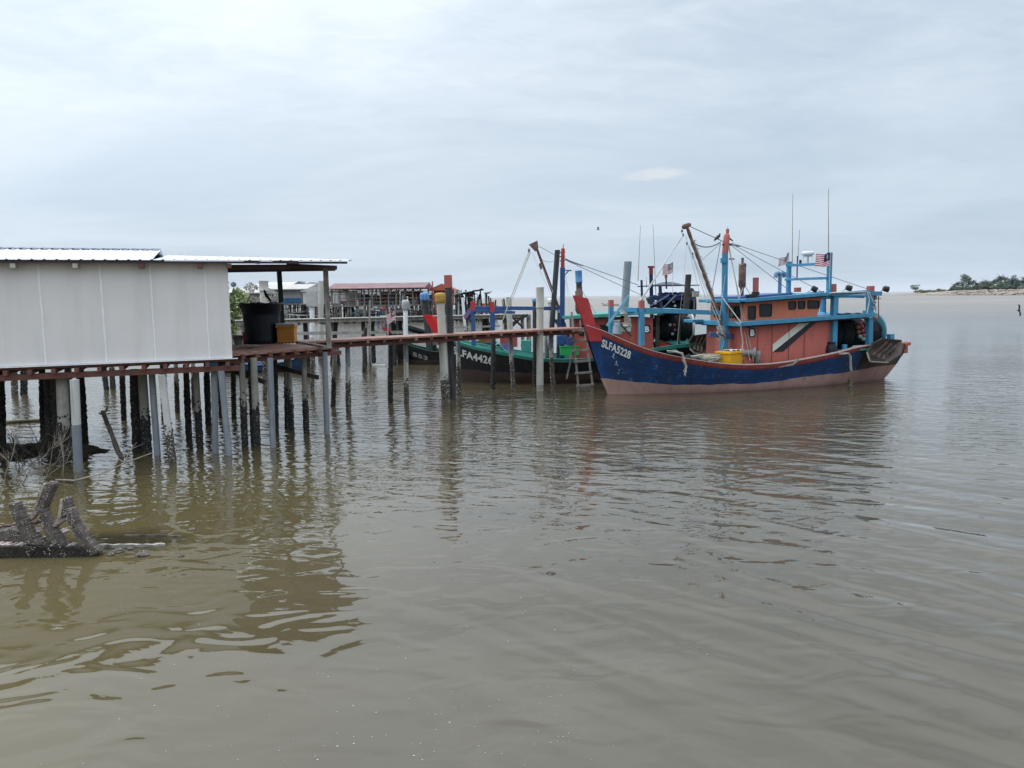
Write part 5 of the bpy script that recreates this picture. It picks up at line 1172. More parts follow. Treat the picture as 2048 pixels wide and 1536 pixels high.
# things carried on board (each one its own object)
def onb(p): v = bf.w(p.x, -p.y, p.z); return v
p = q(1460, 727, 1.12); yc = thing('fish_crate', 'bright yellow fish crate on deck in front of the salmon deckhouse', 'crate', onb(Vector((p.x, p.y, .98))), bf.ang+.35)
m = MB(); hw = .36; hb_ = .28
def frus(m, a0, b0, a1, b1, z0, z1, mi=0):
    m.add([(-a0, -b0, z0), (a0, -b0, z0), (a0, b0, z0), (-a0, b0, z0), (-a1, -b1, z1), (a1, -b1, z1), (a1, b1, z1), (-a1, b1, z1)], [(3, 2, 1, 0), (4, 5, 6, 7), (0, 1, 5, 4), (1, 2, 6, 5), (2, 3, 7, 6), (3, 0, 4, 7)], mi)
frus(m, .40, .27, .45, .31, 0, .50); m.build('crate_body', M_yel, yc, bevel=.015)
m = MB(); frus(m, .49, .35, .49, .35, .47, .55); m.build('crate_rim', M_yel, yc, bevel=.01)
m = MB(); m.grid(lambda u, v: Vector((-.2+.65*u, -.2+.4*v, .56+.05*abs(math.sin(u*7+v*3)))), 10, 6); m.build('folded_rag', M_linew, yc)
m = MB()
for k in range(5): coil(m, (RNG.uniform(-.18, .18), RNG.uniform(-.12, .12), .05+.06*k), .24+.03*k, 2, .022, k, .5)
m.tube([(-.5, .1, .05), (-.25, 0, .25), (0, -.1, .3), (.3, .05, .2)], .03, 6)
o = m.build('rope_coil', M_rope); p = q(1421, 722, 1.0); o.location = onb(Vector((p.x, p.y, .98))); tag(o, 'heap of coiled pale rope left of the yellow fish crate', 'rope')
m = MB(); m.lathe((0, 0, 0), [(0, 0), (.21, 0), (.25, .10), (.27, .3), (.25, .50), (.19, .60), (.19, .65), (.21, .66), (.20, .70), (0, .70)], 22)
o = m.build('barrel', M_tub); p = q(1661, 716, 1.25); o.location = onb(Vector((p.x, p.y, p.z-.05))); tag(o, 'black plastic barrel at the after end of the salmon deckhouse', 'barrel')
def bundle(lst, name, mt, label, r=.03, t=1.98, seed=1):
    rg = random.Random(seed); m = MB(); o0 = q(lst[0][0], lst[0][1], t)
    for k in range(13):
        m.tube([q(x+rg.uniform(-1, 1)*(2.0 if i else .8)+(rg.uniform(-2, 2) if i == len(lst)-1 else 0), y+rg.uniform(-1, 1)*1.6+(rg.uniform(-6, 4) if i == len(lst)-1 else 0), t)-o0+Vector((0, rg.uniform(-.05, .05), 0)) for i, (x, y) in enumerate(lst)], r*rg.uniform(.3, .7), 6)
    o = m.build(name, mt); o.location = onb(o0); o.rotation_euler = (0, 0, bf.ang); tag(o, label, 'rope'); return o
bundle([(1336, 702), (1352, 704), (1364, 707), (1367, 720), (1371, 733), (1370, 748)], 'frayed_rope', M_rope, 'frayed thick rope draped over the bow rail of the navy trawler', .032, 1.72, 1)
bundle([(1678, 707), (1696, 707), (1701, 712), (1701, 742)], 'fender_rope', M_rope, 'rope strap hanging over the stern rail of the navy trawler', .022, 1.98, 2)
m = MB(); rough_bar(m, [Vector((0, 0, .34)), Vector((0, 0, .15)), Vector((0, 0, -.05))], .15, .13, 4, n=8, jit=.25); shells(m, [Vector((0, 0, .3)), Vector((0, 0, 0))], .15, .13, 30, 2, 1, .006, .012)
o = m.build('rope_fender', [mat('mossy_rope', (.10, .075, .045), .9, .4, 15), M_rope]); p = q(1701, 762, 1.95); o.location = onb(Vector((p.x, p.y, .02))); tag(o, 'dark soaked rope fender at the waterline below the stern strap', 'fender')
p = q(1350, 545, 0)
c1 = q(1440, 481, mt_t); bird(onb(c1+Vector((-.12, 0, .10))), bf.ang+math.radians(20), math.radians(38), .46, 0, M_crow, 'larger black crow on the left shoulder of the sky blue mast head')
c1 = q(1460, 478, mt_t); bird(onb(c1), bf.ang+math.radians(160), math.radians(40), .30, 0, M_crow, 'smaller black bird right of the sky blue mast head')
fp = q(1661, 506, 1.50); flag('national_flag', onb(fp), .68, .50, bf.ang, 'bright striped flag with blue canton on the roof gantry of the navy trawler', .12, 1.0, 0, 1.4)
fp = q(1578, 505, -1.1); flag('faded_flag', onb(fp), .62, .34, bf.ang, 'limp faded striped flag on the left post of the roof gantry', .9, 2.0, .35, .55)
# ================================================================== second trawler, black hull
bow2 = W(908, 762); b2 = Fr(bow2, (bow2.x+12, bow2.y+.25, 0))
def q2(px, py, t=0.0): return b2.at(px, py, t)
t2 = thing('fishing_trawler', 'black hulled trawler with navy bow frame, red deckhouse and teal roof behind the walkway', 'fishing boat', tuple(b2.o), b2.ang, 'fishing trawlers moored along the jetty')
def cut(tab, d, f=1.0): return [(z, x-d) for z, x in tab]
H2 = Hull([(-.7, .12), (0, 0), (.58, -.28), (2.07, -.80), (2.85, -1.1), (3.4, -1.35)], cut(MAIN.xs, 1.3), [(0, 2.2), (.056, 1.88), (.105, 1.64)]+MAIN.zg_[3:], MAIN.tg_, MAIN.tw_, [(0, .62), (.1, .52), (.25, .48), (.4, .42), (.55, .45), (.75, .5), (1, .6)])
st2 = [(-1.27, 2.95, .07), (-.92, 2.92, .12), (-.70, 2.76, .13), (-.60, 2.2, .14), (-.44, 1.75, .15), (-.68, 1.75, .035), (-.86, 2.2, .035)]
hull_parts(t2, H2, dict(bottom=M_fade, hull=M_blackhull, transom=M_brownin, rail=M_blackhull, cap=M_teal, deck=M_teal, stem=st2, stemcol=mat('bright_red_paint', (.60, .03, .035), .5, .1, 2)))
a = q2(906, 685, .3); b = q2(985, 702, 1.2)
hull_text(t2, H2, 'SLFA4426', a.x, .66, .36, M_hullw, width=b.x-a.x)
m = MB(); m.grid(lambda u, v: H2.P(u, H2.zg(u)-.13+.15*v, 1, .045), 60, 2); m.build('teal_sheer_stripe', M_teal, t2)
M_cab3 = mat('brick_red_paint', (.40, .085, .065), .5, .12, 1.6, (.22, .06, .05), .5, 2, True)
m = MB(); slab_poly(m, [(5.3, 1.25), (8.65, 1.25), (8.65, -1.25), (5.3, -1.25)], .7, 2.72); m.build('deckhouse', M_cab3, t2)
for s in (6.1, 7.0, 7.9):
    m = MB(); m.box(V(s, 1.256, 1.7), (.03, .02, 1.9)); m.build('panel_seam', mat('seam_red', (.22, .06, .055)), t2)
m = MB(); slab_poly(m, [(4.8, 1.6), (9.9, 1.6), (9.9, -1.6), (4.8, -1.6)], lambda s: 2.74+.05*(s-5), lambda s: 2.84+.05*(s-5)); m.build('roof', M_teal, t2, bevel=.01)
m = MB(); m.bar(V(4.78, 1.61, 2.78), V(9.92, 1.61, 3.02), .05, .13); m.build('roof_fascia', M_teal, t2)
window_side(t2, 1.252, 6.25, 6.75, 2.0, 2.45); window_side(t2, 1.252, 5.45, 5.9, 2.0, 2.45)
p0, p1 = q2(1240, 645, 1.26), q2(1262, 663, 1.26); m = MB(); m.prism([Vector((a_, -1.262, z_)) for a_, z_ in rrect((p0.x+p1.x)/2, (p0.z+p1.z)/2, p1.x-p0.x, p0.z-p1.z, .05)], V(0, .02, 0)); m.build('pale_panel', M_greyw if False else mat('pale_grey_panel', (.5, .5, .48), .6), t2)
vs, fs = text_mesh('B', 1, .05); mx = max(v.x for v in vs); my_ = max(v.y for v in vs); p = q2(1294, 658, 1.27); k = .24/my_
m = MB(); m.prism([V(a_, 1.26, z_) for a_, z_ in rrect(p.x, p.z, .30, .36, .10)], V(0, .012, 0)); bp = m.build('letter_plate', M_stripeb, t2)
m = MB(); m.add([V(p.x-mx*k*.5+v.x*k, 1.278, p.z-.12+v.y*k) for v in vs], fs); m.build('letter', M_hullw, bp)
# mast, boom and bow frame
M_bluef = mat('royal_blue_paint', (.028, .085, .24), .5, .15, 3, (.10, .13, .18), .5, 3, True)
mb_, mt_ = q2(1122, 700, .3), q2(1125, 535, .3)
m = MB(); m.bar(Vector((mt_.x-.05, -.3, .9)), mt_, .20, .20, up=(1, 0, 0)); ma2 = m.build('mast', M_bluef, t2)
m = MB(); m.bar(mt_, q2(1126, 497, .3), .15, .15, up=(1, 0, 0)); m.tube([q2(1126, 497, .3), q2(1127, 489, .3)], .02, 6); m.build('mast_top', M_redp, ma2)
m = MB(); m.bar(q2(1128, 541, .3), q2(1143, 541, .3), .05, .05); m.bar(q2(1128, 552, .3), q2(1137, 542, .3), .05, .05); m.build('bracket', M_bluef, ma2)
for k in range(3):
    m = MB(); c_ = q2(1125, 505+8*k, .32); m.tube([c_-Vector((.12, 0, .01*k)), c_+Vector((.12, 0, .01))], .03, 6); m.build('shackle', M_rust, ma2)
hd = q2(1072, 493, .4); bb2 = q2(1118, 618, .3)
m = MB(); m.tube([hd, hd.lerp(bb2, .5), bb2], [.05, .065, .06], 8); bo2 = m.build('boom', mat('dark_red_steel', (.11, .045, .045), .6, .3, 6), t2)
m = MB(); m.prism([q2(x, y, .48) for x, y in ((1058, 489), (1075, 481), (1077, 496), (1071, 503), (1066, 498))], Vector((0, .16, 0))); m.build('boom_head', M_rust, bo2)
for px, py in ((1058, 501), (1080, 530), (1082, 535)):
    m = MB(); m.ball(q2(px, py, .4), .075, 8, 0, (.7, .6, 1.2)); m.build('pulley', M_rust, bo2)
def line2(a_, b_, r=.012, mtl=None, sg=0): line(q2(*a_), q2(*b_), r, mtl, sg, par=t2)
line2((1057, 505, .4), (1020, 600, 1.0), .020, M_rope); line2((1060, 505, .4), (1024, 600, 1.0), .015, M_rope); line2((1061, 504, .4), (1018, 615, .8), .012, M_rope); line2((1020, 600, 1.0), (1006, 640, 1.1), .028, M_rope)
line2((1064, 505, .4), (1102, 590, .9), .008); line2((1083, 530, .4), (1106, 585, .9), .008); line2((1079, 493, .4), (1110, 510, .4), .011, M_cable); line2((1084, 519, .4), (1107, 523, .4), .010, M_cable, .06)
line2((1130, 518, .3), (1276, 570, .0), .016, M_cable); line2((1131, 520, .3), (1300, 598, .5), .013, M_cable); line2((1129, 525, .3), (1139, 625, .9), .009); line2((1130, 560, .3), (1130, 640, .9), .014); line2((1128, 540, .3), (1150, 640, .9), .007); line2((1164, 582, 0), (1200, 640, .6), .010, M_cable)
m = MB(); ch = sag(q2(1130, 517, .35), q2(1165, 531, .3), .03, 14)
for i in range(14):
    c_ = ch[i].lerp(ch[i+1], .5); d_ = (ch[i+1]-ch[i]).normalized()*.05; m.tube([c_-d_, c_+d_], .03 if i % 2 else .016, 5)
m.build('chain', M_cable, t2)
for px, t in ((946, 1.0), (985, 1.3)):
    a_ = q2(px, 622 if px < 960 else 624, t); z0 = H2.zg(H2.u_of(a_.x, 1.8))-.1
    m = MB(); m.bar(Vector((a_.x, a_.y, z0)), a_, .19, .19, up=(1, 0, 0)); pb = m.build('post', M_bluef, t2, bevel=.01)
    m = MB(); b_ = q2(px-1, 603, t); m.bar(a_, b_, .19, .19, up=(1, 0, 0)); m.build('post_top', M_redp, pb, bevel=.01)
m = MB(); m.bar(q2(952, 616, .9), q2(1118, 617, .4), .12, .16); m.build('fore_beam', M_bluef, t2, bevel=.01)
m = MB(); m.bar(q2(946, 622, 1.1), q2(1030, 625, .9), .12, .12); m.build('fore_beam', M_bluef, t2, bevel=.01)
m = MB(); m.bar(q2(932, 636, .6), q2(946, 618, .9), .22, .22); m.build('folded_awning', mat('blue_red_awning', (.10, .09, .2), .8, .4, 8, (.4, .08, .08), .6, 5), t2)
m = MB(); c_ = q2(1158, 580, 0); m.lathe(Vector((c_.x, c_.y, 2.9)), [(.09, 0), (.17, .15), (.17, c_.z-2.95), (.05, c_.z-2.85), (.05, c_.z-2.8)], 14); m.build('exhaust_stack', M_rust, t2)
# deck gear
def gear(name, px0, px1, py0, py1, t, dep, mt, par, fq=q2, bevel=.01, nm=None):
    a_ = fq(px0, py0, t); b_ = fq(px1, py1, t); m = MB(); m.box(((a_.x+b_.x)/2, a_.y+dep/2, (a_.z+b_.z)/2), (abs(b_.x-a_.x), dep, abs(a_.z-b_.z))); return m.build(name, mt, par, bevel=bevel)
gear('fore_hatch', 958, 990, 672, 684, .2, .8, mat('rust_orange_box', (.35, .11, .03), .6, .2), t2)
gear('red_locker', 1000, 1035, 672, 694, .0, 1.0, M_cab3, t2)
gear('blue_counter', 1132, 1166, 676, 690, 1.0, .8, M_blueb, t2)
gear('blue_tank', 1115, 1135, 672, 690, .9, .6, M_bluef, t2)
gear('teal_box', 1044, 1062, 681, 703, 1.3, .4, M_teal, t2)
gear('teal_post', 1066, 1070, 687, 706, 1.45, .1, M_teal, t2)
m = MB(); m.grid(lambda u, v: q2(988+36*u, 694-12*math.exp(-((u-.25)*5)**2)+6*u, 1.05)+Vector((0, .05*math.sin(u*9)-.3*v, -.08*v)), 14, 4); m.build('teal_tarp', M_teal, t2)
m = MB(); m.grid(lambda u, v: q2(1003+24*u, 687+3*u, 1.15)+Vector((0, .05*math.sin(u*9), -.28*v)), 12, 5); m.build('striped_cloth', mat('blue_red_cloth', (.12, .14, .35), .8, .3, 6, (.5, .12, .16), .8, 6), t2)
net_drum(t2, 8.95, 10.5, .1, 2.22, .60, .64, M_net, mat('pale_grey_disc', (.42, .45, .45), .5, .15, 4), [(lambda p: (p.x, -p.y, p.z, .07, mm))(q2(x, y, .68)) for x, y, mm in ((1314, 642, M_turq), (1314, 652, M_turq), (1311, 657, M_fw), (1316, 665, M_turq), (1348, 650, M_fr), (1349, 660, M_fr), (1340, 650, M_fw), (1345, 668, M_fw))], seed=5)
posts(t2, [(V(8.85, 1.2, .9), V(8.85, 1.2, 2.8), .16), (V(9.75, 1.35, 1.1), V(9.75, 1.35, 2.9), .10), (V(10.6, 0, .9), V(10.6, 0, 2.2), .14)], M_darkw)
m = MB(); m.bar(q2(1305, 675, 1.2), q2(1345, 690, 1.2), .05, .05); m.build('stay_bar', M_darkw, t2)
p = q2(1400, 600, 0); m = MB(); m.tube([q2(1389, 700, .4), q2(1388, 590, .4)], .018, 6); m.box(q2(1391, 588, .4), (.25, .25, .25)); m.build('lamp_pole', M_greyw, t2)
m = MB(); rg = random.Random(8)
for i in range(14): m.tube([q2(1100+rg.uniform(-6, 8), 672+rg.uniform(0, 14), 1.2) for _ in range(3)], .018, 5)
m.build('hanging_cords', M_linew, t2)
rim = [q2(*p_) for p_ in ((1384, 672, 1.5), (1416, 668, 1.35), (1424, 672, 1.4), (1428, 700, 1.6), (1410, 708, 1.9), (1388, 707, 2.0), (1379, 698, 1.9), (1377, 684, 1.7))]
otter_board('trawl_board', b2, None, rim, .25, 'dished timber trawl board standing between the two trawlers, left of the salmon deckhouse')
def on2(p): return b2.w(p.x, -p.y, p.z)
def crate2(px0, px1, py0, py1, t, mt, label, dep=.45):
    a_ = q2(px0, py1, t); b_ = q2(px1, py0, t); w = abs(b_.x-a_.x)/2; hgt = abs(b_.z-a_.z)
    o = thing('fish_crate', label, 'crate', on2(Vector(((a_.x+b_.x)/2, a_.y+dep/2, a_.z))), b2.ang)
    m = MB(); frus(m, w*.9, dep*.45, w, dep*.5, 0, hgt); m.build('crate_body', mt, o, bevel=.01); m = MB(); frus(m, w*1.06, dep*.55, w*1.06, dep*.55, hgt*.88, hgt); m.build('crate_rim', mt, o, bevel=.008)
crate2(1121, 1146, 692, 711, 1.35, M_green, 'bright green crate on the black trawler left of the ladder')
crate2(1150, 1158, 692, 711, 1.4, M_green, 'narrow green crate seen through the rungs of the ladder')
crate2(1311, 1340, 685, 703, 1.2, mat('red_crate', (.42, .045, .03), .6), 'red crate on the black trawler behind the navy bow rail')
crate2(1361, 1379, 688, 706, 1.0, M_green, 'green crate beside the tan taped pole')
crate2(1222, 1240, 640, 664, 1.75, mat('pale_grey_tub', (.4, .4, .42), .6), 'stack of pale grey tubs behind the bow post of the navy trawler', .3)
# ================================================================== third boat, navy gantry seen over the second
b3 = Fr((3.4, 38.9, 0), (14, 39.2, 0))
def q3(px, py, t=0.0): return b3.at(px, py, t)
t3 = thing('fishing_trawler', 'dark navy trawler farthest back with a canopy and drum gantry over its deck', 'fishing boat', tuple(b3.o), b3.ang, 'fishing trawlers moored along the jetty')
H3 = Hull(H2.xb, [(-.7, 8.0), (0, 8.8), (.63, 9.2), (1.8, 9.6)], [(u, z*.85) for u, z in MAIN.zg_], [(u, z*.8) for u, z in MAIN.tg_], [(u, z*.8) for u, z in MAIN.tw_], [(0, .4), (1, .4)])
hull_parts(t3, H3, dict(bottom=M_fade, hull=M_blackhull, transom=M_brownin, rail=M_navy, cap=M_blueb, deck=M_blueb, stem=[(s, z*.86, w) for s, z, w in st2], stemcol=M_navy), NU=40)
M_nav = mat('navy_frame', (.010, .022, .07), .5, .3, 3, (.06, .08, .12), .5, 3, True)
net_drum(t3, q3(1318, 620).x, q3(1380, 620).x, .0, 3.15, .70, .86, M_net, M_nav, [(lambda p: (p.x, -p.y, p.z, .075, mm))(q3(x, y, .8)) for x, y, mm in ((1347, 603, M_fw), (1350, 612, M_fw), (1348, 620, M_fw), (1368, 611, M_fw))], seed=9)
m = MB(); m.grid(lambda u, v: q3(1305+75*u, 600-9*math.sin(u*2.6)-2*math.sin(u*17), .9)+Vector((0, 1.6*v, .12*math.sin(v*3.1))), 20, 6); m.build('tarp_cover', mat('navy_tarp', (.012, .025, .08), .7, .4, 5), t3, solid=.03)
m = MB(); slab_poly(m, [(q3(1300, 570).x, .7), (q3(1345, 570).x, .8), (q3(1398, 572).x, .1), (q3(1350, 570).x, -.8), (q3(1300, 570).x, -.7)], 4.12, 4.17); m.grid(lambda u, v: Vector((q3(1305+60*u, 572).x, -.7+1.4*v, 4.18+.16*math.sin(3.1*u)*math.sin(3.1*v))), 8, 6); m.build('canopy', mat('grey_canopy', (.07, .075, .10), .6, .3, 4), t3)
m = MB(); m.bar(q3(1275, 573, .6), q3(1345, 570, .6), .05, .05); m.build('canopy_rail', M_nav, t3)
posts(t3, [(V(q3(1302, 600).x, .4, .8), q3(1302, 548, .4), .16), (V(q3(1283, 600).x, .6, .8), q3(1283, 560, .6), .10), (V(q3(1320, 600).x, .9, .8), q3(1320, 572, .9), .14), (V(q3(1372, 600).x, .9, .8), q3(1372, 590, .9), .12)], M_nav)
m = MB(); m.bar(q3(1302, 548, .4), q3(1302, 536, .4), .17, .17, up=(1, 0, 0)); m.bar(q3(1296, 534, .4), q3(1308, 534, .4), .12, .10); m.build('post_top', mat('dark_red_paint', (.22, .03, .05), .6), t3)
m = MB(); m.bar(q3(1297, 597, .9), q3(1386, 597, .9), .12, .16); m.build('gantry_rail', M_nav, t3)
m = MB(); m.bar(q3(1299, 594, .9), q3(1303, 606, .9), .3, .3); m.build('basket', M_nav, t3)
for a_, b_ in (((1352, 590, 1.0), (1322, 620, 1.0)), ((1338, 590, 1.0), (1300, 612, 1.0))):
    m = MB(); m.bar(q3(*a_), q3(*b_), .05, .06); m.build('strut', mat('grey_blue_strut', (.16, .2, .3), .5), t3)
m = MB(); m.tube([q3(1333, 578, .6), q3(1332, 556, .6)], .04, 8); m.build('lamp_pole', M_nav, t3)
m = MB(); m.tube([q3(1332, 556, .6), q3(1332, 547, .6)], .07, 10, sm=False); m.build('red_lamp', M_redp, t3)
for x0, y0, x1, y1 in ((1276, 562, 1281, 450), (1312, 592, 1306, 450), (1293, 575, 1293, 555)):
    m = MB(); m.tube([q3(x0, y0, .5), q3(x1, y1, .5)], [.02, .009], 5); m.build('antenna', M_greyw, t3)
fp = q3(1346, 524, .8); flag('faded_flag', b3.w(fp.x, .8, fp.z), .55, .50, b3.ang, 'faded striped flag flying above the dark navy canopy', .35, 3.0, .3, 1.6)
# ================================================================== small boats
def small_boat(name, label, bowpt, sternpt, k, cols, sc_z=1.0, text=None, stem_k=1.0, cabin=None, NU=40, LL=14.0):
    fr = Fr(bowpt, sternpt); Lw = (Vector((sternpt[0]-bowpt[0], sternpt[1]-bowpt[1], 0))).length
    hx = Lw/13.0/k
    h = Hull([(z, x) for z, x in H2.xb], [(z, x*hx) for z, x in MAIN.xs], [(u, z*sc_z) for u, z in MAIN.zg_], MAIN.tg_, MAIN.tw_, [(0, .3), (1, .3)])
    o = thing(name, label, 'boat', (bowpt[0], bowpt[1], 0), fr.ang, None, k)
    hull_parts(o, h, dict(bottom=cols[0], hull=cols[1], transom=cols[1], rail=cols[2], cap=cols[3], deck=cols[4], stem=[(s, z*stem_k*sc_z, w) for s, z, w in st2], stemcol=cols[5]), NU=NU)
    return o, h, fr
M_dg = mat('dark_green_deck', (.02, .09, .07), .6, .2, 3)
o5, h5, f5 = small_boat('wooden_boat', 'low dark boat numbered on its bow beyond the walkway', W(803, 727), W(990, 722), .82, (M_fade, M_blackhull, M_blackhull, M_dg, M_dg, M_redp), .85)
hull_text(o5, h5, '553', .75, .72, .30, mat('grey_letter', (.35, .36, .36), .6), width=1.0)
m = MB(); m.box(V(3.1, .4, 1.55), (1.4, 1.2, .5)); m.build('hatch_box', mat('brown_hatch', (.25, .12, .08), .7, .3), o5, bevel=.03)
o6, h6, f6 = small_boat('wooden_boat', 'small dark blue open boat moored behind the landing piles', W(607, 742), W(430, 744), .40, (M_blackhull, mat('dusty_blue_hull', (.02, .055, .11), .5, .3, 3), M_blackhull, M_blueb, M_blueb, M_blackhull), .95, stem_k=.85)
# ================================================================== grey plank pier further out
def dd(px, py, y): return D(px, py, y)
pa, pb_ = dd(470, 638, 41.0), dd(1062, 628, 47.0)
p2 = thing('plank_pier', 'long weathered grey plank pier crossing behind the red brown walkway', 'pier', (pa.x, pa.y, 0), 0)
def l2(p): return Vector(p)-Vector((pa.x, pa.y, 0))
dv = (pb_-pa); dv.z = 0; PLn = dv.length; dv.normalize(); nv = Vector((-dv.y, dv.x, 0)); ZP = 2.66
M_pier = mat('grey_pier_plank', (.33, .31, .28), .85, .25, 3, (.16, .145, .13), .5, 2)
m = MB()
for i in range(int(PLn/.22)):
    c_ = pa+dv*(i*.22+.1); m.bar(l2((c_.x-nv.x*RNG.uniform(.0, .1), c_.y-nv.y*.05, ZP-.02)), l2((c_.x+nv.x*1.3, c_.y+nv.y*1.3, ZP-.02)), .19, .04)
m.build('pier_deck', M_pier, p2)
for o_ in (.1, 1.1):
    m = MB(); a_ = pa+nv*o_; b_ = a_+dv*PLn; m.bar(l2((a_.x, a_.y, ZP-.13)), l2((b_.x, b_.y, ZP-.13)), .10, .18); m.build('beam', M_darkw if o_ > 1 else M_greyw, p2)
for i in range(13):
    c_ = pa+dv*(PLn*(i+.5)/13); m = MB(); m.bar(l2((c_.x-nv.x*.35, c_.y-nv.y*.35, ZP-.26)), l2((c_.x+nv.x*1.5, c_.y+nv.y*1.5, ZP-.26)), .12, .12); m.build('cross_beam', M_darkw, p2)
rg = random.Random(15)
for px, kind, lean in ((490, 'wood', 2), (612, 'dark', 0), (617, 'wood', 3), (668, 'dark', -6), (672, 'wood', 4), (729, 'dark', 1), (741, 'wood', -3), (747, 'dark', 0), (788, 'dark', 0), (797, 'wood', 2), (804, 'dark', 3), (869, 'wood', 3), (905, 'dark', 0), (935, 'wood', 2), (968, 'dark', -2), (978, 'dark', 3), (1013, 'wood', 0), (1021, 'wood', 0), (1046, 'wood', 1), (1058, 'wood', 0)):
    yy = 41.0+6.0*(px-470)/592+rg.uniform(.2, .9); b_ = dd(px, 700, yy); K = {'wood': [(M_barnd, -.5, .9), (M_greyw, .9, ZP-.2)], 'dark': [(M_barnd, -.5, 1.0), (M_darkw, 1.0, ZP-.2)]}[kind]
    le = lean*.03; pile_obj(p2, l2((b_.x+le, b_.y, -.5)), l2((b_.x-le, b_.y, ZP-.2)), rg.uniform(.10, .14), K, barn=(0,), n=9, blobs=20)
for (x0, y0, x1, y1) in ((590, 667, 835, 664),):
    m = MB(); m.bar(l2(dd(x0, y0, 41.8)), l2(dd(x1, y1, 44.6)), .06, .17); m.build('low_rail', M_pier, p2)
m = MB(); m.bar(l2(dd(905, 655, 45)), l2(dd(1000, 652, 46)), .06, .10); m.build('low_rail', M_pier, p2)
for a_, b_ in (((1020, 630), (1046, 655)), ((1048, 630), (1022, 655)), ((1010, 654), (1056, 630)), ((795, 640), (808, 668)), ((972, 630), (982, 660))):
    m = MB(); m.bar(l2(dd(*a_, 46.3)), l2(dd(*b_, 46.3)), .06, .13); m.build('brace', M_darkw, p2)
m = MB(); m.bar(l2(dd(925, 595, 45.5)), l2(dd(931, 665, 45.5)), .16, .16); m.build('white_post', M_white, p2)
m = MB(); m.bar(l2(dd(958, 640, 45.9)), l2(dd(952, 610, 45.9)), .1, .1); m.bar(l2(dd(929, 662, 45.4)), l2(dd(955, 664, 45.4)), .1, .1); m.build('rail_post', M_greyw, p2)
m = MB(); a_ = dd(815, 655, 44.5); m.tube([dd(813, 655, 44.4)-a_, dd(830, 660, 44.5)-a_, dd(850, 666, 44.6)-a_, dd(864, 668, 44.7)-a_], .16, 8); o = m.build('black_hose', M_tub); o.location = a_; tag(o, 'black flexible pipe slung under the grey plank pier', 'pipe')
fp = dd(790, 618, 42.8); flag('small_flag', fp, .55, .55, 0, 'small tilted striped flag standing on the grey plank pier', .55, 5.0, .1, .8)
m = MB(); a_ = W(745, 731); m.bar(Vector((0, 0, .05)), W(772, 733)-a_+Vector((0, 0, .05)), .12, .1); m.tube([D(741, 640, a_.y)-a_, D(742, 725, a_.y)-a_, Vector((0, 0, .05))], .015, 5); m.tube([D(776, 640, a_.y)-a_, D(776, 690, a_.y)-a_, D(768, 715, a_.y)-a_, D(750, 728, a_.y)-a_], .018, 5)
o = m.build('hanging_platform', M_pvcw); o.location = a_; tag(o, 'white float plank slung on cords under the grey plank pier', 'float')
# ================================================================== far village on stilts
M_fwall = mat('far_grey_wall', (.30, .30, .31), .7, .15, .6, (.2, .19, .18), .4, .5); M_fwhite = mat('far_white_wall', (.52, .52, .51), .7, .08, .6, (.4, .38, .35), .4, .5)
M_froof = mat('far_beige_roof', (.42, .39, .37), .6, .12, .6, (.3, .22, .2), .5, .4); M_fred = mat('far_maroon_roof', (.17, .085, .085), .6, .2, .8, (.28, .2, .19), .5, .5)
M_fblue = mat('far_blue_sheet', (.035, .11, .22), .6, .3, 1.5); M_fdark = mat('far_dark_roof', (.11, .12, .14), .6, .2)
M_fbrick = mat('far_orange_brick', (.42, .13, .07), .7, .2, 1.5, (.3, .1, .06), .4, 1); M_burnt = mat('charred_timber', (.025, .025, .027), .8, .4, 3); M_fpost = mat('far_grey_post', (.17, .155, .14), .8, .35, 2)
def house(name, label, px0, px1, y, dep, zdk, ztop, wall, roof, rise, over=.6, nst=12, gable=False, blue=None, stilt=M_fpost, cat='house', seed=1, wins=(), no_wall=False, roofz=None):
    a_, b_ = D(px0, 600, y), D(px1, 600, y); w = b_.x-a_.x; o = thing(name, label, cat, (a_.x, y, 0), 0); rg = random.Random(seed)
    if not no_wall:
        m = MB(); m.box((w/2, dep/2, (zdk+ztop)/2), (w, dep, ztop-zdk)); m.build('wall', wall, o)
    m = MB()
    if gable: m.prism([(-over, -over, ztop), (w/2, -over, ztop+rise), (w+over, -over, ztop), (w+over, -over, ztop-.12), (-over, -over, ztop-.12)], (0, dep+2*over, 0))
    else: m.prism([(-over, -over, ztop-.05), (-over, dep*.5, ztop+rise), (-over, dep+over, ztop-.05), (-over, dep+over, ztop-.2), (-over, -over, ztop-.2)], (w+2*over, 0, 0))
    m.build('roof', roof, o)
    m = MB(); m.box((w/2, dep/2-.6, zdk-.1), (w+1.5, dep+1.2, .2)); m.build('floor_deck', M_fpost, o)
    for i in range(nst):
        x = (w+1)*(i+.5)/nst-.5+rg.uniform(-.3, .3); yy = -1.0+rg.choice([0, 0, .8, 2.5]); m = MB(); le = rg.uniform(-.35, .35); m.tube([(x+le, yy, -.4), (x, yy, zdk-.1)], rg.uniform(.09, .2), 6, sm=False); m.build('stilt', [stilt, M_burnt, M_fwhite][rg.choice([0, 0, 1, 1, 2])], o)
    for (u0, u1, z0, z1, mt) in wins:
        m = MB(); m.box((w*(u0+u1)/2, -.03, (z0+z1)/2), (w*(u1-u0), .08, z1-z0)); m.build('window' if mt is M_glass else 'cladding_panel', mt, o)
    return o
house('stilt_house', 'long grey house with a blue lower band seen under the porch roof', 528, 604, 140, 12, 3.0, 5.7, M_fwall, M_froof, .9, 1.2, 36, seed=1, wins=((.05, .25, 3.5, 5.0, M_fblue), (.48, .98, 3.1, 4.0, M_fblue), (.47, .99, 4.0, 5.5, M_fwall), (.3, .33, 3.0, 5.5, M_glass)))
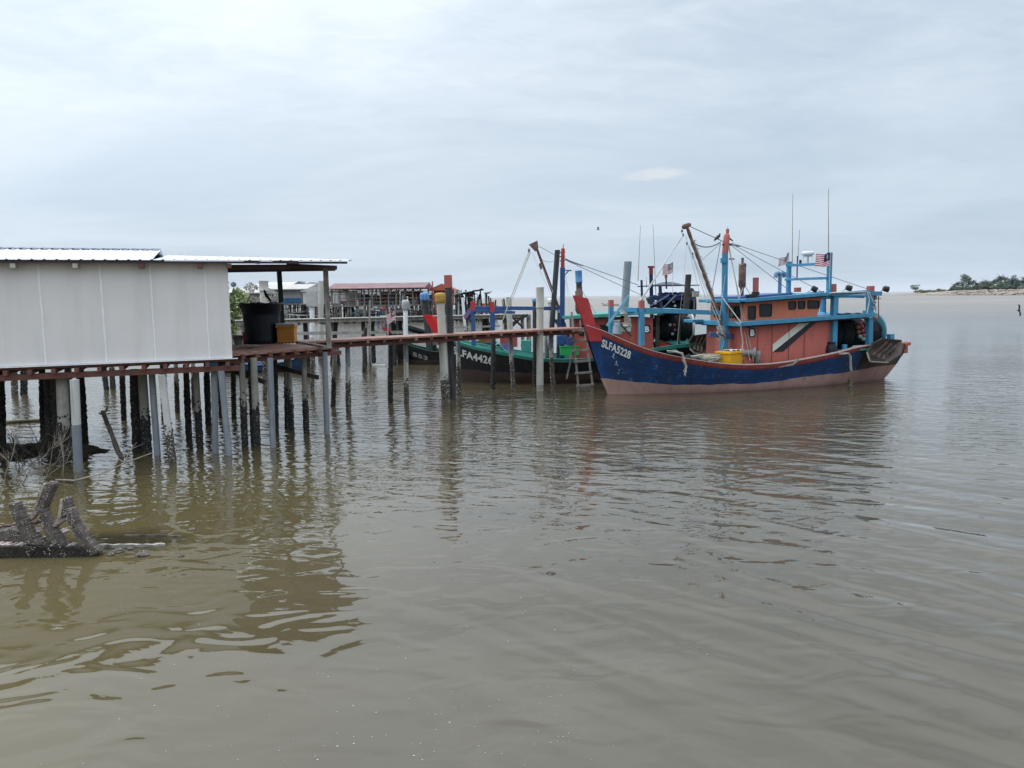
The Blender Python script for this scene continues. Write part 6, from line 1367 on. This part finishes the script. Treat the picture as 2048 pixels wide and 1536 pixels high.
house('stilt_house', 'big white roofed hall with a grey gable behind the blue banded house', 510, 588, 165, 18, 3, 6.6, M_fwhite, mat('far_white_roof', (.66, .68, .70), .5, .05), 1.0, 1, 4, seed=2)
house('stilt_house', 'dark grey gabled hall peeking over the long beige roof', 582, 622, 170, 16, 3, 6.2, M_fdark, M_fdark, 1.5, 1, 3, gable=True, seed=3)
house('stilt_house', 'plain white walled house left of the porch corner post', 606, 692, 134, 10, 3.0, 5.2, M_fwhite, M_fwhite, .9, .3, 36, seed=4, gable=True, wins=((.62, .645, 3.3, 4.3, M_glass), (.1, .12, 3.0, 4.9, M_fwall)))
house('stilt_house', 'low flat roofed house beyond the green bush at the shed corner', 440, 512, 125, 9, 2.5, 5.0, M_fwall, M_froof, .7, .8, 6, seed=5, wins=((.4, .6, 3.4, 4.3, M_glass), (.6, .97, 3.4, 4.3, M_fdark)))
m = MB(); a_ = D(467, 590, 118); m.tube([Vector((0, 0, 0)), D(467, 575, 118)-a_], .06, 6); m.lathe(D(467, 569, 118)-a_, [(0, .1), (.3, .05), (.42, 0)], 14, axis=(.3, -1, .3)); o = m.build('satellite_dish', M_fdark); o.location = a_; tag(o, 'round grey satellite dish on a pole at the shed corner', 'dish')
# long open shed with the maroon roof
def open_shed(name, label, px0, px1, y, dep, zdk, ztop, roofm, seed, bays, rise=.9):
    a_, b_ = D(px0, 600, y), D(px1, 600, y); w = b_.x-a_.x; o = thing(name, label, 'shed', (a_.x, y, 0)); rg = random.Random(seed)
    m = MB(); m.prism([(-.8, -.8, ztop), (-.8, dep*.5, ztop+rise), (-.8, dep+.8, ztop), (-.8, dep+.8, ztop-.12), (-.8, -.8, ztop-.12)], (w+1.6, 0, 0)); m.build('roof', roofm, o)
    m = MB(); m.box((w/2, dep/2, zdk-.1), (w, dep+1, .2)); m.build('floor_deck', M_fpost, o)
    for i in range(bays+1):
        x = w*i/bays; m = MB(); m.bar((x, 0, -.4), (x, 0, ztop-.1), .22, .22, up=(1, 0, 0)); m.build('post', M_fpost, o)
        m = MB(); m.bar((x, dep, zdk), (x, dep, ztop-.1), .2, .2, up=(1, 0, 0)); m.build('post', M_fpost, o)
        if i < bays:
            x1 = w*(i+1)/bays
            for (za, zb, xa, xb_) in ((ztop-.9, ztop-.2, x, x+(x1-x)*.25), (ztop-.2, ztop-.9, x+(x1-x)*.75, x1), (ztop-.6, ztop-.15, x+.3*(x1-x), x+.5*(x1-x)), (ztop-.15, ztop-.6, x+.5*(x1-x), x+.7*(x1-x))):
                m = MB(); m.bar((xa, 0, za), (xb_, 0, zb), .10, .10); m.build('truss_brace', M_fpost, o)
    for z in (ztop-.6, zdk+.5, zdk+1.1, zdk+1.7, zdk+2.3):
        if z < ztop-.4:
            x0 = rg.uniform(0, w*.2); m = MB(); m.bar((x0, -.02, z), (w-rg.uniform(0, w*.2), -.02, z), .10, .12); m.build('rail', M_fpost, o)
    for i in range(34):
        x = rg.uniform(0, w); m = MB(); le = rg.uniform(-.3, .3); m.tube([(x+le, rg.uniform(-1.2, 3), -.4), (x, rg.uniform(-.3, .5), zdk+rg.choice([0, 0, .8, 1.6]))], rg.uniform(.07, .14), 5, sm=False); m.build('stilt', [M_fpost, M_burnt, M_fwhite][rg.choice([0, 0, 1, 2])], o)
    return o, w
so, sw = open_shed('open_boat_shed', 'long open landing shed with a maroon roof on thin trussed posts', 664, 842, 122, 11, 2.7, 5.35, M_fred, 7, 11)
for (u0, u1, z0, z1, mt, yy) in ((.02, .2, 2.8, 4.7, M_fwhite, 9), (.22, .3, 2.8, 4.5, M_fblue, 9), (.05, .35, 3.0, 3.4, mat('far_dull_pink', (.3, .12, .14), .8, .4, 3), 3), (.45, .55, 2.8, 4.8, M_fbrick, 9), (.57, .66, 3.2, 4.9, M_fwall, 8), (.68, .95, 4.0, 4.9, M_fbrick, 9.5), (.32, .45, 2.8, 4.2, M_fdark, 9.5)):
    m = MB(); m.box((sw*(u0+u1)/2, yy, (z0+z1)/2), (sw*(u1-u0), .3, z1-z0)); m.build('partition', mt, so)
bh = house('stilt_house', 'orange brick house with a red roof between the capped poles', 868, 902, 128, 8, 2.7, 5.0, M_fbrick, mat('far_red_roof', (.40, .10, .07), .6, .1), 1.0, .9, 10, gable=True, seed=9, wins=((.15, .25, 3.2, 4.6, M_fwhite), (.4, .55, 3.2, 4.6, M_froof), (.7, .8, 3.2, 4.6, M_fwhite)))
m = MB(); m.tube([D(865, 600, 127)-D(868, 600, 128)+Vector((0, 0, 3.7-.0)), D(865, 567, 127)-D(868, 600, 128)+Vector((0, 0, 3.7))], .12, 6); m.build('red_mast', M_redf, bh)
so2, sw2 = open_shed('open_boat_shed', 'low dark roofed landing shed behind the maroon roofed one', 690, 905, 152, 9, 2.6, 4.7, mat('far_slate_roof', (.14, .13, .135), .7, .2), 8, 9, .7)
for (u0, u1, mt) in ((.0, .12, M_fwhite), (.15, .3, M_fbrick), (.33, .5, M_fdark), (.55, .7, M_fwall), (.72, .9, M_fbrick)):
    m = MB(); m.box((sw2*(u0+u1)/2, 6, 3.5), (sw2*(u1-u0), .3, 1.8)); m.build('partition', mt, so2)
# burnt frame
def sticks(name, label, px0, px1, y, dep, ztop, n, seed, cat, roofm=None, mats=None):
    a_, b_ = D(px0, 600, y), D(px1, 600, y); w = b_.x-a_.x; o = thing(name, label, cat, (a_.x, y, 0)); rg = random.Random(seed); mats = mats or [M_burnt, M_burnt, M_fpost, M_fwhite]
    for i in range(n):
        x = rg.uniform(0, w); yy = rg.uniform(0, dep); le = rg.uniform(-.5, .5); m = MB(); m.tube([(x+le, yy, -.4), (x, yy, ztop*rg.uniform(.45, 1.0))], rg.uniform(.06, .14), 5, sm=False); m.build('post', rg.choice(mats), o)
    for i in range(n//3):
        x = rg.uniform(0, w*.7); z = rg.uniform(1.0, ztop*.95); m = MB(); m.bar((x, 0, z), (x+w*rg.uniform(.15, .4), 0, z+rg.uniform(-.5, .5)), .1, .12); m.build('rail', rg.choice(mats), o)
    if roofm:
        m = MB(); NN = 16; vs = []
        for i in range(NN+1):
            for j in range(4): vs.append((w*(i/NN*1.08-.03), dep*(j/3*1.1-.05), ztop-.9+.95*i/NN+rg.uniform(-.12, .12)))
        m.add(vs, [(i*4+j, (i+1)*4+j, (i+1)*4+j+1, i*4+j+1) for i in range(NN) for j in range(3)]); m.build('roof', roofm, o, solid=.12)
    return o
sticks('ruined_shed', 'charred skeletal shed with a sagging black roof right of the red capped pole', 908, 962, 118, 7, 4.9, 70, 21, 'shed', M_burnt)
sticks('net_rack', 'thicket of bare grey poles and racks left of the charred shed', 842, 868, 122, 5, 4.2, 26, 22, 'rack', None, [M_fpost, M_burnt, M_redf])
sticks('pole_cluster', 'scattered leaning mooring sticks right of the charred shed', 966, 1008, 112, 6, 4.6, 16, 23, 'poles', None, [M_burnt, M_fpost])
sticks('pole_cluster', 'row of pale thin sticks standing in front of the distant blue boat', 712, 800, 96, 3, 3.0, 18, 24, 'poles', None, [M_fwhite, M_fpost, M_fblue])
sticks('pole_cluster', 'crowded dark piles in the water under the blue banded and white houses', 556, 700, 128, 5, 3.0, 60, 25, 'poles', None, [M_burnt, M_fpost, M_burnt, M_fwhite])
sticks('pole_cluster', 'dense dark stilts and sticks below the deck of the maroon roofed shed', 690, 866, 119, 2, 2.7, 60, 26, 'poles', None, [M_burnt, M_fpost, M_burnt, M_fpost])
# far boats
M_fb = mat('far_blue_hull', (.035, .16, .30), .5, .15, 1.5); 
def far_boat(label, px0, px1, pyw, k, cols, cab=None, sz=1.0, bowleft=True):
    a_, b_ = W(px0, pyw), W(px1, pyw); 
    if not bowleft: a_, b_ = b_, a_
    o, h, fr = small_boat('wooden_boat', label, a_, b_, k, cols, sz, stem_k=.75, NU=24)
    if cab:
        s0, s1, z1, mt, rm = cab; m = MB(); slab_poly(m, [(s0, .9), (s1, .9), (s1, -.9), (s0, -.9)], .7, z1); m.build('cabin', mt, o); m = MB(); slab_poly(m, [(s0-.4, 1.1), (s1+.4, 1.1), (s1+.4, -1.1), (s0-.4, -1.1)], z1, z1+.15); m.build('cabin_roof', rm, o)
        m = MB(); m.box(V((s0*2+s1)/3, .92, z1-.6), ((s1-s0)*.2, .04, .5)); m.build('window', M_fwhite, o)
    return o
far_boat('long blue wooden boat with a red cabin under the maroon roofed shed', 708, 806, 632, .92, (M_fpost, M_fb, M_fb, M_fwhite, M_fpost, M_fb), (6.5, 10.5, 2.9, mat('far_red_cabin', (.50, .07, .045), .6, .1), M_redf))
far_boat('dark green boat right of the long blue boat', 812, 858, 630, .75, (M_fpost, M_dg, M_dg, M_fwhite, M_fpost, M_dg))
far_boat('teal and grey boat behind the blue capped pole', 856, 908, 629, .72, (M_fpost, M_turq, M_dg, M_fwhite, M_fpost, M_dg))
far_boat('far boat with an orange cabin beyond the navy bow frame', 935, 1006, 625, .9, (M_fpost, M_fdark, M_fdark, M_fwhite, M_fpost, M_fdark), (2.5, 8.0, 2.3, mat('far_orange_cabin', (.45, .16, .03), .6, .1), M_redf))
# tiny boat far out
far_boat('tiny white open boat out on the open water behind the bow', 1205, 1236, 612, .45, (M_fwhite, M_fwhite, M_redf, M_fwhite, M_fpost, M_redf), (5, 9, 2.2, M_fwhite, M_fpost))
# ================================================================== plants near the village
def leaf_mat(name, a_, b_):
    if name in MATS: return MATS[name]
    m = bpy.data.materials.new(name); m.use_nodes = True; nt = m.node_tree; MATS[name] = m; b = nt.nodes['Principled BSDF']; b.inputs['Roughness'].default_value = .7
    r = N(nt, 'ShaderNodeNewGeometry').outputs['Random Per Island']; lk(nt, mixc(nt, r, a_, b_), b.inputs['Base Color']); return m
L_bright = leaf_mat('bright_leaves', (.10, .14, .05), (.24, .28, .11)); L_dry = leaf_mat('dry_leaves', (.16, .14, .10), (.34, .31, .24)); L_dark = leaf_mat('dark_leaves', (.010, .024, .016), (.032, .055, .03)); L_mid = leaf_mat('mid_leaves', (.035, .065, .03), (.10, .13, .06)); L_tan = leaf_mat('tan_scrub', (.07, .08, .045), (.18, .14, .08))
def crown(m, c, R, n, ls, rg, mi=0, holes=.35):
    lob = [(Vector((rg.gauss(0, .5), rg.gauss(0, .5), rg.gauss(0, .45))), rg.uniform(.3, .55)) for _ in range(9)]
    for _ in range(n):
        o_, lr = rg.choice(lob); v = Vector((rg.gauss(0, 1), rg.gauss(0, 1), rg.gauss(0, 1))).normalized()*lr*rg.uniform(.6, 1.05)+o_
        p = Vector(c)+Vector((v.x*R[0], v.y*R[1], v.z*R[2])); a_ = Vector((rg.gauss(0, 1), rg.gauss(0, 1), rg.gauss(0, 1))).normalized(); b_ = a_.orthogonal().normalized(); l = ls*rg.uniform(.6, 1.4)
        m.add([p-a_*l, p+b_*l*.5, p+a_*l, p-b_*l*.5], [(0, 1, 2, 3)], mi)
def tree(name, label, base, hgt, R, mt, n, ls, seed, trunk_r=.25, cat='tree', group=None, crown_c=.68, limbs=5):
    rg = random.Random(seed); o = thing(name, label, cat, tuple(base), 0, group); m = MB(); tp = Vector((rg.uniform(-.1, .1)*hgt, 0, hgt*crown_c)); m.tube([Vector((0, 0, -.5)), tp*.5+Vector((rg.uniform(-.2, .2), 0, 0)), tp], [trunk_r, trunk_r*.8, trunk_r*.45], 7)
    for i in range(limbs):
        q_ = rg.uniform(0, 6.28); m.tube([tp*rg.uniform(.5, .9), tp+Vector((math.cos(q_)*R[0]*.5, math.sin(q_)*R[1]*.5, rg.uniform(0, R[2]*.5)))], [trunk_r*.4, trunk_r*.12], 5)
    m.build('trunk', mat('bark', (.10, .085, .07), .9, .3, 2), o); m = MB(); crown(m, tp+Vector((0, 0, R[2]*.15)), R, n, ls, rg); m.build('crown', mt, o); return o
b_ = D(466, 655, 62); tree('mangrove_bush', 'bright green bush squeezed between the shed corner and the black tub', (b_.x, 62, 0), 4.6, (1.5, 1.5, 2.6), L_bright, 1800, .16, 1, .10, 'bush', None, .55)
b_ = D(497, 600, 90); tree('dry_shrub', 'pale dry shrub behind the green bush left of the fat collared pole', (b_.x, 90, 0), 4.4, (2.4, 2, 1.6), L_dry, 1500, .14, 2, .08, 'shrub', None, .7)
b_ = D(710, 590, 230); tree('broadleaf_tree', 'lone round tree top showing over the maroon roof', (b_.x, 230, 0), 8.2, (3.2, 3, 1.8), L_mid, 700, .3, 3)
m = MB()
def lb(u, v):
    q_ = 6.283*u; r_ = v*(1+.12*math.sin(q_*3)+.08*math.sin(q_*8+1)); x, y = math.cos(q_)*15*r_, math.sin(q_)*30*r_
    return Vector((-39+x, 78+y, -.1+.8*(1-v*v)+.3*noise.noise(Vector((x*.3, y*.3, 2)))*(1-v)))
m.grid(lb, 60, 12); tag(m.build('muddy_bank', mat('bank_mud', (.085, .075, .05), .9, .3, .5, (.06, .08, .035), .6, .8)), 'low muddy bank behind the shed', kind='structure')
# mud bank under the village
m = MB()
def mud(u, v): 
    x0 = -95+100*u; return Vector((x0, 108+90*v, -.35+.75*math.sin(math.pi*min(1, v*1.3))*(.6+.4*math.sin(u*23)) if 0 < v < 1 else -.5))
# ================================================================== far shore on the right
def shore_pt(px, off=0.0):
    y0 = 1/( (1/763.)+(1/535.-1/763.)*(px-1780)/268.); y = y0+off; return D(px, 585, y).x*1.0, y
m = MB(); rg = random.Random(31); NU_, NV_ = 150, 10
def bank(u, v):
    px = 1772+620*u; x, y = shore_pt(px, 0); top = itp(px, [(1772, .0), (1790, .5), (1830, 1.6), (1870, 2.8), (1920, 3.9), (2400, 4.6)])
    n_ = noise.noise(Vector((x*.05, v*5, 1.2)))*.5+noise.noise(Vector((x*.3, v*9, 4)))*.25
    h_ = top*min(1, (v*3.0)**.8)*(1 if v < .95 else 0)+n_*min(1, v*6)*.6*min(1, top); yy = y+v*70*min(1, .25+u*2)
    return Vector((x*yy/y, yy, max(-.3, h_-.12*(v == 0)))) if v > 0 else Vector((x, y, -.3))
m.grid(bank, NU_, NV_); tag(m.build('sand_bank', mat('sand_and_scrub', (.25, .20, .15), .9, .25, .08, (.16, .125, .09), .6, .15)), 'low sandy spit on the far right shore', kind='structure')
m = MB(); rg = random.Random(33)
for i in range(1500):
    px = rg.uniform(1868, 2390) if rg.random() < .85 else rg.uniform(1855, 1900); f = abs(rg.gauss(0, .4)); x, y = shore_pt(px, f*9); 
    top = itp(px, [(1772, .0), (1870, 1.9), (1920, 3.3), (2400, 4.3)]); r = rg.uniform(.5, 1.15); z = min(top, top*f*1.6+.2)
    m.ball((x, y, z), r, 5, 0 if rg.random() < .7 else 1, (rg.uniform(.8, 1.5), 1, rg.uniform(.5, .9)))
m.s = [False]*len(m.s)
tag(m.build('boulder_bank', [mat('pale_boulder', (.36, .32, .29), .9, .2, .4, (.2, .17, .15), .4, .5), mat('tan_boulder', (.33, .25, .19), .9, .2, .4)]), 'rubble boulders armouring the far right shore', kind='stuff')
def shore_tree(px, pytop, dist, R, mt, n, ls, seed, label, name='shore_tree', cat='tree', kind='round', group='trees on the far right shore'):
    x, y = shore_pt(px, dist); yy = y; base = Vector((x*yy/y, yy, 3.0)); zt = D(px, pytop, yy).z; xx = D(px, 585, yy).x
    return tree(name, label, (xx, yy, 2.5), max(2.0, (zt-2.5-1.1*R[2])/.80), R, mt, n, ls, seed, .3, cat, group, .80)
def palm(px, pytop, dist, seed, label, fl=5.0, mt=None):
    x, y = shore_pt(px, dist); xx = D(px, 585, y).x; zt = D(px, pytop, y).z-1.2; rg = random.Random(seed); o = thing('palm_tree', label, 'palm', (xx, y, 2.5), 0, 'palms on the far right shore')
    hgt = max(1.5, zt-2.5-fl*.15); m = MB(); m.tube([Vector((0, 0, -.5)), Vector((rg.uniform(-.6, .6), 0, hgt*.5)), Vector((rg.uniform(-.8, .8), 0, hgt))], [.28, .22, .18], 7); m.build('trunk', mat('bark', (.10, .085, .07)), o)
    tp = Vector((0, 0, hgt)); m = MB()
    for i in range(40):
        q_ = rg.uniform(0, 6.28); el = rg.uniform(-.1, 1.35); L = fl*rg.uniform(.7, 1.1); pts = [tp]
        d_ = Vector((math.cos(q_)*math.cos(el), math.sin(q_)*math.cos(el), math.sin(el)))
        for k in range(6): pts.append(pts[-1]+d_*L/6); d_ = (d_+Vector((0, 0, -.22-.05*k))).normalized()
        for k in range(6):
            a_, b2_ = pts[k], pts[k+1]; dr = (b2_-a_).normalized(); sd_ = dr.cross(Vector((0, 0, 1))); sd_ = sd_.normalized() if sd_.length > .05 else Vector((1, 0, 0)); w = L*.20*math.sin(math.pi*(k+1.2)/7.4)
            for e in (-1, 1):
                for j in range(2):
                    p = a_.lerp(b2_, .5*j); m.add([p, p+dr*L*.07, p+sd_*e*w+dr*L*.10+Vector((0, 0, -w*.55))], [(0, 1, 2)])
    m.build('crown', mt or L_dark, o); return o
shore_tree(1831, 571, 30, (4.6, 4, 2.6), L_mid, 700, .55, 41, 'isolated flat topped tree at the left tip of the far spit')
shore_tree(1932, 551, 45, (5.6, 5, 3.6), L_mid, 1100, .6, 42, 'tall light green spreading tree above the palms on the far shore')
shore_tree(2028, 551, 60, (3, 3, 2.6), L_dark, 350, .45, 43, 'thin crowned tree near the right end of the far shore')
shore_tree(2046, 553, 60, (3.4, 3, 2.8), L_dark, 400, .45, 44, 'thin crowned tree at the right edge of the picture')
rg = random.Random(50)
for i, (px, top) in enumerate(((1916, 564), (1908, 569), (1924, 566), (1938, 565), (1945, 561), (1953, 566), (1962, 564), (1970, 562), (1978, 565), (1986, 562), (1993, 558), (2000, 552), (2008, 554), (2014, 560), (2022, 562), (2031, 560), (2038, 563), (2045, 560), (2058, 558), (2075, 560))):
    dsc = ['shaggy palm', 'dark palm', 'bent palm', 'short palm'][i % 4]
    lab = {0: 'palm left of the tall spreading tree on the far shore', 1: 'lowest palm at the left end of the palm belt', 2: 'palm directly below the tall spreading tree', 11: 'tallest palm of the far shore belt', 12: 'second tallest palm just right of the tallest one'}.get(i)
    palm(px, top, 20+rg.uniform(0, 25), 60+i, lab or 'one of the dark palms crowded in the belt behind the boulder bank', rg.uniform(3.6, 4.8))
for i, (px, top, w) in enumerate(((1845, 578, 7), (1858, 579, 6), (1882, 577, 6), (1898, 577, 5), (1912, 570, 8), (1930, 569, 8), (1948, 569, 9), (1966, 568, 9), (1984, 568, 9), (2002, 566, 9), (2020, 567, 9), (2038, 566, 9), (2056, 566, 9))):
    x, y = shore_pt(px, 28); xx = D(px, 585, y).x; rg2 = random.Random(90+i); zt = D(px, top, y).z; o = thing('shore_bush', 'low scrub bush on the crest of the far right bank', 'bush', (xx, y, 2.2), 0, 'scrub on the far right bank'); m = MB(); crown(m, (0, 0, (zt-2.2)*.30), (w*.75, 4, (zt-2.2)*.50), 900, .8, rg2); m.build('foliage', L_tan if px < 1900 else (L_dark if i % 3 else L_mid), o)
# birds in the air
bp_ = D(1197, 459, 60); bird(bp_, math.radians(170), .1, .42, .35, M_tern, 'pale tern gliding in the sky left of the boom tip', 'tern')
bp_ = D(2037, 621, 70); o = bird(bp_, math.radians(80), .2, .48, .25, M_crow, 'black bird banking low over the water at the right edge', 'crow'); o.rotation_euler = (math.radians(78), 0, math.radians(12))
# ================================================================== sea air
m = MB(); m.box((0, 14000, 30), (31000, 27000, 62)); hz = m.build('haze', [])
hm = bpy.data.materials.new('sea_haze'); hm.use_nodes = True; nt = hm.node_tree; nt.nodes.clear(); pv = N(nt, 'ShaderNodeVolumePrincipled'); pv.inputs['Color'].default_value = (.93, .96, 1, 1); pv.inputs['Density'].default_value = .00020; pv.inputs['Anisotropy'].default_value = 0.0
ou = N(nt, 'ShaderNodeOutputMaterial'); lk(nt, pv.outputs[0], ou.inputs['Volume']); hz.data.materials.append(hm); tag(hz, 'thin pale sea haze', kind='stuff')
